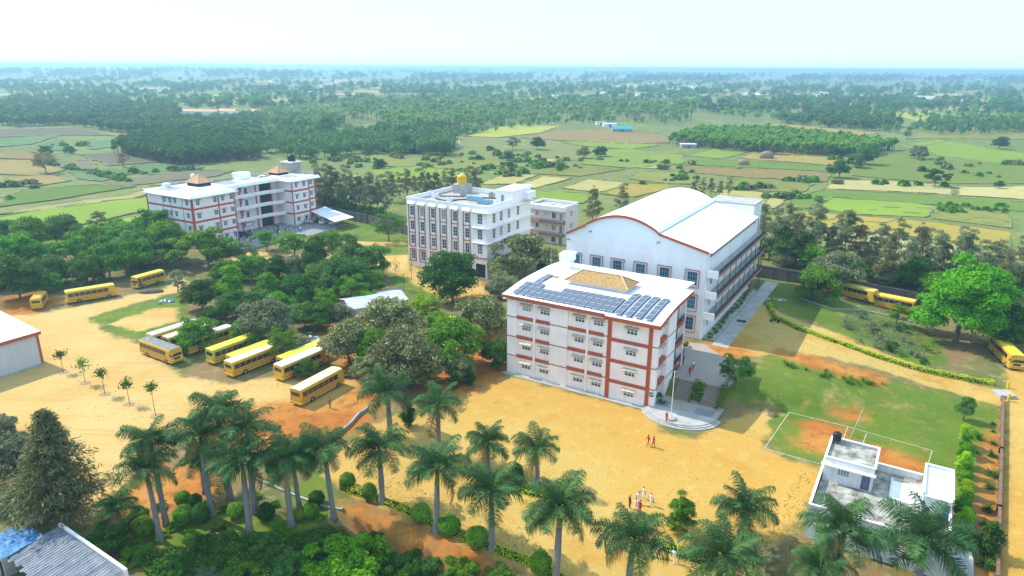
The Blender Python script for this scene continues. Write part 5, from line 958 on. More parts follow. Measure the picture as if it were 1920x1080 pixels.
def ball_fn(rx, rz):
    def f(n, rg): d = unit(rg.normal(size=(n, 3))); k = rg.uniform(.86, 1.05, n) * (1 + .07 * np.sin(5 * d[:, 0] + 2) * np.sin(4 * d[:, 1]) + .06 * np.sin(7 * d[:, 2] + 3 * d[:, 0])); return d * k[:, None] * [rx, rx, rz] + [0, 0, rz * .98], d
    return f
BALL = shell_mesh('foliage', ball_fn(1., 1.), 6000, .13, LM['ball'], 60); DROP = shell_mesh('foliage', ball_fn(.8, 1.25), 3000, .14, LM['ball'], 61)
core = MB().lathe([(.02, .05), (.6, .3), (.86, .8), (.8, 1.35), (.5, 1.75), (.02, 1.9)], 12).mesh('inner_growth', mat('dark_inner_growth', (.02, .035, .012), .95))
def ball_px(cx, cy, r, label, col='ball', drop=False):
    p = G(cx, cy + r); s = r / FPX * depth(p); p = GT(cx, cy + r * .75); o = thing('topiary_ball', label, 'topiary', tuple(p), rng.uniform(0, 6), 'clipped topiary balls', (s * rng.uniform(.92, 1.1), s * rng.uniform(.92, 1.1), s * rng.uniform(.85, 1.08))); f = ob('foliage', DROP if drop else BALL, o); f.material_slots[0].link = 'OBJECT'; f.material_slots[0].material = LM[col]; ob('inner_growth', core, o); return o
def tuft_mesh(seed, n, L, m, spread=.9):
    rg = np.random.default_rng(seed); V = []; Q = []
    for i in range(n):
        a = rg.uniform(0, 6.28); e = rg.uniform(.25, 1.4) * spread; d = np.array([math.cos(a), math.sin(a), 0]); p = np.zeros(3); prev = None; l = L * rg.uniform(.7, 1.2); u = 1.4 - e * .6
        for k in range(4):
            w = np.array([-d[1], d[0], 0]) * .05 * L * (1 - k / 3.3); q = (p - w, p + w)
            if prev is not None: nn = len(V); V += [prev[0], prev[1], q[1], q[0]]; Q.append((nn, nn + 1, nn + 2, nn + 3))
            prev = q; p = p + (d * math.cos(u) + np.array([0, 0, math.sin(u)])) * l / 3; u -= .55 * e
    return npmesh('leaf_tuft', np.array(V), np.array(Q), m)
TUFT = tuft_mesh(70, 40, .8, LM['mid']); CYCAD = tuft_mesh(71, 90, 1.0, LM['dark'], 1.3)
def hedge(label, pts, w, h, col, z0=0., n_per=170, cat='hedge'):
    P = [GT(*p) for p in pts]; rg = np.random.default_rng(int(pts[0][0])); c = P[0]; Cs, Ns = [], []; bx = MB()
    for a, b in zip(P[:-1], P[1:]):
        d = b - a; L = np.linalg.norm(d); t = d / L; sd = np.array([-t[1], t[0], 0]); n = int(n_per * L); k = rg.uniform(0, 1, n); ph = rg.uniform(-.3, math.pi + .3, n); wob = 1 + .16 * np.sin(k * L * 1.7 + a[0]) + .1 * rg.normal(size=n)
        C = a + d * k[:, None] + sd * (np.cos(ph) * w / 2 * wob)[:, None]; C[:, 2] += np.clip(.1 + (h - .1) * np.sin(np.clip(ph, 0, math.pi)) ** .6 * wob, .03, None); Cs.append(C); Ns.append(sd * np.cos(ph)[:, None] + np.array([0, 0, 1]) * np.abs(np.sin(ph))[:, None] + .2)
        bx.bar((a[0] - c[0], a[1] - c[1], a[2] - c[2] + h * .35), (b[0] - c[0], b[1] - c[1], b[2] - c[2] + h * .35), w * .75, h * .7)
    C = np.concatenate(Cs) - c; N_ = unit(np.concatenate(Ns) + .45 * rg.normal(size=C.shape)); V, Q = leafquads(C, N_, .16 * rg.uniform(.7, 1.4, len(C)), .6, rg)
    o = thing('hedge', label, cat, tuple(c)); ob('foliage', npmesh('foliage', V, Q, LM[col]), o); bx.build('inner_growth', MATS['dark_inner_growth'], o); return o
# scattered masses: points carrying a low tree
def lowtree_mesh(seed, m, n=130, R_=4., H=7.5, tall=1.):
    rg = np.random.default_rng(seed); k = 7; d = unit(rg.normal(size=(k, 3))); c = d * rg.uniform(.3, .7, k)[:, None] * [R_, R_, R_ * .8 * tall]; kk = rg.integers(0, k, n); dd = unit(rg.normal(size=(n, 3))); dd[:, 2] = np.abs(dd[:, 2]) * 1.1 - .25
    C = c[kk] + dd * R_ * .45; C[:, 2] += H - R_ * .9 * tall; V, Q = leafquads(C, unit(dd + .5 * rg.normal(size=(n, 3)) + [0, 0, .4]), 1.5 * rg.uniform(.6, 1.3, n), .6, rg); Q = Q.tolist(); V = V.tolist()
    b = len(V); w = .16; V += [[-w, 0, -.4], [w, 0, -.4], [w, 0, H * .7], [-w, 0, H * .7], [0, -w, -.4], [0, w, -.4], [0, w, H * .7], [0, -w, H * .7]]; Q += [(b, b + 1, b + 2, b + 3), (b + 4, b + 5, b + 6, b + 7)]
    return npmesh('far_tree', np.array(V), np.array(Q), [m, BARK], [0] * (len(Q) - 2) + [1, 1])
LOW = {'a': lowtree_mesh(80, LM['far']), 'b': lowtree_mesh(81, LM['blue']), 'c': lowtree_mesh(82, LM['mid']), 'tall': lowtree_mesh(83, LM['plant'], 130, 2.0, 8.5, 1.9), 'tallf': lowtree_mesh(84, LM['far'], 110, 2.2, 9.5, 1.8), 'bush': lowtree_mesh(85, LM['mid'], 110, 1.6, 2.0), 'bushg': lowtree_mesh(86, LM['olive'], 110, 1.6, 1.9)}
V0, Q0 = [], []
mcc = COCO[0][0]; vv = np.zeros(len(mcc.vertices) * 3, np.float32); mcc.vertices.foreach_get('co', vv); nc = len(mcc.polygons); qq = np.zeros(nc * 4, np.int32); mcc.polygons.foreach_get('vertices', qq)
vv = vv.reshape(-1, 3); b = len(vv); w = .13; tv = np.array([[-w, 0, -.4], [w, 0, -.4], [w, 0, 7.5], [-w, 0, 7.5], [0, -w, -.4], [0, w, -.4], [0, w, 7.5], [0, -w, 7.5]]); LOW['coco'] = npmesh('far_tree', np.vstack([vv, tv]), np.vstack([qq.reshape(-1, 4), [[b, b + 1, b + 2, b + 3], [b + 4, b + 5, b + 6, b + 7]]]), [LM['coco'], PBARK], [0] * nc + [1, 1])
PROTO = {}
def stuff(name, key, pts, scales, label, cat):
    """one object: points on the ground, each carrying a tree (geometry nodes)"""
    pts = np.asarray(pts); me = bpy.data.meshes.new(name); me.vertices.add(len(pts)); co = np.column_stack([pts, hgt(pts) - .1]).astype(np.float32); me.vertices.foreach_set('co', co.ravel())
    a = me.attributes.new('sc', 'FLOAT', 'POINT'); a.data.foreach_set('value', np.asarray(scales, np.float32)); a = me.attributes.new('rz', 'FLOAT', 'POINT'); a.data.foreach_set('value', rng.uniform(0, 6.28, len(pts)).astype(np.float32))
    o = ob(name, me); tag(o, label, cat, None, 'stuff'); ng = bpy.data.node_groups.new(name, 'GeometryNodeTree'); ng.interface.new_socket('Geometry', in_out='INPUT', socket_type='NodeSocketGeometry'); ng.interface.new_socket('Geometry', in_out='OUTPUT', socket_type='NodeSocketGeometry')
    N = ng.nodes; L = ng.links; gi = N.new('NodeGroupInput'); go = N.new('NodeGroupOutput'); ip = N.new('GeometryNodeInstanceOnPoints'); oi = N.new('GeometryNodeObjectInfo'); oi.inputs['Object'].default_value = PROTO[key]; oi.inputs['As Instance'].default_value = True
    s = N.new('GeometryNodeInputNamedAttribute'); s.data_type = 'FLOAT'; s.inputs['Name'].default_value = 'sc'; r = N.new('GeometryNodeInputNamedAttribute'); r.data_type = 'FLOAT'; r.inputs['Name'].default_value = 'rz'; cx = N.new('ShaderNodeCombineXYZ'); L.new(r.outputs[0], cx.inputs[2])
    L.new(gi.outputs[0], ip.inputs['Points']); L.new(oi.outputs['Geometry'], ip.inputs['Instance']); L.new(cx.outputs[0], ip.inputs['Rotation']); L.new(s.outputs[0], ip.inputs['Scale']); L.new(ip.outputs[0], go.inputs[0]); md = o.modifiers.new('scatter', 'NODES'); md.node_group = ng; return o
def scatter_px(polys, n, rg):
    """n ground points spread evenly over outlines seen in the photograph"""
    polys = [np.asarray(p, float) for p in polys]; out = []; ar = np.array([abs(np.sum(p[:, 0] * np.roll(p[:, 1], -1) - np.roll(p[:, 0], -1) * p[:, 1])) for p in polys]); ar = ar / ar.sum()
    for p, a in zip(polys, ar):
        k = max(1, int(round(n * a))); lo, hi = p.min(0), p.max(0); got = np.zeros((0, 2))
        while len(got) < k: c = rg.uniform(lo, hi, (k * 4, 2)); got = np.vstack([got, c[sdpoly(c, p) > 0]])
        out.append(got[:k])
    return np.array([G(x, y) for x, y in np.vstack(out)])
# ------------------------------------------------------------------ far country: individual trees first, masses after
rg = np.random.default_rng(11)
def far_single(key, px, py, s, label, cat, group, name): 
    p = GT(px, py); o = ob(name, LOW[key], None, tuple(p), rg.uniform(0, 6.28), s); tag(o, label, cat, group); PROTO.setdefault(key, o); return o
# plantation blocks
PL = {'tallf': [[(215, 292), (250, 268), (330, 262), (470, 282), (496, 298), (470, 300), (330, 312), (225, 290)]], 'tall': [[(1258, 272), (1300, 252), (1440, 250), (1600, 270), (1680, 282), (1620, 295), (1440, 290), (1330, 280)]]}
far_single('tallf', 216, 294, 1.0, 'leftmost slim tree at the corner of the dark plantation block', 'tree', None, 'plantation_tree'); far_single('tall', 1256, 274, 1.0, 'slim tree at the left corner of the bright plantation block', 'tree', None, 'plantation_tree')
far_single('a', 1885, 275, 1.0, 'round dark tree standing alone on the far right pasture', 'tree', None, 'field_tree'); far_single('b', 1700, 262, 1.0, 'round tree at the end of the dark belt on the right', 'tree', None, 'field_tree'); far_single('c', 470, 272, 1.2, 'bright green tree above the dark plantation block', 'tree', None, 'field_tree')
far_single('bush', 20, 375, 1.2, 'low bush on the bund at far left', 'shrub', None, 'field_shrub'); far_single('bushg', 66, 353, 1.1, 'grey green bush on the bund between the left fields', 'shrub', None, 'field_shrub')
for key, n in (('tallf', 900), ('tall', 1100)):
    pts = scatter_px(PL[key], n, rg); stuff('plantation', key, pts, rg.uniform(.8, 1.3, len(pts)), 'dense dark plantation of slim trees behind the left fields' if key == 'tallf' else 'bright green plantation of young trees beyond the hall', 'plantation')
# coconut groves: 240 palms on their own, the rest massed
GROVE = [[(700, 232), (760, 205), (900, 196), (1000, 205), (1280, 215), (1300, 232), (1180, 236), (1060, 226), (950, 226), (860, 250), (740, 262)], [(640, 240), (720, 220), (860, 200), (700, 196), (620, 200)], [(1330, 226), (1380, 208), (1440, 206), (1400, 232)], [(1780, 246), (1920, 232), (1920, 248), (1830, 254)]]
cp_ = scatter_px(GROVE, 240, rg); cp_ = cp_[np.argsort(cp_[:, 1])]
for k, p in enumerate(cp_):
    if k == 0:
        o = ob('coconut_palm', LOW['coco'], None, (p[0], p[1], 0), 0, 1.5); PROTO['coco'] = o
    else: o = ob('coconut_palm', LOW['coco'], None, (p[0], p[1], 0), rg.uniform(0, 6.28), rg.uniform(1.3, 1.9))
    tag(o, 'coconut palm standing in the groves beyond the fields', 'palm tree', 'coconut palms in the groves beyond the fields')
p = scatter_px([[(480, 215), (640, 190), (980, 182), (1290, 196), (1290, 214), (1000, 204), (760, 214), (600, 245), (500, 240)], [(700, 230), (760, 205), (900, 196), (1290, 212), (1300, 228), (1060, 226), (860, 245), (740, 258)]], 1900, rg); stuff('coconut_grove', 'coco', p, rg.uniform(.85, 1.3, len(p)), 'massed coconut palms on the plain behind the nearer grove', 'grove')
WOODS = {'a': ([[(0, 240), (0, 205), (140, 190), (260, 192), (330, 205), (345, 230), (480, 240), (500, 270), (400, 262), (230, 250), (120, 235)], [(1455, 232), (1540, 212), (1640, 218), (1690, 238), (1640, 246), (1520, 238)], [(1360, 200), (1500, 188), (1700, 186), (1770, 196), (1765, 208), (1560, 205), (1400, 212)]], 1500, (.9, 1.5)),
         'b': ([[(480, 268), (520, 245), (600, 252), (700, 268), (760, 262), (850, 262), (840, 290), (700, 290), (560, 300), (500, 290)], [(1680, 250), (1740, 232), (1920, 222), (1920, 250), (1800, 255)], [(340, 232), (500, 215), (640, 215), (640, 240), (520, 245), (420, 240)], [(640, 262), (720, 240), (860, 262), (850, 285), (720, 285)]], 1000, (.7, 1.2)),
         'c': ([[(1440, 222), (1460, 212), (1500, 218), (1700, 236), (1700, 250), (1560, 240)], [(590, 245), (640, 236), (700, 262), (620, 275)], [(700, 240), (900, 205), (1280, 212), (1300, 230), (1060, 232), (860, 255)], [(1300, 215), (1480, 200), (1800, 205), (1920, 215), (1920, 235), (1700, 225), (1450, 225)]], 420, (.7, 1.1))}
for key, (pl, n, sr) in WOODS.items():
    p = scatter_px(pl, n, rg); stuff('woodland', key, p, rg.uniform(*sr, len(p)), {'a': 'dark woods behind the fields on both sides', 'b': 'dense bushy woods between the fields and the groves', 'c': 'lighter trees mixed into the field edge woods'}[key], 'woodland')
# the plain to the horizon
for key, y0, y1, n, sr in (('a', 172, 212, 1150, (.9, 1.8)), ('b', 150, 178, 1400, (1.2, 2.6)), ('c', 160, 205, 1000, (.9, 1.9)), ('a', 133.5, 152, 2600, (2.0, 4.6))):
    n = int(n * 1.4); x = rg.uniform(-480, 2400, n * 2); y = y0 + (y1 - y0) * rg.uniform(0, 1, n * 2) + .0068 * (x - 960); cl = np.sin(x / 57 + 2 * np.sin(y / 5.)) + np.sin(x / 23 + y / 3.1) + .8 * np.sin(y * 1.1 + x / 140); k = (cl + rg.normal(0, .6, n * 2)) > .1
    p = np.array([G(a, b) for a, b in zip(x[k][:n], np.maximum(y[k][:n], 131.8 + .0068 * (x[k][:n] - 960)))]); stuff('far_woodland', key, p, rg.uniform(*sr, len(p)), {133.5: 'hazy tree cover along the horizon', 150: 'blue hazy tree cover across the middle of the far plain', 172: 'dark scattered trees covering the nearer part of the far plain', 160: 'lighter green trees dotted over the far plain'}[y0], 'woodland')
# shrubs and trees on the fields: countable
FS = []
for pl, n in (([(700, 285), (900, 278), (1090, 300), (1100, 325), (900, 330), (760, 310)], 75), ([(560, 300), (700, 280), (720, 320), (600, 320)], 25), ([(1700, 290), (1920, 300), (1920, 335), (1720, 330)], 22), ([(1240, 300), (1300, 290), (1310, 345), (1240, 335)], 8)):
    q = scatter_px([pl], n, rg); FS += [tuple(a) for a in q]
for a, b, n in (((1330, 360), (1440, 352), 10), ((1430, 372), (1520, 372), 10), ((1440, 335), (1520, 342), 8), ((1070, 300), (1290, 308), 9), ((60, 300), (240, 340), 26), ((240, 325), (380, 318), 10), ((100, 275), (220, 270), 8), ((1200, 345), (1310, 335), 9), ((0, 350), (90, 345), 7), ((1560, 345), (1800, 350), 7), ((1550, 300), (1640, 296), 6), ((880, 345), (990, 325), 7)):
    for k in range(n): t = rg.uniform(); FS.append(tuple(G(a[0] + (b[0] - a[0]) * t + rg.normal(0, 3), a[1] + (b[1] - a[1]) * t + rg.normal(0, 1.2))))
for k, p in enumerate(FS):
    o = ob('field_shrub', LOW['bush' if k % 3 else 'bushg'], None, (p[0], p[1], 0), rg.uniform(0, 6.28), rg.uniform(.7, 1.9)); tag(o, 'low shrub growing on the fields and bunds beyond the campus', 'shrub', 'shrubs dotted over the fields')
for k in range(34):
    x, y = rg.uniform(1760, 1885), rg.uniform(385, 400)
    p = G(x, y); o = ob('thicket_shrub', LOW['bush'], None, (p[0], p[1], 0), rg.uniform(0, 6.28), rg.uniform(.6, 1.1)); tag(o, 'grey green bush in the long thicket on the right hand field', 'shrub', 'bushes of the long field thicket')
for key, col, x, y, r, lab in (('round1', 'dark', 1575, 316, 20, 'large dark tree standing alone at the field corner'), ('spread1', 'dark', 1756, 330, 24, 'flat topped dark tree alone on the right pasture'), ('round2', 'blue', 1605, 300, 18, 'round bluish tree left of the pasture'), ('round3', 'blue', 1625, 290, 20, 'bushy tree beside the end of the bright plantation'), ('round2', 'olive', 1725, 284, 17, 'grey rounded tree on the pasture beyond the plantation'), ('round1', 'dark', 1876, 268, 14, 'dark round tree near the right edge of the pasture'), ('round2', 'grey', 953, 290, 13, 'rounded tree on the meadow behind the yellow tank'),
    ('round1', 'dark', 1008, 268, 14, 'dark bushy tree at the edge of the ploughed field'), ('round1', 'olive', 1095, 286, 13, 'upright olive tree left of a pair on the bright field'), ('round2', 'dark', 1127, 283, 13, 'dark rounded tree right of a pair on the bright field'), ('airy1', 'grey', 962, 266, 13, 'thin grey tree above the meadow'), ('round1', 'dark', 760, 268, 20, 'dark round tree at the woods edge above the white block'), ('round2', 'dark', 830, 275, 20, 'dark round tree beside a small tiled hut'), ('round3', 'blue', 610, 235, 22, 'large pale tree rising from the woods behind the left block'), ('round2', 'dark', 712, 306, 12, 'small dark tree on the meadow above the white block'), ('round2', 'mid', 1535, 372 - 0, 9, 'small bush tree beside the field path'), ('round1', 'dark', 1875, 346, 9, 'small dark tree right of the straw field'),
    ('airy1', 'dry', 82, 300, 22, 'bare brown tree on the bund at far left'), ('airy2', 'dry', 230, 298, 12, 'bare brown tree before the dark plantation'), ('round2', 'dark', 84, 282, 13, 'dark bush tree on the left bund'), ('round2', 'blue', 130, 280, 10, 'blue green tree among the left fields')):
    tree_px(key, col, x, y, r, lab, None)
# haystacks, huts, far houses, pylons
HAY = mat('straw_stack', (.3, .22, .12), .95, .2, 1, 6, .4)
for x, y, r, lab in ((1437, 297, 3.4, 'large long haystack on the tan field'), (1394, 309, 2.4, 'smaller haystack on the green field strip'), (1385, 317, 1.3, 'low heap of straw beside the smaller haystack')):
    p = GT(x, y); tag(MB().lathe([(r * .9, -.2), (r, r * .5), (r * .85, r * .95), (r * .4, r * 1.2), (.05, r * 1.28)], 12).build('haystack', HAY, None, tuple(p), 0, True), lab, 'haystack').scale = (1.3, .8, 1)
def house(x, y, w, d, h, wm, rm, lab, grp=None, rz=0., pitched=True, name='village_house'):
    p = GT(x, y); o = thing(name, lab, 'house', tuple(p), rz, grp); b = MB(); b.box(-w / 2, w / 2, -d / 2, d / 2, -.3, h); b.build('wall', wm, o); r = MB()
    if pitched:
        r.quad((-w / 2 - .4, -d / 2 - .4, h - .1), (w / 2 + .4, -d / 2 - .4, h - .1), (w / 2 + .4, 0, h + d * .28), (-w / 2 - .4, 0, h + d * .28)); r.quad((-w / 2 - .4, 0, h + d * .28), (w / 2 + .4, 0, h + d * .28), (w / 2 + .4, d / 2 + .4, h - .1), (-w / 2 - .4, d / 2 + .4, h - .1)); r.tri((-w / 2, -d / 2, h), (-w / 2, 0, h + d * .27), (-w / 2, d / 2, h)); r.tri((w / 2, -d / 2, h), (w / 2, d / 2, h), (w / 2, 0, h + d * .27))
    else: r.box(-w / 2 - .2, w / 2 + .2, -d / 2 - .2, d / 2 + .2, h, h + .3)
    r.build('roof', rm, o); m = MB(); m.box(-w * .1, w * .1, -d / 2 - .03, -d / 2, 0, 2); m.build('door', DOORB, o); return o
house(375, 214, 42, 7, 3.2, PINK, TILE2, 'long pale shed with a tiled roof beyond the dark woods', rz=R(-8)); house(428, 214, 20, 8, 3.4, WALLC, TILE2, 'shorter pale shed right of the long one beyond the woods', rz=R(-8)); house(487, 217, 14, 9, 4.5, mat('orange_wall', (.6, .32, .2)), TILE2, 'small orange walled house behind the left block', rz=R(-5))
TEAL = mat('teal_tarpaulin', (.05, .35, .38), .6, .2); house(1165, 247, 16, 7, 2.6, CONC, TEAL, 'hut with a teal tarpaulin roof by the ploughed field', rz=R(5)); house(1143, 237, 12, 6, 2.5, WALLW, SHEET, 'white hut behind the teal roofed hut', pitched=False); house(1126, 234, 9, 6, 2.5, WALLW, CONCL, 'small white hut left of the teal roofed hut', pitched=False); house(852, 275, 7, 6, 2.4, PINK, TILE2, 'small tiled hut under dark trees'); house(560, 266, 9, 6, 2.6, WALLW, SHEET, 'white hut among bushes behind the left block', pitched=False); house(1290, 277, 10, 5, 2.4, CONC, SHEET, 'low hut at the left end of the bright plantation', pitched=False)
for k in range(44):
    x = rg.choice([rg.uniform(1040, 1340), rg.uniform(440, 640), rg.uniform(1400, 1640), rg.uniform(60, 1880)]); y = rg.uniform(153, 184); house(x, y + .0068 * (x - 960), rg.uniform(14, 30), rg.uniform(9, 15), rg.uniform(4, 8), WALLW, CONCL if k % 2 else SHEET, 'tiny white village house far away among the trees', 'white village houses on the far plain', rg.uniform(0, 3), False)
def pylon(x, y, H, lab, lines=True):
    p = GT(x, y); o = thing('pylon', lab, 'pylon', tuple(p)); m = MB(); b = H * .11
    for sx in (-1, 1):
        for sy in (-1, 1): m.bar((sx * b, sy * b, -.5), (sx * .9, sy * .9, H * .72), .5); m.bar((sx * .9, sy * .9, H * .72), (sx * .3, sy * .3, H), .4)
    for k in range(6):
        z0, z1 = H * .12 * k, H * .12 * (k + 1); w0, w1 = b - (b - .9) * z0 / (H * .72), b - (b - .9) * z1 / (H * .72)
        for s in (-1, 1): m.bar((-w0, s * w0, z0), (w1, s * w1, z1), .25); m.bar((w0, s * w0, z0), (-w1, s * w1, z1), .25); m.bar((s * w0, -w0, z0), (s * w1, w1, z1), .25)
    m.build('tower', STEEL, o); m = MB()
    for z, L in ((H * .7, 7), (H * .8, 6), (H * .9, 5)): m.bar((-L, 0, z), (L, 0, z), .5)
    m.build('cross_arm', STEEL, o)
pylon(536, 168, 42, 'steel pylon standing in the far plain left of centre'); pylon(1885, 182, 42, 'steel pylon standing in the far plain at the right'); pylon(70, 160, 42, 'hazy steel pylon in the far plain at the left')
for x, y in ((860, 333), (1180, 272), (612, 262), (1235, 268)): p = GT(x, y); tag(MB().tube([(0, 0, -.2), (0, 0, 7.5)], .12, 6).build('utility_pole', STEEL, None, tuple(p)), 'thin utility pole standing among the fields', 'pole', 'utility poles on the fields')
# ------------------------------------------------------------------ royal palms
for bx, by, cx, cy, r, lab in (
 (302, 1015, 277, 882, 50, 'royal palm in front at the left end of the palm row'), (312, 985, 290, 832, 50, 'royal palm behind the leftmost palm, taller crown'), (230, 1022, 217, 950, 36, 'short young palm on red soil beside the big grey tree'), (468, 997, 461, 868, 58, 'front royal palm of the dense palm cluster'), (478, 962, 460, 800, 56, 'royal palm in the dense cluster with a high crown'), (397, 968, 366, 815, 54, 'royal palm on the left side of the dense cluster'), (384, 925, 372, 862, 42, 'dark shorter palm inside the dense cluster'), (432, 935, 428, 772, 54, 'topmost royal palm of the dense cluster'), (547, 987, 540, 858, 56, 'royal palm right of the dense cluster with clear grey trunk'), (562, 955, 556, 850, 46, 'royal palm half hidden behind the one right of the cluster'), (627, 977, 622, 838, 52, 'royal palm at the head of the red bank'),
 (717, 943, 713, 845, 56, 'royal palm beside the hedge left of the sand yard'), (818, 997, 817, 880, 60, 'royal palm between the clipped balls on the hedge line'), (822, 853, 822, 758, 48, 'royal palm on the grass patch left of the sand yard'), (732, 817, 730, 738, 50, 'royal palm under the olive tree near the last bus'), (923, 1032, 922, 918, 60, 'royal palm on the hedge line left of the yellow barrier'), (915, 887, 915, 828, 42, 'small royal palm behind the hedge line, left of a pair'), (1008, 907, 1007, 842, 46, 'small royal palm right of a pair in the sand yard'), (1042, 1092, 1040, 955, 68, 'large royal palm in front of the yellow barrier'), (1177, 1110, 1180, 1010, 70, 'royal palm just below the group of people in white'),
 (1387, 1013, 1387, 957, 58, 'royal palm standing alone right of the round bamboo bush'), (1335, 1150, 1328, 1038, 76, 'royal palm at the bottom edge left of the house'), (1556, 1125, 1553, 1000, 76, 'royal palm in front of the left side of the white house'), (1716, 1105, 1722, 1012, 80, 'royal palm in front of the right side of the white house'), (1520, 1140, 1510, 1058, 56, 'lower palm at the bottom edge before the white house')):
    palm_px(bx, by, cx, cy, r, lab, name='royal_palm', shaft='short young' not in lab)
# ------------------------------------------------------------------ single trees that stand out
shape('bamboo', 130, 2.0, 2.7, 5.0, 40, 6500, .34, .05, cr=.34, asp=.22, top=.35, jit=.9)
shape('lowbush', 131, 3.4, 1.5, 2.6, 40, 9000, .3, .08, cr=.5, jit=.8)
ONE = [('big', 'bright', 1808, 565, 92, 'big bright green tree at the right beside the dirt road'), ('round1', 'dark', 1893, 610, 52, 'dark shaded tree behind the big bright green tree'), ('round3', 'dark', 848, 518, 54, 'big dark green tree in front of the white middle block'), ('round2', 'lime', 797, 572, 28, 'lime green young tree beside the tin shed'), ('spread1', 'olive', 985, 472, 66, 'broad olive grey tree right of the white middle block'), ('round2', 'olive', 945, 500, 36, 'lower olive tree at the corner of the white middle block'), ('round2', 'grey', 945, 535, 30, 'grey green tree behind the left end of the solar roof'), ('round1', 'dark', 1018, 505, 16, 'small dark green tree behind the solar roof'),
 ('airy1', 'mid', 728, 420, 30, 'slim light green tree alone on the lawn left of the white block'), ('round2', 'olive', 730, 600, 58, 'olive tree leaning over the tin shed'), ('round1', 'olive', 652, 640, 52, 'olive tree nearest the two white roofed buses'), ('round3', 'olive', 757, 672, 64, 'large grey olive tree above the royal palms'), ('round1', 'mid', 852, 640, 60, 'green round tree left of the solar roofed block'), ('round2', 'olive', 905, 590, 48, 'olive tree touching the left end of the solar roofed block'), ('round2', 'dark', 930, 660, 34, 'dark tree hard against the left wall of the solar roofed block'), ('round2', 'mid', 365, 625, 40, 'light green feathery tree over the parked buses'), ('round1', 'dark', 577, 690, 22, 'small dark tree between the white roofed buses'), ('round1', 'dark', 377, 553, 36, 'dark tree at the edge of the grass patch'), ('tall1', 'dark', 520, 512, 25, 'tall narrow dark tree in the middle of the grove'), ('tall2', 'dark', 590, 470, 25, 'tall dark tree right of the feathery tree before the left block'), ('round3', 'grey', 500, 600, 48, 'grey green tree behind the parked buses'), ('round1', 'dark', 560, 545, 40, 'dark glossy tree in the grove above the buses'), ('round2', 'blue', 688, 488, 42, 'blue green round tree at the right end of the grove'), ('spread2', 'mid', 548, 452, 42, 'feathery pale tree in front of the left block entrance'), ('spread1', 'mid', 498, 448, 30, 'feathery tree by the courtyard of the left block'),
 ('round1', 'dark', 440, 570, 32, 'green tree left of centre of the grove'), ('round2', 'mid', 470, 500, 34, 'mid green tree below the courtyard plaza'), ('round3', 'blue', 640, 520, 44, 'bushy tree at the middle of the grove right side'), ('round2', 'dark', 600, 590, 34, 'dark tree shading the rubble heap'), ('airy2', 'grey', 330, 525, 20, 'pale shrubby tree right of the minibus'), ('spread1', 'mid', 385, 458, 58, 'broad green tree hiding the corner of the left block'), ('round2', 'mid', 420, 505, 26, 'small green tree at the end of the bus lane'), ('airy2', 'grey', 185, 415, 20, 'thin grey tree on the boundary at left'), ('round2', 'mid', 1532, 530, 44, 'round mid green tree at the end of the hall path'), ('round1', 'grey', 1572, 508, 46, 'grey tree beside the round mid green tree'), ('round3', 'dark', 1480, 462, 40, 'dark tree behind the far end of the hall galleries'), ('round1', 'dark', 1716, 512, 36, 'dark round tree above the long yellow bus'), ('airy1', 'mid', 1685, 585, 22, 'small light tree in front of the long yellow bus'), ('airy1', 'dark', 1380, 715, 36, 'small leafy tree right of the stone steps'), ('round2', 'mid', 1895, 520, 36, 'green tree at the right edge above the bus'),
 ('casubig', 'casu', 110, 915, 88, 'big grey casuarina tree at the lower left'), ('round2', 'grey', 22, 850, 52, 'grey tree at the left edge above the tarpaulin hut'), ('round1', 'grey', 60, 940, 62, 'grey bushy tree beside the corrugated shelter'), ('round2', 'grey', 5, 800, 28, 'grey tree top cut by the left edge of the yard'), ('round1', 'dark', 205, 1005, 40, 'dark leafy tree beside the corrugated shelter wall'), ('bamboo', 'mid', 1275, 965, 36, 'rounded pale bamboo like bush in the sand yard'), ('airy1', 'grey', 1440, 1045, 30, 'thin brown grey shrub tree left of the house'), ('tall2', 'blue', 1812, 762, 18, 'blue green young tree at the head of the columnar row'), ('cone', 'dark', 1858, 1015, 24, 'layered conical tree beside the low brown wall'), ('cone', 'dark', 880, 707, 13, 'narrow dark conifer right of a pair left of the solar block'), ('cone', 'dark', 851, 716, 11, 'narrow dark conifer left of a pair left of the solar block'), ('cone', 'dark', 766, 780, 16, 'dark conifer on the grass patch behind the palms'), ('wisp1', 'casu', 1112, 385, 22, 'slim wispy tree rising behind the hall, left of a pair'), ('wisp2', 'casu', 1166, 378, 18, 'slim wispy tree rising behind the hall, right of a pair')]
for key, col, x, y, r, lab in ONE: tree_px(key, col, x, y, r, lab)
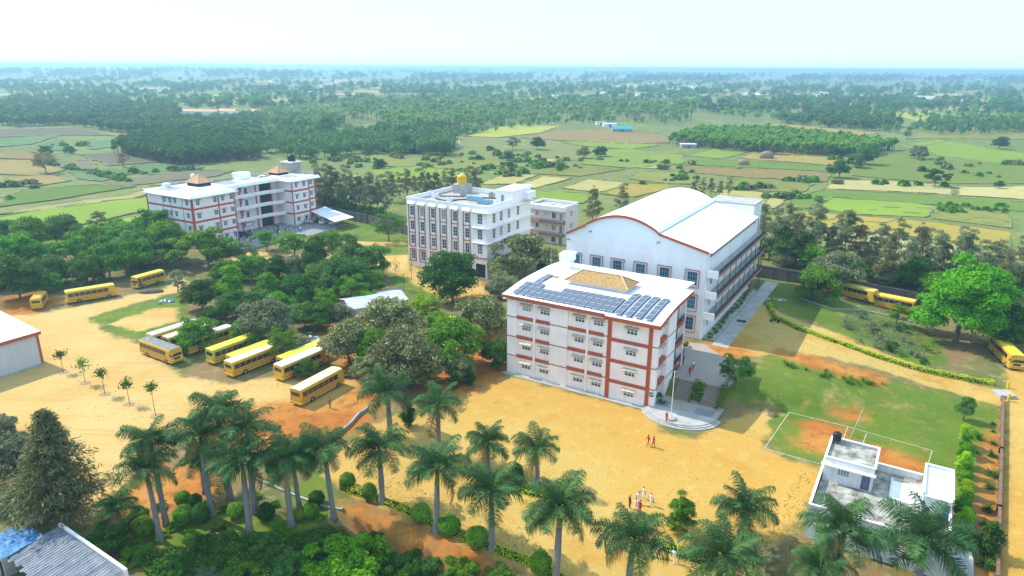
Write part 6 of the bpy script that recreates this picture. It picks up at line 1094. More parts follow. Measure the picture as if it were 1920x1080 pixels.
# groves that read alike
rg = np.random.default_rng(21)
GR = [('dense leafy tree in the grove behind the left minibuses', 'grove at the left edge', [(60, 440, 42), (25, 475, 52), (120, 432, 38), (30, 520, 46), (130, 470, 46), (200, 488, 42), (160, 505, 34), (252, 478, 38), (232, 442, 46), (300, 420, 44), (275, 462, 44), (335, 470, 40), (90, 505, 38), (15, 430, 34), (98, 528, 20), (170, 455, 36), (60, 478, 44), (250, 465, 40), (310, 450, 42), (-5, 500, 44), (205, 462, 40), (330, 420, 36)], ['mid', 'blue', 'bright', 'dark', 'mid', 'mid', 'blue'], ['round1', 'spread1', 'round2', 'round3']),
      ('leafy tree in the grove between left block and buses', 'grove between the left block and the buses', [(400, 590, 24), (460, 470, 24), (520, 570, 30), (570, 590, 28), (640, 590, 24), (590, 480, 28), (500, 540, 26), (660, 500, 30), (690, 560, 24), (410, 470, 30), (430, 530, 30), (480, 565, 34), (545, 500, 30), (600, 520, 34), (650, 470, 30), (660, 540, 32), (530, 640, 34), (455, 620, 26), (620, 450, 26), (700, 530, 28), (480, 640, 22), (610, 560, 26)], ['dark', 'mid', 'bright', 'mid', 'grey', 'blue'], ['round2', 'round3', 'tall2', 'round1', 'airy1']),
      ('tree in the clump above the palms beside the sand yard', 'clump above the palms', [(700, 650, 40), (800, 690, 38), (690, 690, 34), (820, 610, 34), (780, 640, 40), (860, 690, 30)], ['olive', 'mid', 'olive'], ['round2', 'round3'])]
for lab, grp, L_, cols, keys in GR:
    for k, (x, y, r) in enumerate(sorted(L_)): tree_px(keys[k % len(keys)], cols[k % len(cols)], x, y, r, f'{ORD[k]} {lab}, counted from the left', grp)
for grp, lab, pts, col in (('casuarinas along the wall beside the carport', 'wispy grey green tree in the row behind the carport wall', [(590 + 13 * k + rg.uniform(-4, 4), 352 + 1.6 * k + rg.uniform(-6, 6), rg.uniform(17, 25)) for k in range(11)], 'grey'), ('brownish wispy trees behind the white middle block', 'brownish wispy tree behind the roof of the white middle block', [(735 + 14 * k, 350 + rg.uniform(-6, 4), rg.uniform(12, 19)) for k in range(12)], 'casu'),
    ('wispy trees along the right boundary wall', 'wispy tree in the row behind the right boundary wall', [(1440 + 18.5 * k + rg.uniform(-8, 8), 428 + 3.4 * k + rg.uniform(-14, 14), rg.uniform(22, 34)) for k in range(26)], 'grey'), ('thin wispy trees behind the hall vault', 'thin wispy tree behind the hall roof', [(1300 + 17 * k, 352 + rg.uniform(-3, 4), 10) for k in range(5)], 'casu')):
    for k, (x, y, r) in enumerate(sorted(pts)): tree_px(f'wisp{k % 3 + 1}', col if k % 3 else 'casu', x, y, r, f'{ORD[k]} {lab}, from the left', grp)
for k in range(8): tree_px('round3', 'dark', 600 + 16 * k, 378 + 3.4 * k, rg.uniform(12, 16), f'{ORD[k]} dark bushy tree under the wispy row by the carport, from the left', 'bushy trees by the carport wall')
for k in range(19): tree_px(['round2', 'round3'][k % 2], ['dark', 'grey', 'dark', 'mid', 'grey'][k % 5], 1445 + 24 * k + rg.uniform(-8, 8), 474 + 4.4 * k + rg.uniform(-8, 6), rg.uniform(20, 28), f'{ORD[k]} bushy tree under the wispy row at the right wall, from the hall', 'bushy trees along the right wall')
# columnar row on the right
for k in range(11): t = k / 10; tree_px('tall2', 'lime' if k % 3 == 0 else 'bright', 1814 - 8 * t + rg.uniform(-3, 3), 812 + 178 * t, 15 + 5 * t, f'{ORD[k]} columnar bright tree in the tight row beside the house, from the far end', 'columnar trees beside the house', sz=1.15)
# saplings in the yard
for k, (x, y, cy, lab) in enumerate(((119, 698, 664, 'first sapling of the row, nearest the white shed'), (160, 718, 680, 'second sapling of the row with a dark green ball crown'), (197, 739, 697, 'third sapling of the row in the dirt yard'), (243, 758, 718, 'fourth sapling of the row, leaning crown'), (292, 780, 723, 'last sapling of the row, nearest the palms'))):
    b = GT(x, y); h = (y - cy) / FPX * depth(b) / .95; o = thing('sapling', lab, 'sapling', tuple(b), rg.uniform(0, 6), 'saplings in the dirt yard')
    MB().tube([(0, 0, -.1), (.04, .02, h * .5), (0, 0, h)], [.055, .04, .03], 6).build('stem', BARK, o); V, Q = leafquads(rg.normal(size=(190, 3)) * [.42, .42, .36 + .2 * (k == 1)] + [0, 0, h], unit(rg.normal(size=(190, 3)) + [0, 0, .8]), rg.uniform(.3, .55, 190), .45, rg); ob('crown', npmesh('crown', V, Q, LM['dark' if k != 1 else 'mid']), o)
    MB().lathe([(.9, -.04), (.8, .05), (.55, .02), (.02, .01)], 16).build('earth_basin', mat('basin_earth', (.4, .24, .12), .95, .2, 2, 6, .3), o)
for k, (x, y, h) in enumerate(((757, 545, 4), (742, 522, 4.5), (772, 525, 5), (720, 520, 4), (790, 540, 4.2))):
    b = GT(x, y); o = thing('sapling', 'thin sapling on the lawn before the white middle block', 'sapling', tuple(b), 0, 'saplings before the middle block'); MB().tube([(0, 0, -.1), (0, 0, h)], [.06, .03], 5).build('stem', BARK, o); V, Q = leafquads(rg.normal(size=(160, 3)) * [.55, .55, 1.0] + [0, 0, h * .75], unit(rg.normal(size=(160, 3)) + [0, 0, .6]), rg.uniform(.2, .4, 160), .5, rg); ob('crown', npmesh('crown', V, Q, LM['mid']), o)
# ------------------------------------------------------------------ clipped balls, hedges, beds, shrubs
for x, y, r, lab, col in ((652, 901, 16, 'clipped ball at the upper end of the red bank hedge', 'ball'), (693, 922, 15, 'bright clipped ball on the hedge beside a palm', 'mid'), (594, 934, 15, 'dark clipped ball at the corner of the grass triangle', 'dark'), (560, 965, 12, 'small lime clipped ball in the palm garden', 'lime'), (583, 958, 15, 'green clipped ball next to the lime one', 'ball'), (790, 963, 19, 'clipped ball left of a palm on the hedge line', 'ball'), (842, 983, 20, 'clipped ball right of a palm on the hedge line', 'ball'), (895, 1007, 20, 'clipped ball below the drooping fronds on the hedge line', 'ball'), (1013, 1055, 22, 'clipped ball at the lower end of the hedge', 'ball'), (262, 968, 17, 'upper clipped ball beside the leftmost palm', 'mid'), (270, 990, 20, 'lower clipped ball beside the leftmost palm', 'mid'), (343, 933, 13, 'clipped ball at the upper left of the palm garden', 'ball'), (367, 937, 12, 'small dark clipped ball beside another in the palm garden', 'dark'), (345, 964, 18, 'broad clipped ball in the middle of the palm garden', 'ball'), (378, 965, 17, 'broad dark clipped ball in the middle of the palm garden', 'dark'), (443, 957, 15, 'clipped ball behind the front palm trunk', 'ball'), (500, 958, 17, 'shaded clipped ball right of the front palm trunk', 'dark')): ball_px(x, y, r, lab, col)
ball_px(968, 897, 19, 'dark teardrop shaped clipped bush in the sand yard', 'dark', True)
hedge('bright yellow green hedge along the upper dirt road', [(1440, 572), (1452, 596), (1500, 619), (1560, 640), (1640, 669), (1720, 694), (1800, 711), (1862, 722)], 1.0, .8, 'hedge')
hedge('yellow green hedge along the top of the red bank', [(640, 915), (700, 935), (760, 958), (830, 990), (900, 1022), (990, 1055), (1060, 1092)], 1.0, .7, 'hedge', n_per=150)
hedge('low green hedge behind the yellow barrier', [(860, 882), (930, 905), (990, 925), (1040, 935)], 1.1, .7, 'hedge', n_per=130); hedge('low hedge beside the seated people at the bottom', [(1225, 1020), (1290, 1045), (1350, 1065)], 1.2, .9, 'hedge', n_per=130)
for k in range(30):
    t = rg.uniform(); x = 1462 + 195 * t; y = 683 + 44 * t + rg.uniform(-6, 7); p = GT(x, y); o = ob('bed_plant', TUFT, None, tuple(p), rg.uniform(0, 6), rg.uniform(.7, 1.5)); tag(o, 'young plant in the red earth flower bed by the dirt road', 'plant', 'plants in the red flower bed')
for x, y, r, key, col, lab in [(1590 + dx, 600 + dy, r_, kk, cc, 'low bush on the rough lawn left of the big bright tree') for dx, dy, r_, kk, cc in ((0, 8, 13, 'bushairy', 'grey'), (45, 15, 15, 'bush1', 'grey'), (62, 30, 17, 'bush2', 'grey'), (100, 14, 14, 'bush1', 'blue'), (57, 44, 13, 'bushairy', 'grey'), (105, 34, 14, 'bush2', 'grey'), (85, 52, 16, 'bush1', 'dark'), (125, 62, 14, 'bush2', 'grey'), (20, 38, 10, 'bushairy', 'grey'), (70, 5, 12, 'bush2', 'blue'), (150, 50, 13, 'bushairy', 'mid'), (30, -8, 10, 'bush1', 'grey'), (140, 75, 11, 'bush2', 'dark'))]: tree_px(key, col, x, y, r, lab, 'bushes on the rough lawn', cat='shrub', name='bush')
for k, (x, y, s) in enumerate(((1862, 795, .6), (1862, 810, .55), (1862, 833, .85), (1860, 855, 1.1), (1859, 892, 1.4), (1857, 915, 1.1), (1853, 958, 1.1), (1847, 1062, 1.4), (1830, 850, .9), (1845, 985, .9))): p = GT(x, y); tag(ob('cycad', CYCAD, None, tuple(p), rg.uniform(0, 6), s * 1.1), 'spiky cycad planted along the low brown wall', 'plant', 'cycads along the low brown wall')
for x, y, r, lab in ((1828, 815, 13, 'broad leaved bush behind the columnar row'), (1822, 1010, 18, 'bright leafy bush right of the columnar row'), (1795, 1000, 12, 'shaded bush at the foot of the columnar row')): tree_px('bush1', 'mid', x, y, r, lab, None, cat='shrub', name='bush')
for k, (x, y) in enumerate(((1236, 748), (1242, 735), (1250, 722), (1258, 708), (1266, 695), (1240, 760), (1286, 652), (1274, 664))): tree_px('bush1', 'dark' if k % 2 else 'mid', x, y - 6, 9, 'dark shrub in the bed against the side of the solar block', 'shrubs beside the solar block', cat='shrub', name='bush')
for k in range(9): t = k / 8; p = along(SB, 2.85 + (k % 2) * 1.0, .3 + 3.4 * t); tag(ob('pot_plant', SH['bushairy'][0], None, (p[0], p[1], .6 + 1.5 * t), k, .38), 'leafy plant edging the strip between the stairs', 'plant', 'plants between the stairs')
for k in range(6): t = k / 5; p = along(SB, 7.1, -.2 + 4.2 * t); tag(ob('pot_plant', SH['bushairy'][0], None, (p[0], p[1], .4 + 1.7 * t), k, .45), 'leafy plant along the right edge of the stairs', 'plant', 'plants right of the stairs')
for k in range(12): q = HR + UX * 1.2 + VX * (1.5 + 2.8 * k); tag(ob('wall_plant', SH['bush1'][0], None, (q[0], q[1], PLAT + .15), k, .42), 'small plant in the kerb bed along the hall wall', 'plant', 'plants along the hall wall')
# lower garden undergrowth and rubbish heaps
tree_px('lowbush', 'bright', 655, 1055, 84, 'glossy bright green bush at the bottom of the lower garden', None, cat='shrub', name='bush'); tree_px('bush1', 'lime', 529, 1062, 10, 'tiny lime green bush in the shaded lower garden', None, cat='shrub', name='bush'); tree_px('lowbush', 'mid', 440, 1060, 46, 'dark leafy bush at the bottom edge left of the bright one', None, cat='shrub', name='bush'); tree_px('airy1', 'grey', 385, 1055, 24, 'pale variegated shrub at the bottom edge', None, cat='shrub', name='bush'); tree_px('lowbush', 'mid', 870, 1072, 50, 'green bush below the red bank', None, cat='shrub', name='bush'); tree_px('lowbush', 'dark', 770, 1062, 44, 'leafy bush right of the bright one at the bottom', None, cat='shrub', name='bush')
for k, (x, y, r) in enumerate(((320, 1060, 36), (250, 1040, 34), (540, 1035, 40), (700, 1010, 30), (590, 1000, 28), (490, 1015, 30), (380, 1020, 30), (940, 1075, 34), (810, 1040, 26))): tree_px('lowbush', ['dark', 'mid', 'blue'][k % 3], x, y, r, 'leafy shrub in the dense planting of the lower garden', 'shrubs of the lower garden', cat='shrub', name='bush')
for k, (x, y, r) in enumerate(((300, 950, 16), (330, 985, 18), (410, 990, 18), (430, 1000, 16), (520, 985, 16), (470, 1015, 22), (360, 1005, 20), (600, 970, 14), (230, 985, 20), (255, 1015, 22), (540, 1000, 18), (610, 1000, 20), (420, 955, 14), (480, 930, 14), (390, 945, 12), (515, 945, 12), (300, 1005, 18))): tree_px('lowbush', ['mid', 'bright', 'dark'][k % 3], x, y, r, 'low leafy shrub at the feet of the garden palms', 'shrubs under the garden palms', cat='shrub', name='bush')
UG = [pxpoly([(250, 1050), (420, 1010), (560, 1000), (640, 975), (760, 1025), (880, 1070), (920, 1110), (300, 1110)])]
def ug(name, poly, n, ls, m, lab, zs=.35):
    P_ = []; lo, hi = poly.min(0), poly.max(0)
    while len(P_) < n: c = rg.uniform(lo, hi, (n, 2)); P_ += list(c[sdpoly(c, poly) > 0])
    P_ = np.array(P_[:n]); cl = .5 + .5 * np.sin(P_[:, 0] * 1.3) * np.sin(P_[:, 1] * 1.1 + 1); C = np.column_stack([P_, hgt(P_) + rg.uniform(.03, zs, n) * (.3 + 1.4 * cl)]); V, Q = leafquads(C, unit(rg.normal(size=(n, 3)) + [0, 0, 1.3]), ls * rg.uniform(.6, 1.4, n), .5, rg); tag(ob(name, npmesh(name, V, Q, m)), lab, 'undergrowth', None, 'stuff')
ug('undergrowth', UG[0], 26000, .3, LM['dark'], 'dense shaded undergrowth in the lower garden', .7); ug('ground_cover', UG[0], 7000, .28, LM['mid'], 'lighter weeds mixed through the lower garden', .8)
ug('weeds', pxpoly([(430, 500), (560, 500), (720, 520), (760, 560), (640, 640), (560, 660), (430, 590), (400, 540)]), 15000, .26, LM['dark'], 'weeds under the trees of the grove', .5); ug('weeds', pxpoly([(1590, 595), (1720, 615), (1740, 680), (1650, 660), (1570, 630)]), 7000, .22, LM['grey'], 'rough weeds on the right hand lawn', .4)
def specks(name, polys, n, ls, m, lab, cat):
    P_ = []
    for poly in polys:
        w_ = pxpoly(poly); lo, hi = w_.min(0), w_.max(0); k = 0
        while k < n // len(polys): c = rg.uniform(lo, hi, (n, 2)); c = c[sdpoly(c, w_) > 0][:n // len(polys) - k]; P_ += list(c); k += len(c)
    P_ = np.array(P_); n = len(P_); C = np.column_stack([P_, hgt(P_) + .02]); V, Q = leafquads(C, unit(rg.normal(size=(n, 3)) * .35 + [0, 0, 1]), ls * rg.uniform(.4, 1.8, n), .7, rg); tag(ob(name, npmesh(name, V, Q, m)), lab, cat, None, 'stuff')
specks('stones', [[(60, 700), (260, 650), (600, 720), (620, 800), (300, 830), (60, 800)], [(700, 800), (900, 740), (1200, 790), (1400, 800), (1450, 1000), (900, 1000), (640, 900)], [(1380, 620), (1500, 640), (1850, 730), (1700, 715), (1450, 670)]], 2600, .16, mat('yard_stone', (.26, .19, .11), .95, .3, 3, 8), 'small stones and clods strewn over the dirt yards', 'stones')
specks('dry_leaves', [[(640, 900), (760, 940), (940, 1030), (1040, 1060), (1000, 1000), (820, 930), (700, 880)], [(720, 720), (900, 700), (950, 705), (850, 790), (720, 800)], [(380, 560), (640, 560), (700, 700), (500, 700)], [(1500, 880), (1560, 900), (1480, 1040), (1400, 1050)]], 2600, .2, LM['dry'], 'fallen dry leaves under the trees and palms', 'leaves')
WHT = mat('rubbish_white', (.6, .6, .6), .7, .3, 3, 8)
def heap(x, y, r, n, lab, ms):
    c = GT(x, y); o = thing('debris_heap', lab, 'debris', tuple(c))
    for m_ in ms:
        b = MB()
        for k in range(n): s0 = len(b.v); s = rg.uniform(.12, .45); b.box(-s, s, -s * .6, s * .6, 0, rg.uniform(.05, .25)); b.xf(Matrix.Translation((rg.normal() * r, rg.normal() * r * .7, rg.uniform(-.03, .12))) @ Matrix.Rotation(rg.uniform(0, 6), 4, 'Z') @ Matrix.Rotation(rg.normal() * .3, 4, 'X'), s0)
        tag(b.build('scrap', m_, o), kind='stuff')
for x, y, r, n, lab, ms in ((605, 640, 2.0, 40, 'pile of pale scrap beside the olive tree', [WHT, CONC]), (310, 565, 1.0, 14, 'small heap of white rubbish on the grass patch', [WHT, mat('rubbish_blue', (.1, .2, .45))]), (305, 490, 2.2, 22, 'heap of broken concrete by the black tank', [WHT, CONCL]), (640, 560, 2.5, 30, 'scattered scrap under the grove trees', [WHT, mat('rubbish_red', (.4, .08, .07)), CONC]), (1455, 562, .7, 8, 'few white blocks lying on the shaded lawn', [WHT])): heap(x, y, r, n, lab, ms)
water_tank(None, tuple(GT(315, 482)), 1.3, 2.2, BLACKP, 'black water tank standing on the ground in the left grove')
lg = thing('earth_mound', 'low brown mound of logs and earth beside the minibus', 'mound', tuple(GT(284, 548)), R(12)); MB().lathe([(2.3, -.2), (2.2, .3), (1.6, .75), (.5, .9), (.02, .92)], 14).build('mound', mat('mound_earth', (.16, .11, .08), .95, .3, 1, 6, .5), lg, smooth=True); lg.scale = (1.2, .55, .9)
# drain kerb in the palm garden, retaining kerb near the last bus
def kerb(pts, label, h=.25, w=.22, m=CONCL):
    P_ = [GT(*p) for p in pts]; c = P_[0]; b = MB()
    for a, d in zip(P_[:-1], P_[1:]): b.bar(tuple(a - c + [0, 0, h / 2]), tuple(d - c + [0, 0, h / 2]), w, h)
    tag(b.build('kerb', m, None, tuple(c)), label, 'kerb')
kerb([(475, 897), (540, 925), (578, 940), (610, 952), (640, 957), (643, 953)], 'white edging kerb through the palm garden'); kerb([(640, 812), (655, 800), (672, 780), (690, 768)], 'curved kerb on the red soil near the last bus', .5, .3, CONC); kerb([(608, 700), (640, 708), (690, 712), (720, 700)], 'dark low kerb wall behind the last bus', .5, .3, WDK); kerb([(1500, 560), (1560, 580), (1620, 582), (1720, 606)], 'pale kerb in front of the right hand buses', .2, .3)
# ------------------------------------------------------------------ buses
BY = mat('bus_yellow', (.72, .40, .02), .45, .12, .5, 4, spec=.45, alt=(.58, .36, .07), altamt=.4); BYG = mat('bus_green_yellow', (.5, .44, .04), .45, .08, .5, 4, spec=.5); RY = mat('bus_roof_pale', (.78, .76, .42), .5, .1, .6, 4, alt=(.6, .55, .2), altamt=.35); RG = mat('bus_roof_grey', (.17, .165, .165), .9, .15, .8, 5, alt=(.36, .34, .3), altamt=.4); RYY = mat('bus_roof_yellow', (.74, .6, .05), .45, .1, .6, 4); RPG = mat('bus_roof_pale_grey', (.5, .5, .46), .6, .1, .7, 4)
BGL = glassmat('bus_glass', (.025, .03, .035)); TYRE = mat('tyre_rubber', (.02, .02, .02), .9, .1); RIM = mat('wheel_rim', (.3, .28, .25), .5, .1, metal=.4); LAMPR = mat('tail_lamp', (.4, .02, .02), .3); LAMPW = mat('head_lamp', (.8, .8, .78), .2); STR = mat('bus_stripe', (.22, .07, .03), .6); GREYC = mat('grey_cab_front', (.42, .45, .5), .5)
BL, BW, BH = 9.6, 2.4, 2.95
def bus_rings(L, W, H, z0=.42):
    sec = [(W / 2 * a, z0 + (H - z0) * b) for a, b in ((1, 0), (1, .4), (.985, .8), (.955, .9), (.86, .965), (.6, .99), (0, 1), (-.6, .99), (-.86, .965), (-.955, .9), (-.985, .8), (-1, .4), (-1, 0))]
    mb = MB(); X = [(-L / 2, .96, 0), (-L / 2 + .1, 1, 0), (L / 2 - .55, 1, 0), (L / 2 - .15, .985, 0), (L / 2, .95, 0)]; n = len(sec); rings = []
    for x, s, _ in X:
        r = []
        for y, z in sec:
            xx = x - (.22 * ((z - z0) / (H - z0) - .42) if (x > L / 2 - .2 and z > z0 + (H - z0) * .42) else 0); r.append((xx, y * s, z0 + (z - z0) * (s * .5 + .5))); mb.v.append(r[-1])
    for i in range(len(X) - 1):
        for j in range(n - 1): a = i * n + j; mb.f.append((a, a + 1, a + n + 1, a + n)); mb.m.append(1 if 4 <= j <= 7 else 0)
        a = i * n; mb.f.append((a, a + n, a + 2 * n - 1, a + n - 1)); mb.m.append(0)
    mb.f.append(tuple(range(n))); mb.m.append(0); e = (len(X) - 1) * n; mb.f.append(tuple(e + j for j in reversed(range(n)))); mb.m.append(0)
    return mb
_bus = {}
def bus_parts(L):
    if L in _bus: return _bus[L]
    d = {}; d['body'] = bus_rings(L, BW, BH).mesh('body', [BY, RY], False); nw = int((L - 1.7) / 1.05); ww = (L - 1.7) / nw
    d['win'] = MB().box(0, ww - .09, 0, .03, 0, .84).mesh('side_window', BGL); d['nw'] = nw; d['ww'] = ww
    d['wheel'] = MB().tube([(0, -.14, 0), (0, -.12, 0), (0, .12, 0), (0, .14, 0)], [.4, .47, .47, .4], 16).mesh('wheel', TYRE); d['rim'] = MB().tube([(0, -.16, 0), (0, -.145, 0)], [.2, .26], 12).mesh('rim', RIM)
    d['ws'] = MB().quad((0, -1.02, 0), (0, 1.02, 0), (-.14, .98, .88), (-.14, -.98, .88)) or None
    w = MB(); w.prism([(-.02, -1.02), (.02, -1.02), (.02, 1.02), (-.02, 1.02)], 0, .01); w = MB(); w.v = [(.0, -1.04, 0), (.0, 1.04, 0), (-.155, 1.0, .92), (-.155, -1.0, .92), (.03, -1.04, 0), (.03, 1.04, 0), (-.125, 1.0, .92), (-.125, -1.0, .92)]; w.f = [(4, 5, 6, 7), (0, 3, 2, 1), (0, 1, 5, 4), (1, 2, 6, 5), (2, 3, 7, 6), (3, 0, 4, 7)]; w.m = [0] * 6; d['ws'] = w.mesh('windscreen', BGL)
    d['rw'] = MB().box(-.03, .0, -.85, .85, 0, .62).mesh('rear_window', BGL); d['bump'] = MB().box(-.12, .12, -1.15, 1.15, 0, .26).mesh('bumper', mat('bus_bumper', (.6, .35, .03), .5)); d['str'] = MB().box(-L / 2 + .25, L / 2 - .7, 0, .012, 0, .09).mesh('stripe', STR); d['lr'] = MB().box(-.03, 0, -.12, .12, 0, .2).mesh('tail_lamp', LAMPR); d['lw'] = MB().box(0, .04, -.16, .16, 0, .2).mesh('head_lamp', LAMPW); d['door'] = MB().box(0, .85, 0, .025, 0, 1.95).mesh('door', STR); d['grille'] = MB().box(0, .03, -.55, .55, 0, .3).mesh('grille', BLACKP); d['roofrib'] = MB().box(-.03, .03, -.95, .95, 0, .025).mesh('roof_rib', RY)
    d['mir'] = MB().box(-.04, .04, -.1, .1, -.18, .18).mesh('mirror', BLACKP)
    _bus[L] = d; return d
def bus(label, pos, ang, roof=RY, body=BY, L=BL, s=1.0, grp='yellow school buses'):
    d = bus_parts(L); o = thing('school_bus', label, 'bus', (pos[0], pos[1], h1(pos[0], pos[1]) + .0), ang, grp, s)
    b = ob('body', d['body'], o)
    for i, m in enumerate((body, roof)): b.material_slots[i].link = 'OBJECT'; b.material_slots[i].material = m
    for sd in (-1, 1):
        y = sd * BW / 2 * .995
        for k in range(d['nw']): ob('side_window', d['win'], o, (-L / 2 + .35 + k * d['ww'], y - (.0 if sd > 0 else .025) - (.015 if sd > 0 else -.01), 1.58))
        ob('stripe', d['str'], o, (0, y * 1.004 - (0 if sd > 0 else .012), 1.2)); ob('stripe', d['str'], o, (0, y * 1.004 - (0 if sd > 0 else .012), .78))
        for x in (-L / 2 + 2.3, L / 2 - 1.55):
            w = ob('wheel', d['wheel'], o, (x, sd * (BW / 2 - .12), .47), 0 if sd < 0 else math.pi); ob('rim', d['rim'], w)
        ob('tail_lamp', d['lr'], o, (-L / 2 - .0, sd * .98, .95)); ob('head_lamp', d['lw'], o, (L / 2 - .02, sd * .88, .85)); ob('mirror', d['mir'], o, (L / 2 + .12, sd * 1.32, 2.0))
    ob('windscreen', d['ws'], o, (L / 2 - .03, 0, 1.52)); ob('rear_window', d['rw'], o, (-L / 2 + .01, 0, 1.72)); ob('bumper', d['bump'], o, (L / 2 + .02, 0, .42)); ob('bumper', d['bump'], o, (-L / 2 - .02, 0, .42)); ob('grille', d['grille'], o, (L / 2 - .01, 0, .95)); ob('door', d['door'], o, (L / 2 - 1.15 - .0, BW / 2 * .995 - .01, .55))
    for k in range(6):
        rr_ = ob('roof_rib', d['roofrib'], o, (-L / 2 + 1.2 + k * (L - 2.4) / 5, 0, BH - .035)); rr_.material_slots[0].link = 'OBJECT'; rr_.material_slots[0].material = roof
    return o
def bus_edge(label, rear, front, **kw):
    """rear and front are the lower corners of the long side that shows"""
    z = kw.pop('z', 0.); a = G(*rear, z); b = G(*front, z); d = (b - a) / np.linalg.norm(b - a); n = np.array([-d[1], d[0]]); n = n if n[1] > 0 else -n; L = kw.get('L', BL); c = a + d * L / 2 + n * BW / 2; return bus(label, c, math.atan2(d[1], d[0]), **kw)
HD5 = G(526.6, 675) - G(438.6, 710.8); A5 = math.atan2(HD5[1], HD5[0]); D5 = HD5 / np.linalg.norm(HD5); N5 = np.array([-D5[1], D5[0]])
def bus_at(label, px, py, z=0., **kw): c = G(px, py, z) + D5 * kw.get('L', BL) / 2 + N5 * BW / 2; return bus(label, c, A5, **kw)
bus_edge('yellow bus with a pale roof, third bus from the palms', (438.6, 710.8), (526.6, 675)); bus_edge('yellow bus with a pale roof nearest the palms', (567, 764.8), (637, 725.5)); bus_at('yellow bus with a white roof behind a small tree', 532, 717.8, roof=mat('bus_roof_white', (.8, .8, .78), .5, .08))
bus_at('yellow bus with a yellow roof beside the white roofed one', 534, 673, 2.9, roof=RYY); bus_at('greenish yellow bus shaded by the feathery tree', 403, 686.5, roof=RYY, body=BYG); bus_at('yellow roofed bus squeezed between two others', 438, 669.7, 2.9, roof=RYY, L=8.6)
bus_edge('yellow bus with a dark grey roof facing the yard', (263, 664), (334, 691), roof=RG); bus_at('yellow bus with a pale grey roof behind the dark roofed one', 286, 629, 2.9, roof=RPG); bus_at('yellow bus hidden under the feathery tree, left one', 316, 634, 2.9, roof=RY); bus_at('yellow bus hidden under the feathery tree, right one', 352, 640, 2.9, roof=RPG)
bus_edge('yellow bus parked alone along the left grove', (127, 572), (207, 558.5), roof=RYY, L=9.6); bus_edge('short yellow minibus parked under the grove at the lane end', (312, 528), (267, 541), roof=RYY, L=7.4)
p4 = G(68, 583); bus('orange minibus seen from behind at the left edge of the grove', p4 + np.array([-1.2, 3.2]), R(112), roof=BY, L=6.4, s=.9)
bus_edge('yellow bus half hidden by the round trees at right', (1555, 556), (1605, 569), roof=RYY, z=.6); bus_edge('long yellow bus parked along the right wall', (1709, 595), (1624, 577), roof=RYY, L=9.6)
p16 = G(1901, 695); bus('yellow bus with a grey front at the right edge under the dark tree', p16 + np.array([1.5, 4.6]), R(-105), roof=RYY); bus_at('yellow bus glimpsed between trees left of the solar block', 802, 622, 2.9, roof=RYY)
# ------------------------------------------------------------------ cars and two-wheelers
CW = mat('car_white', (.75, .75, .76), .3, .05, spec=.6)
def car(label, pos, ang):
    o = thing('parked_car', label, 'car', (pos[0], pos[1], .18), ang, 'cars under the carport'); b = MB(); pr = [(-2.1, .35), (-2.1, .95), (-1.95, 1.05), (-1.6, 1.62), (.35, 1.65), (1.0, 1.1), (2.0, .95), (2.12, .7), (2.1, .35)]; n = len(pr)
    for y, s in ((-.85, .97), (-.8, 1), (.8, 1), (.85, .97)):
        for x, z in pr: b.v.append((x * s, y * (.86 if z > 1.2 else 1), z))
    for i in range(3):
        for j in range(n): a = i * n + j; c = i * n + (j + 1) % n; b.f.append((a, c, c + n, a + n)); b.m.append(0)
    b.f.append(tuple(range(n))); b.m.append(0); b.f.append(tuple(3 * n + j for j in reversed(range(n)))); b.m.append(0); b.build('body', CW, o)
    for s in (-1, 1): q = MB(); q.v = [(-1.5, s * .80, 1.12), (.7, s * .80, 1.12), (.25, s * .74, 1.56), (-1.35, s * .74, 1.56)]; q.f = [(0, 1, 2, 3)]; q.m = [0]; q.xf(Matrix.Translation((0, s * .03, 0))); q.build('side_window', BGL, o)
    q = MB(); q.quad((1.02, -.68, 1.14), (1.02, .68, 1.14), (.42, .62, 1.62), (.42, -.62, 1.62)); q.build('windscreen', BGL, o, (.03, 0, .02)); q = MB(); q.quad((-1.93, -.66, 1.12), (-1.93, .66, 1.12), (-1.64, .6, 1.56), (-1.64, -.6, 1.56)); q.build('rear_window', BGL, o, (-.03, 0, .0))
    for x in (-1.3, 1.35):
        for s in (-1, 1): w = MB().tube([(0, -.1, 0), (0, .1, 0)], .33, 14).build('wheel', TYRE, o, (x, s * .78, .33)); MB().tube([(0, -.115, 0), (0, .115, 0)], .19, 10).build('rim', RIM, w)
    for s in (-1, 1): MB().box(0, .05, -.15, .15, 0, .14).build('head_lamp', LAMPW, o, (2.05, s * .6, .72))
car('white car parked at the left under the carport', G(609, 420), TH + R(100)); car('white car parked at the right under the carport', G(628, 421), TH + R(95))
mbody = MB(); mbody.tube([(-.55, 0, .62), (-.1, 0, .75), (.3, 0, .82), (.5, 0, .95)], [.1, .13, .16, .05], 8); mbody.box(-.5, .15, -.13, .13, .74, .84); mbody.box(-.2, .25, -.14, .14, .3, .6); BIKEB = mbody.mesh('body', BLACKP); BIKEW = MB().tube([(0, -.05, 0), (0, .05, 0)], .3, 14).mesh('wheel', TYRE); BIKEH = MB().bar((.48, -.34, 1.02), (.48, .34, 1.02), .04).bar((.5, 0, 1.0), (.66, 0, .3), .06).mesh('handlebar', STEEL)
def motorbike(label, pos, z, ang, grp=None): o = thing('motorcycle', label, 'motorcycle', (pos[0], pos[1], z), ang, grp); ob('body', BIKEB, o); ob('handlebar', BIKEH, o); ob('wheel', BIKEW, o, (-.6, 0, .3)); ob('wheel', BIKEW, o, (.68, 0, .3)); o.rotation_euler[0] = R(8)
b_ = GT(1452, 604); motorbike('black motorcycle parked by the yellow hedge', b_, b_[2], R(-20))
rg = np.random.default_rng(31)
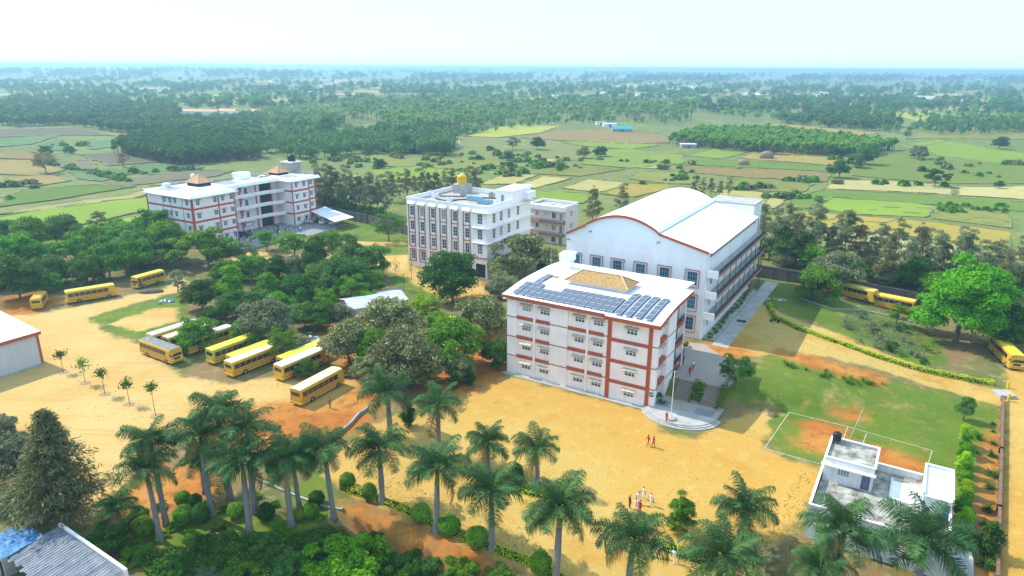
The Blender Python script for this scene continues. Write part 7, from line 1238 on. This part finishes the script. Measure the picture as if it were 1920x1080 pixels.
for k in range(14): q = at_local(LO, -5.5 + (k % 7) * 1.0, 16.0 + (k // 7) * 2.2); motorbike('motorcycle parked in the shade of the left block gallery', q, .18, TH + R(20), 'motorcycles at the left block')
for k in range(5): q = at_local(LO, 3.0 + k * .9, 43.0); motorbike('motorcycle parked beside the white cars under the carport', q, .18, TH + R(80), 'motorcycles under the carport')
# ------------------------------------------------------------------ people
SKIN = mat('skin_brown', (.2, .1, .06), .6, .05); HAIR = mat('black_hair', (.012, .01, .01), .6, .1); SHOE = mat('dark_shoe', (.03, .025, .02), .6)
CL = {'red': mat('red_cloth', (.55, .02, .03), .8), 'white': mat('white_cloth', (.82, .82, .84), .8, .05), 'navy': mat('navy_cloth', (.03, .035, .07), .8), 'dark': mat('dark_cloth', (.05, .045, .055), .8), 'maroon': mat('maroon_cloth', (.25, .03, .06), .8), 'green': mat('green_cloth', (.05, .4, .2), .8), 'khaki': mat('khaki_cloth', (.3, .24, .15), .8), 'pink': mat('pink_cloth', (.6, .3, .35), .8), 'blue': mat('blue_cloth', (.1, .25, .5), .8)}
def person_mesh(pose):
    """one continuous skinned body, faces coloured by where they lie"""
    st = {'stand': (.0, .0, .05, .05), 'walk': (.26, -.24, .22, -.2), 'walk2': (-.2, .22, -.2, .24)}[pose]; V = {}; E = []
    def v(n, p, r): V[n] = (len(V), p, r)
    v('pel', (0, 0, .92), .125); v('waist', (0, 0, 1.08), .118); v('chest', (.01, 0, 1.27), .135); v('ub', (.0, 0, 1.40), .10); v('neck', (.01, 0, 1.48), .052); v('chin', (.03, 0, 1.55), .062); v('head', (.02, 0, 1.64), .086); v('top', (.01, 0, 1.71), .06)
    for s, n in ((1, 'l'), (-1, 'r')):
        f = st[0] if s > 0 else st[1]; a = st[2] if s < 0 else st[3]
        v('hip' + n, (0, .085 * s, .86), .088); v('knee' + n, (f * .55 + .03, .09 * s, .48), .058); v('ank' + n, (f, .09 * s, .09), .042); v('toe' + n, (f + .14, .1 * s, .04), .036)
        v('sh' + n, (0, .17 * s, 1.385), .062); v('el' + n, (a * .4 - .03, .235 * s, 1.12), .044); v('wr' + n, (a + .04, .25 * s, .88), .03); v('palm' + n, (a + .06, .25 * s, .8), .034)
        E += [('pel', 'hip' + n), ('hip' + n, 'knee' + n), ('knee' + n, 'ank' + n), ('ank' + n, 'toe' + n), ('ub', 'sh' + n), ('sh' + n, 'el' + n), ('el' + n, 'wr' + n), ('wr' + n, 'palm' + n)]
        for k, (dx, L) in enumerate(((-.03, .07), (-.01, .085), (.012, .08), (.032, .062))): fn = f'f{k}{n}'; v(fn, (a + .06 + dx, .252 * s, .76), .0095); v(fn + 't', (a + .07 + dx, .242 * s, .76 - L), .008); E += [('palm' + n, fn), (fn, fn + 't')]
        v('th' + n, (a + .1, .235 * s, .8), .0105); v('tht' + n, (a + .115, .225 * s, .755), .009); E += [('palm' + n, 'th' + n), ('th' + n, 'tht' + n)]
    E += [('pel', 'waist'), ('waist', 'chest'), ('chest', 'ub'), ('ub', 'neck'), ('neck', 'chin'), ('chin', 'head'), ('head', 'top')]
    me = bpy.data.meshes.new('p'); me.from_pydata([V[k][1] for k in V], [(V[a][0], V[b][0]) for a, b in E], []); o = bpy.data.objects.new('p', me); COL.objects.link(o); o.modifiers.new('s', 'SKIN'); sv = me.skin_vertices[0].data
    for k in V: r = V[k][2]; sv[V[k][0]].radius = (r, r * (1.25 if k in ('chest', 'ub', 'waist', 'pel') else 1)); sv[V[k][0]].use_root = k == 'pel'
    o.modifiers.new('d', 'SUBSURF').levels = 1; bpy.context.view_layer.update(); m2 = bpy.data.meshes.new_from_object(o.evaluated_get(bpy.context.evaluated_depsgraph_get())); bpy.data.objects.remove(o); bpy.data.meshes.remove(me); m2.name = 'body'; m2.materials.clear()
    for m in (CL['white'], CL['dark'], SKIN, HAIR, SHOE): m2.materials.append(m)
    for p in m2.polygons:
        c = p.center; z = c.z; arm = abs(c.y) > .205 and z < 1.2
        if z > 1.52: mi = 3 if (z > 1.68 or (c.x < .0 and z > 1.56)) else 2
        elif z > 1.445: mi = 2
        elif arm: mi = 2 if z < 1.16 else 0
        elif z > .9: mi = 0
        elif z > .1: mi = 1
        else: mi = 4
        p.material_index = mi; p.use_smooth = True
    return m2
PM = {k: person_mesh(k) for k in ('stand', 'walk', 'walk2')}
fc = MB(); fc.tube([(.1, 0, 1.615), (.135, 0, 1.59)], [.008, .016], 5); fc.box(.098, .11, -.045, -.02, 1.632, 1.644, 1); fc.box(.098, .11, .02, .045, 1.632, 1.644, 1); fc.box(.088, .1, -.022, .022, 1.556, 1.566, 2); FACE = fc.mesh('face', [SKIN, HAIR, LAMPR])
def person(label, px, py, shirt, trous, pose='stand', grp=None, ang=None, dz=0., pos=None, s=1.05):
    p = GT(px, py, dz) if pos is None else np.array(pos); z = p[2] + (dz if pos is None else 0); o = thing('person', label, 'person', (p[0], p[1], z), rng.uniform(0, 6.28) if ang is None else ang, grp, s)
    b = ob('body', PM[pose], o)
    for i, m in ((0, CL[shirt]), (1, CL[trous])): b.material_slots[i].link = 'OBJECT'; b.material_slots[i].material = m
    ob('face', FACE, o); return o
person('left one of two people in red walking across the sand yard', 1215, 836, 'red', 'red', 'walk', ang=R(200)); person('right one of two people in red walking across the sand yard', 1225, 839, 'red', 'red', 'walk2', ang=R(205)); person('person in red standing on the plaza beside the flagpole', 1249, 792, 'red', 'red', 'stand', dz=.41, ang=R(30))
person('person in red walking at the top of the left stairs', 1293, 705, 'red', 'maroon', 'walk', ang=R(60), dz=.05); person('person in white shirt and dark trousers walking on the terrace', 1299, 693, 'white', 'dark', 'walk2', ang=R(240), dz=.05)
for k, (x, y, c) in enumerate(((1265, 690, 'maroon'), (1269, 684, 'navy'), (1273, 688, 'red'), (1272, 678, 'maroon'), (1281, 683, 'dark'), (1268, 694, 'white'))): person(f'student in {c} in the small crowd on the terrace by the solar block', x, y, c, 'dark', 'stand', 'students on the terrace', dz=.05)
for x, y, sh, tr, lab in ((1206, 936, 'white', 'white', 'person all in white, farthest of the group in the yard'), (1220, 948, 'white', 'white', 'person all in white at the right of the group in the yard'), (1197, 945, 'white', 'white', 'person in white behind the one in red'), (1191, 957, 'white', 'white', 'person in white left of the one in red'), (1199, 962, 'red', 'maroon', 'person in red in the middle of the white clad group'), (1180, 953, 'dark', 'navy', 'person in dark clothes left of the white clad group'), (1263, 1055, 'white', 'white', 'person in white standing by the low hedge at the bottom'), (1221, 1042, 'navy', 'dark', 'person in navy beside the path at the bottom'), (1234, 1043, 'white', 'navy', 'person in white shirt beside the one in navy at the bottom'), (619, 765, 'khaki', 'dark', 'person in khaki standing beside the nearest bus')): person(lab, x, y, sh, tr, 'walk' if sh == 'white' else 'stand')
cols = ['white', 'maroon', 'dark', 'white', 'navy', 'pink', 'white', 'green', 'blue', 'white']
for k in range(46):
    q = at_local(LO, rg.uniform(-4.0, 9), rg.uniform(9.5, 36)) if k < 38 else at_local(LO, rg.uniform(1, 5), rg.uniform(37, 42)); person(f'student in a {cols[k % 10]} top in the crowd at the left block plaza', 0, 0, cols[k % 10], 'dark' if k % 3 else 'navy', ['stand', 'walk', 'walk2'][k % 3], 'crowd of students at the left block', pos=(q[0], q[1], .18))
# ------------------------------------------------------------------ haze
hz = MB(); hz.box(-15800, 15800, -900, 17000, -12, 58); hm = bpy.data.materials.new('haze'); hm.use_nodes = True; hn = hm.node_tree; hn.nodes.remove(hn.nodes['Principled BSDF']); pv = hn.nodes.new('ShaderNodeVolumePrincipled'); pv.inputs['Color'].default_value = (.52, .84, 1.0, 1); pv.inputs['Density'].default_value = HAZE_DENS; pv.inputs['Anisotropy'].default_value = .3
hn.links.new(pv.outputs[0], hn.nodes['Material Output'].inputs['Volume']); tag(hz.build('haze', hm), 'pale blue haze over the plain', 'haze', None, 'stuff')
